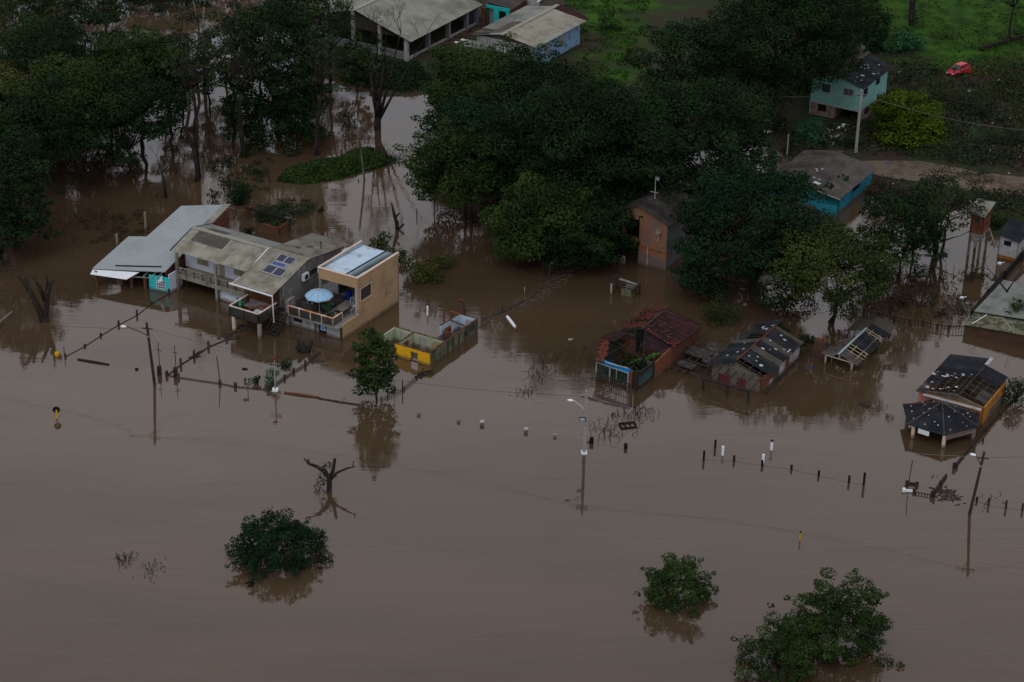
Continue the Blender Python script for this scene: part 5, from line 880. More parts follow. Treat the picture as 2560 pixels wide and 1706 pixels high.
# ============================================================ posts, fences, poles
def crop(x0, y0, s): return lambda u, v: (x0+u/s, y0+v/s)
cA = crop(0, 640, 3.0154); cB = crop(340, 760, 3.2667); cC = crop(1000, 940, 3.5636); cD = crop(1700, 1060, 2.736); cE = crop(520, 280, 3.7339)
def post(b, t, wd, m, label, name='post', cat='post', group=None, n=6, capm=None, lean=(0, 0), h0=0.):
    p = at(*b, h0); hh = hgt(b, t, h0)-h0; o = empty(name, p, label, cat, group)
    mb = MB().tube([(0,0,-1.6),(lean[0]*hh*.5,lean[1]*hh*.5,hh*.5),(lean[0]*hh,lean[1]*hh,hh)], [wd*.5,wd*.5,wd*.46], n) if n != 4 else MB().box(-wd/2,wd/2,-wd/2,wd/2,-1.6,hh)
    if capm:
        mb.build('shaft', m, o); MB().box(-wd*.56,wd*.56,-wd*.56,wd*.56,hh-.03,hh+.1).build('cap', capm, o)
    else: mb.build('shaft', m, o)
    return o
def fence(name, pts, m, label, rz_=.35, pw=.15, rail=True, wire='pole_dark', posts=True, pickets=0, ph=None, rw=.05, rz2=None):
    o = empty(name, at(*pts[0][:2]), label, 'fence'); prev = None
    for p in pts:
        q = at(p[0], p[1])-o.location; hh = (hgt(p[:2], p[2]) if len(p) > 2 else rz_)
        if posts: MB().box(q.x-pw/2,q.x+pw/2,q.y-pw/2,q.y+pw/2,-1.5,hh).build('post', m, o)
        if prev is not None:
            if rail:
                MB().bar((*prev[:2],rz_*.75),(*q[:2],rz_*.75),rw).build('rail', wire, o)
                if rz2: MB().bar((*prev[:2],rz2),(*q[:2],rz2),rw).build('rail', wire, o)
            if pickets:
                mb = MB(); n = max(2, int((q-prev).length*pickets))
                for i in range(n): a = prev.lerp(q, (i+.5)/n); mb.bar((a.x,a.y,-.3),(a.x,a.y,rz_*random.uniform(.85,1.15)),rw*.9)
                mb.build('pickets', wire, o)
        prev = q
    return o
fence('rope_fence', [(*cA(1275,285),cA(0,250)[1]),(*cA(1143,365),cA(0,340)[1]),(*cA(1033,450),cA(0,408)[1]),(*cA(895,522),cA(0,488)[1]),(*cA(760,605),cA(0,582)[1]),(*cA(640,685),cA(0,665)[1]),(*cA(493,762),cA(0,740)[1])], 'dark_wood', 'line of drowned dark stubs with sagging wire from turquoise house', .06, .2, True, 'pole_dark', rw=.05)
fence('post_fence', [(*cB(252,590),cB(0,548)[1]),(*cB(367,500),cB(0,447)[1]),(*cB(475,432),cB(0,378)[1]),(*cB(592,355),cB(0,307)[1]),(*cB(742,295),cB(0,262)[1]),(*cB(827,285),cB(0,250)[1])], 'old_wood', 'brown post fence climbing towards the dark deck', .08, .24, True, 'dark_wood', rw=.07)
fence('lattice_fence', [(*cB(252,585),cB(0,552)[1]),(*cB(345,605),cB(0,570)[1]),(*cB(686,655),cB(0,625)[1]),(*cB(812,680),cB(0,645)[1]),(*cB(1078,705),cB(0,665)[1])], 'old_wood', 'drowned lattice fence top with squat pillars left of the concrete lamp post', .16, .30, True, 'dark_wood', pickets=3.2, rw=.035, rz2=.03)
fence('lattice_fence', [(*cB(1500,775),),(*cB(1640,800),),(*cB(1820,828),)], 'dark_wood', 'low lattice fence top running to the round tree by the ruin', .14, .14, True, 'old_wood', pickets=3, rw=.05, rz2=.03)
fence('post_fence', [(*cB(1085,700),cB(0,665)[1]),(*cB(1213,612),cB(0,580)[1]),(*cB(1288,560),cB(0,525)[1]),(*cB(1383,505),cB(0,462)[1]),(*cB(1495,405),cB(0,392)[1])], 'old_wood', 'short mesh fence climbing past the leafy bushes to the stump', .3, .26, True, 'old_wood', pickets=3, rw=.05, rz2=.05)
fence('wire_fence', [(*cB(2000,790),),(*cB(2055,768),cB(0,740)[1]),(*cB(2190,700),),(*cB(2290,610),cB(0,588)[1]),(*cB(2340,575),)], 'dark_wood', 'slanting wire mesh fence between the round tree and the yellow ruin', .4, .12, True, 'dark_wood', pickets=3, rw=.035, rz2=.06)
fence('post_row', [(*cD(162,248),cD(0,185)[1]),(*cD(369,256),cD(0,217)[1]),(*cD(561,288),cD(0,250)[1]),(*cD(762,312),cD(0,282)[1]),(*cD(948,356),cD(0,320)[1]),(*cD(1155,402),cD(0,355)[1]),(*cD(1256,420),cD(0,335)[1])], 'black', 'row of black wooden posts crossing open water right of centre', .01, .2, True, 'pole_dark', rw=.012)
fence('post_row', [(*cD(2030,530),cD(0,500)[1]),(*cD(2110,557),cD(0,508)[1]),(*cD(2228,578),cD(0,525)[1]),(*cD(2341,592),cD(0,545)[1]),(2600,1290,1265)], 'dark_wood', 'row of small dark posts right of the leaning street light', .01, .17, True, 'pole_dark', rw=.012)
fence('picket_fence', [(*cD(1605,478),),(*cD(1720,498),cD(0,462)[1]),(*cD(1738,500),cD(0,450)[1])], 'dark_wood', 'tiny dark picket fence beside the square floating frame', .26, .2, True, 'dark_wood', pickets=4, rw=.07)
cF = crop(1880, 600, 3.46)
fence('picket_fence', [cF(960,650),cF(1100,680),cF(1230,705),cF(1362,735),cF(1480,750),cF(1600,775),cF(1700,790),cF(1850,790)], 'dark_wood', 'long dark picket fence behind the open shed towards the barn', .75, .16, True, 'dark_wood', pickets=3.2, rw=.07)
fence('brush_fence', [cF(1500,895-0),cF(1400,1180-300)] if False else [(2120,402),(2150,420),(2165,440)], 'dark_wood', 'short dark fence at the roadside behind the cyan wall', .7, .1, True, 'dark_wood')
fence('submerged_wall', [(1205,800),(1262,780),(1330,740),(1380,700),(1440,662),(1490,640)], 'silt', 'broken crest of a submerged wall curving beyond the yellow ruin', .05, .22, True, 'old_wood', rw=.2)
def debris(name, pts, m, label, n=60, w_=.5, cat='debris', kind=None):
    h0 = .75 if name in ('rubble_heap', 'fallen_timber', 'sand_heap') else 0.
    o = empty(name, at(*pts[0], h0), label, cat); mb = MB(); o.location.z = max(0., gz(o.location.x, o.location.y))+.08 if h0 else 0.
    for a, b in zip(pts, pts[1:]):
        A, B = at(*a, h0)-at(*pts[0], h0), at(*b, h0)-at(*pts[0], h0)
        for i in range(n//(len(pts)-1)):
            p = A.lerp(B, random.random())+Vector((random.gauss(0,w_), random.gauss(0,w_*1.2), 0)); an = random.gauss(.55,.5); l_ = random.uniform(.2,.9); d_ = Vector((math.cos(an), math.sin(an), 0))*l_
            mb.bar((p.x,p.y,random.uniform(-.02,.06)),(p.x+d_.x,p.y+d_.y,random.uniform(-.03,.1)),random.uniform(.05,.14),.05)
    mb.build('sticks', m, o); return o
debris('debris_raft', [(1205,806),(1262,786)], 'silt', 'pale brown driftwood raft at the far end of the ruin wall', 50, .35)
debris('debris_raft', [(1268,776),(1330,744),(1370,716),(1430,676)], 'silt', 'long raft of driftwood along the submerged wall', 120, .6)
debris('debris_raft', [cB(700,290),cB(820,215),cB(900,190)], 'old_wood', 'driftwood and rubbish caught at the dark deck posts', 50, .4)
debris('debris_raft', [cD(1745,480),cD(1880,510)], 'old_wood', 'flat triangular mat of dark debris', 70, .5)
debris('debris_raft', [cB(430,448),cB(530,385)], 'dark_wood', 'dark waterlogged branch mat lying across the post fence', 24, .12)
debris('debris_raft', [cB(2290,600),cB(2352,560)], 'dark_wood', 'dark sticks at the front corner of the yellow ruin', 40, .3)
debris('fallen_timber', [(2080,170),(2150,180)], 'old_wood', 'grey broken boards on the ground behind the mint green house', 40, .8)
debris('fallen_timber', [(2260,140),(2320,150)], 'dark_wood', 'dark fallen logs at the edge of the green field', 26, .5)
debris('fallen_timber', [(2340,250),(2350,300),(2420,240)], 'brick', 'reddish rubble and boards right of the yellow-green tree', 60, 1.2)
debris('fallen_timber', [(2340,290),(2400,300)], 'block_grey', 'grey planks scattered below the rubble heap', 40, 1.0)
debris('fallen_timber', [(1905,300),(1960,270)], 'old_wood', 'collapsed dark timber left of the mint green house', 46, .9)
# rubble around the hangar
debris('rubble_heap', [(1040,130),(1100,110),(1160,85),(1195,60)], 'brick', 'reddish brick rubble between the hangar and blue house', 170, .9)
debris('rubble_heap', [(1060,120),(1150,80),(1200,45)], 'dark_wood', 'black timber wreckage in the lane beside the hangar', 120, .8)
o = debris('sand_heap', [(895,160),(935,165)], 'peach', 'orange sand heap on the bank below the hangar', 90, .7)
def log(a, b, r, m, label, name='log', cat='log', z=.05):
    A, B = at(*a, z), at(*b, z); o = empty(name, A, label, cat); MB().tube([(0,0,0),(B-A)*.5+Vector((0,0,.03)),B-A],[r,r*1.05,r*.85],8).build('trunk', m, o); return o
log(cA(585,780), cA(822,820), .12, 'asphalt_log', 'thin dark log floating left of the wooden street pole')
log(cB(1210,725), cB(1495,765), .13, 'rust', 'long reddish log floating right of the concrete lamp post')
log((1268,792), (1288,818), .17, 'white_plastic', 'white pipe floating right of the yellow ruin', 'floating_pipe', 'pipe')
log((-30,830), cA(92,420), .12, 'white_dirty', 'white pole sloping out of the left edge', 'leaning_pole', 'pole', .5)
log((2150,1008), (2172,1018), .2, 'dark_wood', 'short dark log adrift right of the shed reflection')
log((2450,122), (2590,80), .3, 'bark', 'large fallen trunk lying across the green field', z=1.0)
log(cE(1490,340), cE(1640,340), .05, 'bark', 'thin branch floating by the bare forked tree')
# white marker posts
post(cD(240,166), cD(0,112)[1], .2, 'black', 'lone black post just behind the white marker posts', n=4)
for i, (b, t, lb) in enumerate(((cD(291,214), 155, 'white marker post nearest the lone black post'), (cD(567,266), 210, 'white marker post touching a black post of the row'), (cD(625,178), 118, 'white marker post with a black top set farthest back'))):
    post(b, cD(0,t)[1], .24, 'white_plastic', lb, 'marker_post', 'marker post', n=4, capm='black' if i == 2 else None)
post(cD(820,796), cD(0,742)[1], .13, 'sign_yellow', 'small yellow and black marker stake alone in open water', 'marker_post', 'marker post', capm='black')
post(cD(1556,440), cD(0,250)[1], .09, 'pole_dark', 'slim dark pole rising from the square floating frame', 'thin_pole', 'pole', lean=(.06, 0))
o = empty('timber_raft', at(*cD(1572,440)), 'square dark and white timber frame awash at the slim pole', 'raft'); a, b, c, d_ = [at(*cD(*q))-o.location for q in ((1530,462),(1600,468),(1620,420),(1552,410))]
for p_, q_, m in ((a,b,'white_plastic'),(b,c,'dark_wood'),(c,d_,'dark_wood'),(d_,a,'dark_wood')): MB().bar((p_.x,p_.y,.12),(q_.x,q_.y,.12),.16,.2).build('beam', m, o)
for p_ in (a,b,c,d_): MB().box(p_.x-.14,p_.x+.14,p_.y-.14,p_.y+.14,-1,.35).build('corner_block', 'dark_wood' if p_ != a else 'white_plastic', o)
o = empty('timber_raft', at(*cC(2030,445)), 'black ladder-like frame floating among twigs near the middle street light', 'raft'); q4 = [at(*cC(*q))-o.location for q in ((1975,475),(2105,460),(2085,418),(1950,430))]; mb = MB()
for i in range(4): A, B = q4[i], q4[(i+1) % 4]; mb.bar((A.x,A.y,.08),(B.x,B.y,.08),.13,.12)
for k in (.33,.66): A, B = q4[0].lerp(q4[1],k), q4[3].lerp(q4[2],k); mb.bar((A.x,A.y,.08),(B.x,B.y,.08),.08,.1)
mb.build('ladder', 'black', o)
# concrete bollards breaking the surface
for (u, v, t, wd, m, lb) in ((168,350,332,.36,'concrete','leftmost submerged bollard top, nearest the round tree'), (522,410,390,.36,'concrete','flat bollard top second from the left in the sunken row'), (731,436,410,.42,'concrete','tallest light-topped bollard left of the middle street light'), (1122,500,475,.38,'concrete','white-capped bollard between two lower ones in the sunken row'), (1380,542,518,.32,'cream_post','small pale bollard nearest the left of the middle street light'), (1706,598,553,.42,'black','dark bollard just right of the middle street light'), (2010,645,606,.34,'black','dark bollard farthest right in the sunken row')):
    post(cC(u,v), cC(0,t)[1], wd, m, lb, 'bollard', 'bollard', n=4, capm='white_dirty' if 'light-topped' in lb or 'white-capped' in lb else None)
o = tag(MB().lathe([(.02,-.2),(.18,-.1),(.22,.05),(.15,.2),(.02,.24)], (0,0,0), 10).build('buoy', 'cream_post', None, True), 'small pale float touching the dark bollard by the middle street light', 'float'); o.location = at(*cC(1680,585))
for (u, v, lb) in ((1203,895,'squat dark pillar carrying the left slim pole'), (1325,905,'squat dark pillar carrying the right slim pole')): post(cA(u,v), cA(0,v-62)[1], .42, 'dark_wood', lb, 'pillar', 'pillar', n=4)
for b, t, lb in ((cA(1205,860),655,'left slim dark pole standing on a squat pillar'), (cA(1328,875),675,'right slim dark pole standing on a squat pillar')):
    o = post(b, cA(0,t)[1], .10, 'pole_dark', lb, 'thin_pole', 'pole'); MB().bar((-.3,0,5.2 if False else hgt(b,cA(0,t)[1])-.8),(.35,0,hgt(b,cA(0,t)[1])-1.0),.05).build('bracket', 'pole_dark', o)
post(cB(690,640), cB(0,430)[1], .12, 'pole_dark', 'slim bare black pole rising from the lattice fence', 'thin_pole', 'pole', lean=(-.09, 0))
post(cB(2177,720), cB(0,625)[1], .14, 'pole_dark', 'black post between the round tree and yellow ruin')
post(cB(2112,760), cB(0,620)[1], .05, 'pole_dark', 'hair-thin rod beside the round tree', 'thin_pole', 'pole')
post(cE(1470,640), cE(0,165)[1], .28, 'moss_wall', 'tall mossy leaning trunk-like pole in front of the grassy bank', 'wooden_pole', 'pole', lean=(-.13, .0), n=8)
cG = crop(1000, 560, 3.92)
post(cG(269,895), cG(0,808)[1], .2, 'white_plastic', 'bright white post behind the yellow ruin', n=4); post(cG(433,945), cG(0,845)[1], .18, 'rust', 'rusty brown post at the back of the yellow ruin', n=4)
post(cG(1003,862), cG(0,805)[1], .14, 'dark_wood', 'dark stake at the start of the driftwood raft'); post(cG(1220,680), cG(0,620)[1], .1, 'white_dirty', 'short white stake left of the driftwood raft'); post(cG(1462,560), cG(0,400)[1], .12, 'old_wood', 'weathered post where the submerged wall meets the trees'); post(cG(530,410), cG(0,300)[1], .35, 'old_wood', 'thick pale stub at the right end of the vine hedge', n=4)
cH = crop(0, 380, 4.1268)
post(cH(1505,800), cH(0,625)[1], .26, 'concrete', 'grey concrete post standing above the grey sheet roof', n=4); post(cH(1210,965), cH(0,850)[1], .26, 'concrete', 'grey post touching the left side of the grey roof', n=4); post(cH(768,945), cH(0,845)[1], .2, 'old_wood', 'faint brown post among twigs in the left shallows'); post(cH(780,665), cH(0,560)[1], .14, 'bark', 'thin crooked stake in the left shallows', lean=(-.3,0))
for (u, v, hh, lb) in ((985,890,45,'dark stake left of the shrub clump behind the house'), (868,965,40,'dark stake midway along the back fence line'), (746,1045,42,'dark stake nearest the ruined brick outbuilding'), (640,1108,48,'thick dark stake right of the ruined brick outbuilding'), (1693,520,60,'dark stake below the bare forked tree'), (1785,465,50,'thin dark stake right of the bare forked tree'), (1950,980,75,'dark stake left of the tall stake by the great trees'), (2113,935,130,'tall dark stake by the edge of the great trees'), (1405,648,20,'tiny stub beside the mossy leaning pole')): post(cE(u,v), cE(0,v-hh)[1], .14, 'dark_wood', lb, 'stake', 'stake')
for (u, v, hh, rt, lb) in ((1775,1100,80,1,'forked dark stub nearer the broken snag'), (1612,1205,70,1,'forked dark stub nearer the vine hedge')):
    o = post(cE(u,v), cE(0,v-hh)[1], .2, 'dark_wood', lb, 'stub', 'stub'); MB().bar((0,0,0),(.7,.2,.7),.2).build('fork', 'dark_wood', o)
post(cA(487,760), cA(0,685)[1], .1, 'pole_dark', 'thin black stake at the left end of the drowned wire line', 'stake', 'stake'); post(cA(347,742), cA(0,724)[1], .14, 'dark_wood', 'lowest dark stub left of the yellow can', 'stake', 'stake'); post(cA(383,725), cA(0,700)[1], .16, 'white_dirty', 'grey stub beside the yellow can', 'stake', 'stake')
post(cD(2072,120), cD(0,98)[1], .2, 'dark_wood', 'dark stub behind the low wall of the orange-walled house'); post(cD(1875,305), cD(0,268)[1], .3, 'dark_wood', 'thick dark end post of the low wall', n=4)
o = tag(MB().lathe([(.02,-.15),(.22,-.12),(.25,.0),(.25,.32),(.2,.4),(.06,.42),(.06,.48),(.0,.48)], (0,0,0), 12).build('jerrycan', 'sign_yellow', None, True), 'small yellow can afloat at the edge of the brown reflection', 'can'); o.location = at(*cA(430,750))
o = tag(MB().lathe([(.02,-.12),(.2,0),(.2,.12),(.02,.22)], (0,0,0), 10).build('buoy', 'black', None, True), 'round black float between the log and the wooden street pole', 'float'); o.location = at(*cA(1031,858))
# road sign
o = empty('road_sign', at(*cA(430,1225)), 'round black-backed road sign on a yellow post almost drowned', 'road sign', rz=.2); MB().box(-.09,.09,-.05,.05,-1.5,.95).build('post', 'sign_yellow', o); s_ = MB().lathe([(.0,-.02),(.36,-.02),(.38,0),(.36,.02),(0,.02)], (0,0,0), 20).build('sign_plate', 'black', o); s_.location = (0,.09,.95); s_.rotation_euler = (R(90),0,0)
# street poles
def streetpole(b, t, m, label, lampd=None, arms=1, lean=(0,0), h0=0., wd=.3, base=None, name='street_light', box=None, square=False):
    p = at(*b, h0); hh = hgt(b, t, h0)-h0; o = empty(name, p, label, 'street light' if lampd else 'utility pole'); lx = lean[0]*hh; ly = lean[1]*hh; sh = lambda z: Vector((lx*z/hh, ly*z/hh, z))
    if square: 
        mb = MB(); w0, w1 = wd*.6, wd*.4; mb.add([(-w0,-w0,-1.6),(w0,-w0,-1.6),(w0,w0,-1.6),(-w0,w0,-1.6)]+[(lx+a*w1,ly+b_*w1,hh) for a,b_ in ((-1,-1),(1,-1),(1,1),(-1,1))], [(0,3,2,1),(4,5,6,7),(0,1,5,4),(1,2,6,5),(2,3,7,6),(3,0,4,7)]); mb.build('pole', m, o)
    else: MB().tube([sh(-1.6), sh(hh*.5), sh(hh)], [wd*.58, wd*.5, wd*.4], 9).build('pole', m, o)
    q = sh(hh-.7); MB().bar(q+Vector((-.55,.1,0)), q+Vector((.55,-.1,0)), .1).build('crossarm', 'pole_dark', o); mb = MB()
    for k in (-.5,-.2,.2,.5): mb.lathe([(.05,0),(.07,.06),(.05,.12),(.02,.14)], (q.x+k, q.y-.18*k, q.z+.06), 7)
    mb.lathe([(.05,0),(.08,.08),(.04,.18)], (lx,ly,hh), 7); mb.build('insulators', 'white_dirty' if m != 'pole_dark' else 'concrete', o)
    if lampd:
        z0 = hh-(1.55 if not box else 2.2); a = sh(z0); b_ = a+Vector((lampd[0]*.75, lampd[1]*.75, .75)); c = a+Vector((lampd[0], lampd[1], .95)); MB().tube([a, a.lerp(b_,.5)+Vector((0,0,.05)), b_, b_.lerp(c,.6)+Vector((0,0,.06)), c], .045, 7).build('lamp_arm', 'alu' if m != 'pole_dark' else 'pole_dark', o)
        dn = Vector((lampd[0], lampd[1], 0)).normalized(); hd = MB().lathe([(.02,-.32),(.13,-.22),(.2,0),(.17,.2),(.06,.34),(.0,.36)], (0,0,0), 12, 1., .55).build('lamp_head', 'white_plastic', o, True); hd.location = c+dn*.25+Vector((0,0,-.02)); hd.rotation_euler = (R(90), 0, math.atan2(dn.y, dn.x)+R(90))
        MB().box(a.x-.15,a.x+.15,a.y-.15,a.y+.15,a.z-.08,a.z+.08).build('bracket', 'concrete', o)
    if box:
        a = sh(hh-2.95); MB().box(-.32,.32,-.05,.05,-.2,.2).build('floodlight', 'black', o).location = a+Vector((-.3,-.4,0)); ff = MB().box(-.25,.25,-.02,.0,-.14,.14).build('floodlight_glass', 'mattress', o); ff.location = a+Vector((-.3,-.46,0)); MB().bar(a, a+Vector((-.3,-.35,0)), .06).build('bracket', 'pole_dark', o)
    if base: MB().box(-.3,.3,-.3,.3,-.5,.22).build('painted_base', 'white_plastic', o)
    return p+sh(hh-.6)
B1 = cB(152,657); t1 = streetpole(B1, cB(0,155)[1], 'pole_dark', 'dark wooden street light pole at left with a long white lamp arm', (-2.3,.25), lean=(-.055,0))
t2 = streetpole(cC(1640,690), cC(0,135)[1], 'pole_concrete', 'pale concrete street light with white base in the centre', (-1.25,.3), base=True, box=True, square=True, wd=.3)
t3 = streetpole(cD(1980,622), cD(0,190)[1], 'pole_dark', 'leaning dark street light pole at the lower right', (-.55,.35), lean=(.09,0), wd=.28)
t0 = streetpole(cB(1138,708), cB(0,450)[1], 'pole_concrete', 'short concrete lamp post with broken brown lamp among bushes', None, base=True, wd=.16, name='lamp_post')
d = at(*cB(1138,708)); o = bpy.data.objects['lamp_post']; MB().box(-.35,.1,-.15,.1,3.7,3.95).build('lamp_head', 'rust', o)
post(cB(912,660), cB(0,545)[1], .12, 'white_dirty', 'small pole with a crooked lamp left of the leafy bushes', 'garden_lamp', 'lamp'); MB().box(-.5,.05,-.12,.12,1.75,1.95).build('lamp_head', 'black', bpy.data.objects['garden_lamp'])
pm = crop(1900, 0, 3.564)
t4 = streetpole(pm(852,1365), pm(0,805)[1], 'pole_concrete', 'tall concrete utility pole in front of the mint green house', None, h0=.3, wd=.34, square=True, name='utility_pole')
post(pm(236,1430), pm(0,1195)[1], .18, 'pole_concrete', 'thin pale pole behind the brown corrugated roof', 'thin_pole', 'pole')
t5 = streetpole(pm(-1180,400), 60, 'pole_dark', 'street light pole with pale lamp among the left forest', (-.8,.1), name='street_light') if False else None
sl2 = at(580, 330); t5 = streetpole((578,130), 66, 'pole_dark', 'distant dark street light pole in the flooded forest gap', (-1.1,.1), wd=.22)
def wirespan(a, b, sag, label, r=.022, m='wire'):
    o = empty('power_cable', a, label, 'cable'); pts = []
    for i in range(17): k = i/16; p = a.lerp(b, k)-a; p.z -= sag*4*k*(1-k); pts.append(p)
    MB().tube(pts, r, 4).build('cable', m, o)
wirespan(at(-60,785,5), t1, .6, 'power cable entering from the left edge to the wooden pole'); wirespan(t1, t2, 1.6, 'long power cable from the wooden pole to the centre street light'); wirespan(t2, t3, 1.3, 'power cable from the centre street light to the leaning pole', m='wire_pale'); wirespan(t3, t3+Vector((18,3,.3)), .5, 'power cable leaving the leaning pole for the right edge')
wirespan(t1, at(*cA(1192,700),4.2), .5, 'thin service cable from wooden pole to left slim pole', .015); wirespan(t1, at(*cA(1320,690),4.2), .9, 'thin service cable from wooden pole to right slim pole', .015)
wirespan(t4, at(2600,330,5.5), .8, 'cable from the utility pole past the yellow-green tree', m='wire_pale'); wirespan(t4, at(1850,238,6.5), .3, 'cable from the utility pole into the dark trees', m='wire_pale')
# ------------------------------------------------------------ red car
p = at(2080+1545/4.9, 905/4.9, .55); gzc = gz(p.x, p.y); o = empty('red_car', (p.x, p.y, gzc-.1), 'bright red wrecked car with an open rear door in the weeds', 'car', rz=math.atan2(-3.2,-3.7)); o.rotation_euler.x = R(3)
secs = [(-2.0,.55,.62,.62),(-1.85,.3,.85,.74),(-1.3,.25,1.0,.80),(-.9,.25,1.05,.8),(.4,.25,1.0,.8),(.9,.25,.92,.78),(1.7,.28,.78,.72),(1.95,.4,.62,.6)]
vs, fs = [], []
for (x_, zb, zt, wy) in secs: vs += [(x_,-wy,zb),(x_,wy,zb),(x_,wy*1.02,(zb+zt)/2),(x_,wy*.93,zt),(x_,-wy*.93,zt),(x_,-wy*1.02,(zb+zt)/2)]
for i in range(len(secs)-1):
    for k in range(6): fs.append((i*6+k, i*6+(k+1) % 6, (i+1)*6+(k+1) % 6, (i+1)*6+k))
fs += [(0,5,4,3,2,1), tuple(range(42,48))]; MB().add(vs, fs).build('body', 'red_car', o, True)
MB().add([(-1.7,-.66,1.0),(-1.7,.66,1.0),(.95,.68,.9),(.95,-.68,.9),(-1.3,-.55,1.5),(-1.3,.55,1.5),(.15,.55,1.48),(.15,-.55,1.48)], [(0,1,5,4),(1,2,6,5),(2,3,7,6),(3,0,4,7)]).build('windows', 'glass_dark', o)
MB().slab([(-1.33,-.57,1.53),(.17,-.57,1.51),(.17,.57,1.51),(-1.33,.57,1.53)], .07).bar((.15,-.56,1.48),(.97,-.69,.92),.07).bar((.15,.56,1.48),(.97,.69,.92),.07).bar((-.5,-.57,1.48),(-.5,-.72,1.0),.07).bar((-.5,.57,1.48),(-.5,.72,1.0),.07).bar((-1.3,.56,1.48),(-1.75,.67,1.0),.12).bar((-1.3,-.56,1.48),(-1.75,-.67,1.0),.12).build('roof', 'red_car', o)
MB().add([(.98,-.6,.97),(.98,.6,.97),(.22,.5,1.46),(.22,-.5,1.46)],[(0,1,2,3)]).build('windscreen', 'dark_teal', o)
dr = MB().box(0,.95,0,.06,.35,.95).bar((0,.03,.95),(.1,.03,1.4),.06).bar((.1,.03,1.4),(.85,.03,1.4),.06).bar((.85,.03,1.4),(.95,.03,.95),.06).build('door', 'red_car', o); dr.location = (-.5,.8,0); dr.rotation_euler.z = R(125)
for x_ in (-1.3,1.25):
    for y_ in (-.72,.72):
        w_ = MB().lathe([(.14,-.1),(.3,-.1),(.32,-.06),(.32,.06),(.3,.1),(.14,.1)], (0,0,0), 16).build('wheel', 'tyre', o); w_.location = (x_,y_,.32); w_.rotation_euler = (R(90),0,0); MB().lathe([(0,-.08),(.15,-.08),(.15,.08),(0,.08)], (0,0,0), 12).build('rim', 'alu', w_)
for y_ in (-.5,.5): MB().box(1.86,1.97,y_-.14,y_+.14,.5,.62).build('headlight', 'white_plastic', o)
# ------------------------------------------------------------ household rubbish on the bank
def junk(u, v, s_, m, label, h0=.4, name='debris_item', cat='rubbish'):
    p = at(u, v, h0); p.z = max(gz(p.x,p.y), 0.); mb = MB(); mb.lathe([(s_*.8,-.1),(s_,.0),(s_*.9,s_*.5),(s_*.4,s_*.7),(0,s_*.72)], (0,0,0), 8, 1, .7); mb.bar((s_,0,.1),(s_*1.9,s_*.4,.15),s_*.3,.05); return tag(mb.build(name, m, None), label, cat).__setattr__('location', p)
for i, (u, v, s_, m, lb) in enumerate(((2098,322,.4,'white_plastic','white tub on the ground in front of the mint green house garage'), (2108,316,.45,'white_plastic','overturned white basin beside the garage opening'), (2088,345,.25,'litter','crumpled white rag under the utility pole'), (2248,185,.4,'white_plastic','white plastic piece behind the yellow-green tree'), (2262,192,.3,'white_plastic','fallen white pipe piece behind the mint green house'), (2424,233,.35,'litter','grey bag right of the rubble heap'), (2500,205,.4,'white_plastic','white sack in the weeds below the red car'), (2520,185,.35,'litter','pale sack in the weeds at the right of the red car'), (1917,330,.5,'white_plastic','white crate by the dark water left of the mint house'), (1915,305,.4,'litter','grey bucket by the collapsed dark timber'), (2220,412,.3,'blue_plastic','bright blue scrap on the roadside'), (2405,738,.3,'white_plastic','white jug afloat under the brick tower'), (2500,652,.3,'white_plastic','white plastic bottle pile at the white hut corner'), (1157,105,.4,'white_plastic','white broken basin in the lane by the hangar'), (1140,110,.3,'white_plastic','white plastic chair scrap beside the lane rubble'), (2027,912,.18,'blue_plastic','tiny blue scrap afloat beside the open shed'), (1425,842,.2,'litter','small pale scrap afloat left of the tiled house'))): junk(u, v, s_, m, lb)
Pl = []
mb = MB(); pr = np.array([(p.x, p.y) for p in (at(2060,318,.4), at(2100,320,.4), at(2095,370,.4), at(2050,372,.4))])
for i in range(60):
    p = at(random.gauss(2078,14), random.gauss(342,12), .4); s_ = random.uniform(.04,.11); z_ = gz(p.x,p.y)+.05+random.random()*.3; mb.box(p.x-s_,p.x+s_,p.y-s_*.7,p.y+s_*.7,z_,z_+s_*.7)
for i in range(45):
    p = at(random.choice((random.uniform(1900,2560), random.uniform(2300,2560))), random.uniform(180,480), .4); s_ = random.uniform(.04,.13); z_ = max(gz(p.x,p.y),0)+.1; mb.box(p.x-s_,p.x+s_,p.y-s_*.7,p.y+s_*.7,z_,z_+s_*.6)
tag(mb.build('litter', 'litter'), None, None, None, 'stuff')
fence('field_fence', [(1490,130),(1452,128),(1380,160)], 'dark_wood', 'broken wire fence right of the peeling blue house', 1.0, .14, True, 'dark_wood')
fence('field_fence', [(1452,70),(1512,98),(1505,62)], 'dark_wood', 'dark fence posts at the far corner of the peeling blue house', 1.2, .16, True, 'dark_wood')
def thicket(name, pg_, n, r0, r1, mat, leaf=.3, dens=.8, flat=.7, seed=1, zf=None, sink=0.):
    g = np.random.default_rng(seed); mn, mx_ = pg_.min(0), pg_.max(0); Q = g.random((n*4, 2))*(mx_-mn)+mn; Q = Q[sdist(Q[:, 0], Q[:, 1], pg_) > .5]; Q = Q[sdist(Q[:, 0], Q[:, 1], ROAD) < -1.2][:n]
    Q = Q[sdist(Q[:, 0], Q[:, 1], MINT) < -.5]; Z = np.maximum(land_z(Q[:, 0], Q[:, 1]), -.05); rs = r0+(r1-r0)*g.random(len(Q))**2
    P_, N_, S_, T_ = clumps([(a, b, z+r*.45-sink) for (a, b), z, r in zip(Q, Z, rs)], rs, leaf, dens, flat); k_ = P_[:, 2] > -.05
    return tag(leaves(name, P_[k_], N_[k_], S_[k_], T_[k_], mat), None, None, None, 'stuff')
def PG(*q): return np.array([tuple(at(u*K, v*K, .3)[:2]) for u, v in q])
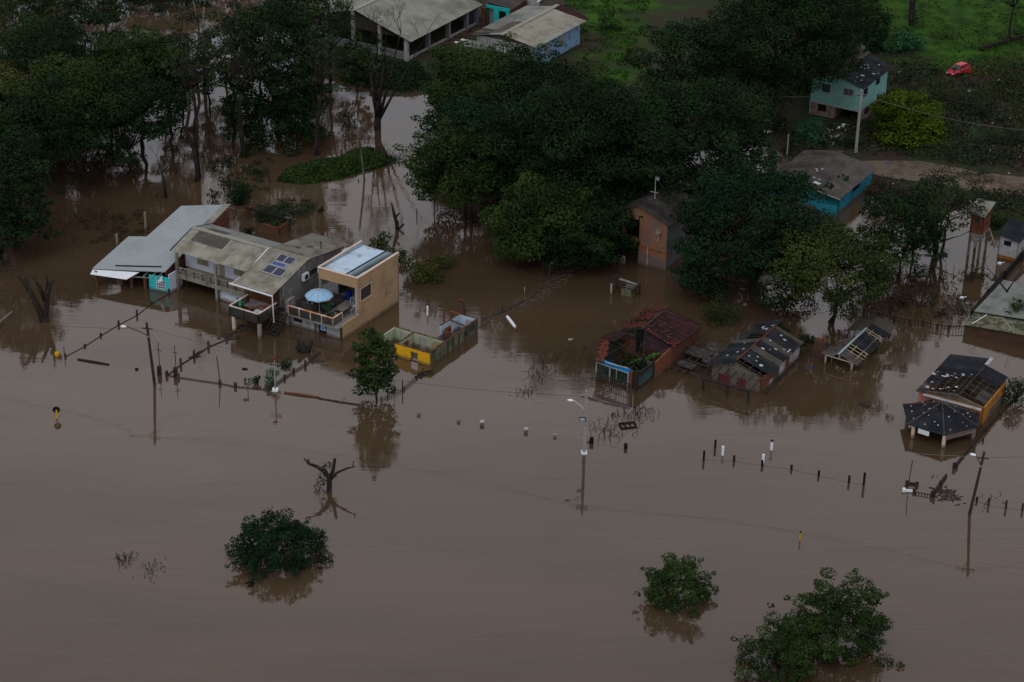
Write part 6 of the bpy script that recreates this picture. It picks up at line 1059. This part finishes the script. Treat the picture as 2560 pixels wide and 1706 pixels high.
MINT = PG((1845,300),(1985,320),(2060,250),(2060,150),(1850,150)); LEAFY = PG((2060,170),(2353,120),(2420,200),(2420,400),(2200,390),(2060,370),(1990,345),(2060,300))
thicket('undergrowth', LEAFY, 90, .5, 1.8, 'leaf_grey', seed=3); thicket('undergrowth', LEAFY, 55, .5, 1.5, 'leaf_olive', seed=4, dens=.7); thicket('undergrowth', LEAFY, 40, .5, 1.3, 'leaf_jungle', seed=5, dens=.6)
thicket('undergrowth', PG((1990,40),(2353,70),(2420,120),(2353,150),(2060,150),(2000,110)), 30, .5, 1.6, 'leaf_mid', seed=6)
thicket('undergrowth', PG((1760,290),(1860,270),(1990,340),(1960,350),(1800,345)), 26, .4, 1.2, 'leaf_dark', seed=7)
thicket('undergrowth', PG((2100,430),(2353,440),(2353,500),(2230,480),(2110,470)), 34, .4, 1.3, 'leaf_grey', seed=8)
thicket('shallows_brush', PG((1960,600),(2100,590),(2230,640),(2230,720),(2100,740),(1960,700)), 60, .3, .9, 'leaf_brown', .22, .35, .6, 9); thicket('shallows_brush', PG((2100,620),(2260,600),(2250,720),(2120,740)), 30, .3, .8, 'leaf_grey', .22, .35, .6, 10)
thicket('shallows_brush', PG((580,480),(700,440),(740,480),(640,530),(590,520)), 64, .3, 1.0, 'leaf_grey', .22, .7, .45, 11); thicket('shallows_brush', PG((180,500),(330,480),(360,540),(200,570)), 48, .25, .8, 'leaf_brown', .2, .5, .5, 12); thicket('shallows_brush', PG((470,360),(640,350),(620,440),(470,430)), 54, .3, 1.0, 'leaf_dark', .22, .7, .45, 13)
thicket('undergrowth', PG((790,140),(960,150),(1000,210),(860,200)), 40, .4, 1.1, 'leaf_dark', seed=14)
# ============================================================ trees
T = tree
# great central mass
T((1080,310), 98, 165, 'broad light green tree below the grey-roofed blue house', 'leaf_mid', .06, cx=30, nc=60, cr=.27, depthr=.9)
T((1230,345), 112, 150, 'dark tree rising just behind the big central tree', 'leaf_dark', .08, cx=10, nc=46)
T((1360,530), 178, 260, 'largest spreading dark tree in the centre of the grove', 'leaf_dark', .14, cx=-20, nc=110, cr=.2, ntr=3, depthr=.6)
T((1150,470), 205, 170, 'dark layered tree on the left of the central grove', 'leaf_blue', .12, cx=-25, nc=60, depthr=.7, cr=.25)
T((1072,512), 290, 130, 'tree at the left edge of the central grove with visible twin trunk', 'leaf_mid', .22, cx=-18, nc=52, ntr=2, depthr=.8)
T((1640,480), 168, 170, 'wide dark tree on the right of the central grove', 'leaf_dark', .06, cx=-30, nc=76, cr=.24)
T((1560,330), 20, 125, 'tall dark tree above the green meadow edge', 'leaf_dark', .2, ground=.3, nc=38)
T((1780,300), -70, 190, 'huge dark tree left of the mint green house', 'leaf_dark', .22, ground=.3, cx=-10, nc=60, cr=.24, depthr=.8)
T((1680,310), 90, 130, 'shadowy tree between meadow and mint green house', 'leaf_grey', .2, ground=.2, cx=0, nc=34)
T((1930,200), -60, 120, 'dark tree at the top behind the small brick hut', 'leaf_dark', .2, ground=.4, cx=-60, nc=34)
T((1260,600), 405, 165, 'low dull green tree in front of the central grove', 'leaf_mid', .1, cx=0, nc=56, depthr=.6)
T((1350,606), 440, 118, 'dark tree leaning over the left of the salmon house', 'leaf_dark', .06, cx=-10, nc=46)
T((1440,520), 400, 95, 'dark tree directly behind the salmon house', 'leaf_dark', .25, cx=0, nc=26)
T((1712,668), 366, 186, 'big round dark green tree right of the salmon house', 'leaf_blue', .06, cx=2, nc=90, cr=.24, ntr=3)
T((1905,745), 518, 155, 'yellowish green tree with visible forked trunk behind the open shed', 'leaf_soft', .2, nc=60, cr=.25, ntr=2)
T((2065,640), 436, 108, 'dull green tree between yellowish tree and bare willow', 'leaf_dark', .15, nc=34)
T((2150,586), 398, 105, 'thin feathery willow with bare branches before the brick tower', 'leaf_grey', .4, cx=0, nc=26, dens=.5, leaf=.3, cr=.28, ntr=3)
T((2095,600), 430, 90, 'feathery green tree left of the thin willow', 'leaf_mid', .12, cx=0, nc=24, dens=.7)
T((2085,352), 178, 84, 'round bright yellow-green tree beside the mint green house', 'leaf_yellow', .02, ground=.3, nc=44, leaf=.36, cr=.3, dens=1.2)
T((2098,55), -160, 60, 'dark straight trunk in the green field at the top', 'leaf_dark', .6, ground=.8, trunkr=.5)
T((2320,95), -80, 90, 'grey leafless-looking tree above the fallen trunk', 'twig' if False else 'leaf_grey', .4, ground=.8, dens=.35, nc=20)
shrub(2150,480,55,55,'reddish dark bush behind the cyan wall', 'leaf_brown') if False else shrub(2040,470,62,62,'reddish dark bush behind the cyan wall','leaf_brown',nc=16)
# left flooded forest
T((40,575), 290, 110, 'drooping dark tree at the left edge above the snag', 'leaf_dark', .06, cx=-5, nc=52, cr=.28)
T((10,610), 440, 80, 'dark tree half cut by the left edge', 'leaf_dark', .1, cx=-10, nc=26)
T((155,447), 190, 150, 'leaning forest tree nearest the left shallows', 'leaf_dark', .3, cx=-40, nc=46, lean=-.15)
T((205,415), 120, 150, 'forest tree with curved trunk in the left shallows', 'leaf_mid', .3, cx=-20, nc=46, lean=-.1)
T((60,380), 150, 140, 'olive tree at the left edge of the flooded forest', 'leaf_olive', .15, cx=-20, nc=44)
T((130,320), 40, 150, 'dark wide forest tree in the upper left', 'leaf_dark', .12, nc=52)
T((30,230), -20, 90, 'scrappy thin tree in the top left corner', 'leaf_grey', .3, nc=22, dens=.5)
T((215,220), -10, 90, 'dark tree at the top left behind the first forest row', 'leaf_dark', .2, nc=28)
T((330,340), 55, 135, 'broad dark forest tree below the bright water gap', 'leaf_mid', .22, nc=60, depthr=.7)
T((300,400), 150, 130, 'low shadowy tree beneath the broad forest canopy', 'leaf_dark', .18, nc=46)
T((395,310), 95, 70, 'small forest tree with leaves over pale water', 'leaf_grey', .3, nc=20, dens=.6)
T((380,40), -120, 90, 'dark drooping crown at the top edge over bright water', 'leaf_dark', .02, nc=28)
T((455,412), -30, 70, 'very tall thin-leaved tree with dark forked trunk', 'leaf_grey', .45, nc=22, dens=.35, leaf=.32, cr=.3, ntr=3, trunkr=.26)
T((560,357), 20, 60, 'slender straight tree right of the tall forked one', 'leaf_grey', .4, nc=18, dens=.4, leaf=.32)
T((640,300), -30, 135, 'large leafy tree left of the hangar', 'leaf_dark', .12, nc=64, cr=.24)
T((760,210), -60, 85, 'tall tree overlapping the hangar corner', 'leaf_mid', .3, nc=26, dens=.7, cr=.25)
T((645,358), 170, 88, 'dense low dark tree at the edge of the pale water', 'leaf_dark', .02, nc=34, cr=.3)
T((726,358), 60, 75, 'thick dark trunk tree beside the pale water', 'leaf_grey', .45, cx=20, nc=20, dens=.45, leaf=.32, trunkr=.34)
T((540,300), 60, 60, 'thin grey tree in the flooded gap', 'leaf_grey', .35, nc=18, dens=.45)
T((480,250), 110, 60, 'faint dark tree behind the tall forked trunk', 'leaf_dark', .3, nc=18, dens=.6)
T((600,230), 40, 60, 'mid green tree between forest and hangar', 'leaf_mid', .3, nc=18)
T((250,120), -80, 90, 'shadowy tree at the top left over brown water', 'leaf_dark', .3, nc=24)
T((100,110), -90, 90, 'pale thin tree at the very top left', 'leaf_grey', .3, nc=20, dens=.4)
for (u, v, t, hw, m, lb) in ((90,250,60,90,'leaf_dark','dark filler tree behind the upper left canopy'),(420,260,60,80,'leaf_mid','bushy forest tree right of the broad canopy'),(255,330,180,90,'leaf_grey','greyish forest tree under the canopy at left'),(20,420,250,90,'leaf_dark','black-green tree at the far left edge of the forest'),(520,200,20,75,'leaf_grey','thin dark tree near the distant street light'),(700,150,-60,100,'leaf_dark','dark tree at the top beside the hangar roof'),(60,160,-60,110,'leaf_mid','leafy tree in the top left corner block'),(560,330,190,60,'leaf_dark','small dense tree in the middle of the forest gap'),(700,270,120,70,'leaf_mid','small tree at the near side of the hangar bank'),(820,215,90,50,'leaf_mid','thin green tree in front of the hangar wall'),(1520,560,420,90,'leaf_dark','dark tree behind the salmon house roof'),(1480,400,230,130,'leaf_dark','dark filler tree within the central grove'),(1300,420,240,140,'leaf_mid','mid green tree inside the central grove'),(1980,120,-20,70,'leaf_dark','dark tree touching the small brick hut'),(1890,240,60,90,'leaf_dark','dark tree hard against the left of the mint house')):
    T((u, v), t, hw, lb, m, .1, nc=34, dens=.8, ground=.3 if u > 1850 else 0)
T((1602,670), 500, 54, 'narrow dark tree hiding the right flank of the salmon house', 'leaf_blue', .04, nc=24, ground=0)
T((1418,612), 470, 52, 'leafy boughs hanging over the left of the salmon house', 'leaf_dark', .06, nc=26)
for i, (u, v, hw) in enumerate(((60,-30,120),(230,-40,110),(420,-60,100),(560,-50,110),(700,-70,120),(820,-90,90))):
    T((u, v), v-150, hw, 'dark tree beyond the top edge, '+('leftmost of the row', 'second of the row from the left', 'third of the row from the left', 'fourth of the row from the left', 'fifth of the row, beside the hangar', 'last of the row, above the hangar roof')[i], 'leaf_dark', .1, nc=26, leaf=.5, dens=.8, group='trees beyond the top edge')
# lone trees
T((866,920), 750, 56, 'round dense green tree standing in the flood by the yellow ruin', 'leaf_mid', .06, cx=-4, leaf=.25, nc=60, cr=.3, dens=1.2, asym=.0)
T((1912,1530), 1292, 118, 'large dark bushy tree drowned at the bottom right', 'leaf_mid', .04, cx=5, leaf=.22, nc=84, cr=.19, dens=.95, depthr=.85)
T((1790,1585), 1402, 90, 'lower paler bush joined to the left of the big drowned tree', 'leaf_mid', .03, cx=-5, leaf=.23, nc=46, cr=.24, dens=.95)
T((1552,1408), 1272, 84, 'compact round drowned bush near the bottom right', 'leaf_mid', .0, leaf=.22, nc=56, cr=.21, dens=1.)
T((640,1316), 1172, 104, 'wide dark drowned bush at the bottom left', 'leaf_blue', .0, leaf=.22, nc=76, cr=.19, dens=1., depthr=.9)
# shrubs
shrub(545,462,48,55,'dark bush standing in shallows above the grey roof','leaf_dark')
shrub(490,455,18,22,'tiny dark bush left of the larger one in the shallows','leaf_dark',nc=6)
shrub(628,500,60,36,'low spreading brush above the cream roof','leaf_grey',nc=16,dens=.7,flat=.5)
shrub(575,545,26,24,'small bush over the ruined brick outbuilding','leaf_dark',nc=8)
shrub(745,488,16,12,'small tuft alone in brown water','leaf_grey',nc=6)
shrub(880,560,28,26,'leafy regrowth at the broken snag','leaf_mid',nc=8,dens=.8)
for (u, v, hw, hh, lb, m) in ((868,565,32,16,'upper end of the vine hedge behind the tan annex','leaf_olive'), (910,600,44,30,'middle of the vine hedge behind the tan annex','leaf_olive'), (965,640,58,48,'large leafy mass of vine hedge beside the tan annex','leaf_olive'), (1015,612,32,28,'right tip of the vine hedge','leaf_olive')): shrub(u, v, hw, hh, lb, m, nc=18, leaf=.26)
shrub(587,880,18,20,'small dark bush left of the concrete lamp post','leaf_dark',nc=9,leaf=.2); shrub(630,882,24,42,'bright leafy bush beside the concrete lamp post','leaf_jungle',nc=12,leaf=.2); shrub(660,842,22,24,'dark bush above the concrete lamp post','leaf_dark',nc=9,leaf=.2); shrub(567,878,10,12,'tiny sprig at the lattice fence','leaf_dark',nc=4,leaf=.18)
shrub(1650,738,46,70,'light green thin bush behind the tiled house','leaf_mid',nc=16,dens=.6,leaf=.26); shrub(2325,925,38,70,'ragged bush beside the orange-walled house','leaf_grey',nc=20,dens=.8,leaf=.26)
shrub(2335,745,44,75,'dark leafy bush over the barn lean-to','leaf_mid',nc=18,dens=.8); shrub(2305,520,45,46,'dense green bush between brick tower and white hut','leaf_mid',nc=16,ground=.1); shrub(2340,540,30,40,'green bush behind the white hut','leaf_mid',nc=12)
shrub(1860,325,48,62,'green leafy shrubs at the left front of the mint house','leaf_jungle',nc=18,ground=.3); shrub(1960,340,36,28,'weedy shrub by the foot of the utility pole','leaf_dark',nc=12,ground=.3); shrub(2020,122,52,70,'broad-leaved jungle green shrubs behind the mint house','leaf_jungle',nc=20,ground=.5,leaf=.5); shrub(2085,118,42,46,'lower jungle green shrubs right of the taller ones','leaf_jungle',nc=14,ground=.5,leaf=.5)
shrub(1400,70,26,44,'small dark tree by the meadow fence','leaf_mid',nc=12,ground=.5); shrub(2250,420,52,46,'sprawling grey bush over the dirt road edge','leaf_grey',nc=14,dens=.5); shrub(2150,420,30,26,'small bush beside the dirt road','leaf_grey',nc=10,dens=.6,ground=.2)
shrub(2240,260,70,60,'grey-green bush cluster in front of the red car','leaf_grey',nc=18,dens=.55,ground=.4); shrub(2310,200,50,60,'pale wiry bush right of the red car','leaf_olive',nc=14,dens=.45,ground=.5); shrub(2290,330,60,40,'low scrub below the rubble heap','leaf_grey',nc=16,dens=.6,ground=.4)
shrub(2170,720,60,30,'thin brown reeds in front of the picket fence','leaf_brown',nc=16,dens=.5,leaf=.25); shrub(2100,700,60,34,'dark brush below the feathery tree','leaf_brown',nc=16,dens=.6,leaf=.28); shrub(2240,640,40,30,'sparse brush below the brick tower','leaf_brown',nc=10,dens=.4,leaf=.25)
shrub(1790,770,40,30,'undergrowth below the yellowish tree','leaf_dark',nc=12); shrub(1860,790,34,24,'mossy clump behind the brick pillar','leaf_dark',nc=10,flat=.5); shrub(1330,640,40,24,'overhanging leaves left of the salmon house','leaf_dark',nc=10) if False else None
def snag(u, v, pieces, label, m='bark', name='dead_tree', cat='dead tree', leafs=None, tw=0, h0=0., n=8):
    """pieces: list of lists of (pixel u, pixel v, radius) traced in the vertical plane through the foot"""
    p = at(u*K, v*K, h0); o = empty(name, p, label, cat); mb = MB(); sc1 = ppm(p)
    for pc in pieces:
        pts = []; rr = []
        for k, q in enumerate(pc):
            zz = (v-q[1])*K/sc1/math.cos(R(27)); dep = (q[3] if len(q) > 3 else random.uniform(-.25,.25)*(k > 0)); pts.append(Vector(((q[0]-u)*K/sc1, dep, zz))); rr.append(q[2])
        mb.tube(pts, rr, n)
        if tw:
            d_ = (pts[-1]-pts[-2]).normalized(); twigs(mb, pts[-1], d_, tw, rr[-1]*.8, 4, .5, .2)
    mb.build('trunk', m, o, True)
    if leafs:
        cs = [((a-u)*K/sc1, random.uniform(-.5,.5), (v-b)*K/sc1/.9) for a, b, r in leafs]; P_, N_, S_, T_ = clumps(cs, [r for *_, r in leafs], .2, .8); leaves('regrowth', P_, N_, S_, T_, 'leaf_dark', o)
    return o
snag(100,737, [[(104,760,.45),(100,735,.4),(90,700,.32),(75,670,.26),(62,650,.19),(40,625,.08)], [(86,700,.3),(80,675,.2),(68,640,.18)], [(108,760,.38),(106,730,.34),(112,690,.29),(120,660,.26),(132,648,.22)], [(108,690,.28),(98,660,.2),(86,640,.16)], [(114,670,.2),(118,645,.12),(116,632,.1)]], 'grey lopped dead tree with upright stubs at the left', 'bark')
snag(757,1125, [[(757,1150,.3),(757,1122,.28),(758,1100,.26),(748,1082,.22),(730,1068,.17),(712,1062,.13),(700,1052,.05)], [(758,1102,.24),(766,1082,.18),(771,1054,.15)], [(760,1100,.2),(775,1085,.13),(798,1074,.1),(818,1068,.05)], [(812,1069,.06),(814,1056,.04)], [(712,1062,.09),(710,1052,.05)]], 'black pollarded dead tree with two outstretched limbs', leafs=[(745,1080,.5),(752,1072,.5),(738,1110,.6),(742,1095,.5),(765,1095,.4),(730,1118,.4)])
snag(703,808, [[(700,820,.5),(698,800,.45),(690,790,.3),(685,782,.2)], [(705,815,.4),(712,795,.25),(718,780,.2)], [(690,805,.3),(680,798,.2)]], 'dark gnarled stump half drowned in front of the terrace', 'asphalt_log', 'stump', 'stump')
snag(913,528, [[(914,545,.25),(912,515,.25),(906,495,.2),(900,470,.1)], [(910,500,.14),(918,492,.1)]], 'broken black snag behind the vine hedge')
snag(868,300, [[(868,345,.5),(868,300,.48),(868,270,.5)], [(868,275,.3,0),(860,230,.2,-.5),(855,170,.12,-1)], [(866,275,.3,0),(864,220,.2,.3),(866,150,.12,.8)], [(868,275,.3,0),(876,220,.2,-.3),(884,150,.12,-.6)], [(870,275,.3,0),(888,220,.18,.4),(912,130,.12,1)], [(870,278,.28,0),(895,235,.18,-.4),(925,180,.12,-1.2),(950,140,.08,-1)]], 'bare forked tree fanning out of the pale water', tw=2.4, leafs=[(850,120,1.0),(865,100,1.1),(880,115,1.2),(890,130,1.0),(840,140,.9)])
snag(868,362, [[(868,385,.35),(866,355,.3),(868,340,.2)]], 'thick dark stub below the bare forked tree', name='stump', cat='stump')
snag(472,200, [[(470,200,.3),(472,100,.2),(478,30,.12)], [(471,120,.15),(460,60,.1),(456,20,.08)]], 'bare wispy tree at the top beside the brown water', 'twig', tw=1.6)
snag(382,455, [[(382,470,.25),(380,430,.22),(376,400,.12),(370,380,.07)], [(380,430,.1),(365,445,.06),(352,460,.04)], [(376,400,.1),(400,375,.05)]], 'small bare crooked tree in the left shallows', tw=1.0)
snag(10,300, [[(5,310,.2),(12,270,.15),(20,240,.1)], [(12,270,.1),(4,240,.07)]], 'pale bare branches over the olive tree at the left edge', 'twig', tw=1.4)
snag(560,120, [[(560,140,.2),(562,70,.12),(580,30,.08)], [(562,80,.1),(548,40,.06)]], 'pale bare branches above the forest near the street light', 'twig', tw=1.5)
snag(640,420, [[(622,440,.12),(618,405,.08),(615,370,.05)], [(618,405,.05),(608,385,.03)]], 'spindly sapling left of the grassy bank', tw=.7)
snag(745,320, [[(748,350,.2),(752,330,.18),(742,292,.12)], [(752,325,.1),(758,305,.08)]], 'short crooked dark stub in the pale water')
snag(2150,586, [[(2150,590,.3),(2146,555,.25),(2135,530,.14)], [(2148,560,.16),(2160,520,.1)], [(2150,560,.12),(2185,545,.08)]], 'bare branching trunk inside the feathery willow', tw=1.5)
snag(2335,700, [[(2335,720,.2),(2310,670,.12),(2280,640,.08)], [(2310,670,.1),(2330,630,.06)]], 'bare twiggy branches over the barn roof', tw=1.3)
# papaya-like plant in pale water
p = at(802*K, 302*K); o = empty('young_papaya', p, 'young large-leaved plant mirrored in the pale water', 'plant'); MB().tube([(0,0,-1),(0,0,2.6)], .08, 6).build('stem', 'bark', o); cs = [(math.cos(i*2.4)*.7, math.sin(i*2.4)*.5, .6+i*.2) for i in range(10)]; P_, N_, S_, T_ = clumps(cs, [.42]*10, .35, .7); leaves('foliage', P_, N_, S_, T_, 'leaf_blue', o)
# twiggy brush breaking the surface
def brush(u, v, wd, hh, n, label, m='bark', name='drowned_brush'):
    p = at(u, v); s1 = ppm(p); o = empty(name, p, label, 'brush'); mb = MB()
    for i in range(n):
        x_, y_ = random.gauss(0, wd/s1*.5), random.gauss(0, wd/s1*.55); l_ = random.uniform(.3, 1)*hh/s1; d_ = Vector((random.gauss(0,.5), random.gauss(0,.5), 1)).normalized(); q = Vector((x_,y_,-.1)); mb.tube([q, q+d_*l_*.6, q+(d_+Vector((random.gauss(0,.4),random.gauss(0,.4),0)))*l_], [.035,.03,.015], 4)
    mb.build('twigs', m, o)
for a in ((*cC(1850,490),50,26,46,'black twigs left of the floating ladder frame'), (*cC(2090,340),46,34,50,'black twigs above the floating ladder frame'), (*cC(1920,345),10,16,8,'single sprig left above the floating frame'), (*cC(1095,145),26,16,30,'small dark weed clump adrift between ruin and street light'), (*cG(1360,1460),34,20,34,'dark weed tuft in brown water left of the tiled house'), (*cG(1470,1330),30,18,22,'sparse sprigs in brown water left of the tiled house'), (*cG(1690,1250),44,14,20,'floating branch with sprigs left of the tiled house'), (313,1398,26,26,30,'faint drowned twigs at the lower left'), (380,1425,34,18,30,'second patch of faint drowned twigs at the lower left'), (*cD(2080,540),40,18,16,'sprigs beside the leaning street light'), (2290,700,90,30,120,'wide field of drowned reeds near the brick tower'), (2180,760,110,34,170,'wide field of brown reeds behind the picket fence'), (230,540,60,30,50,'twiggy brush in the left shallows'), (330,600,40,20,16,'few stakes of brush left of the grey roof'), (970,400,40,30,60,'fine bare brush right of the bare forked tree'), (2330,1190,10,10,6,'tiny sprig behind the picket fence stub'), (860,1000,6,6,3,'hair-thin sprig below the round tree')): brush(*a)
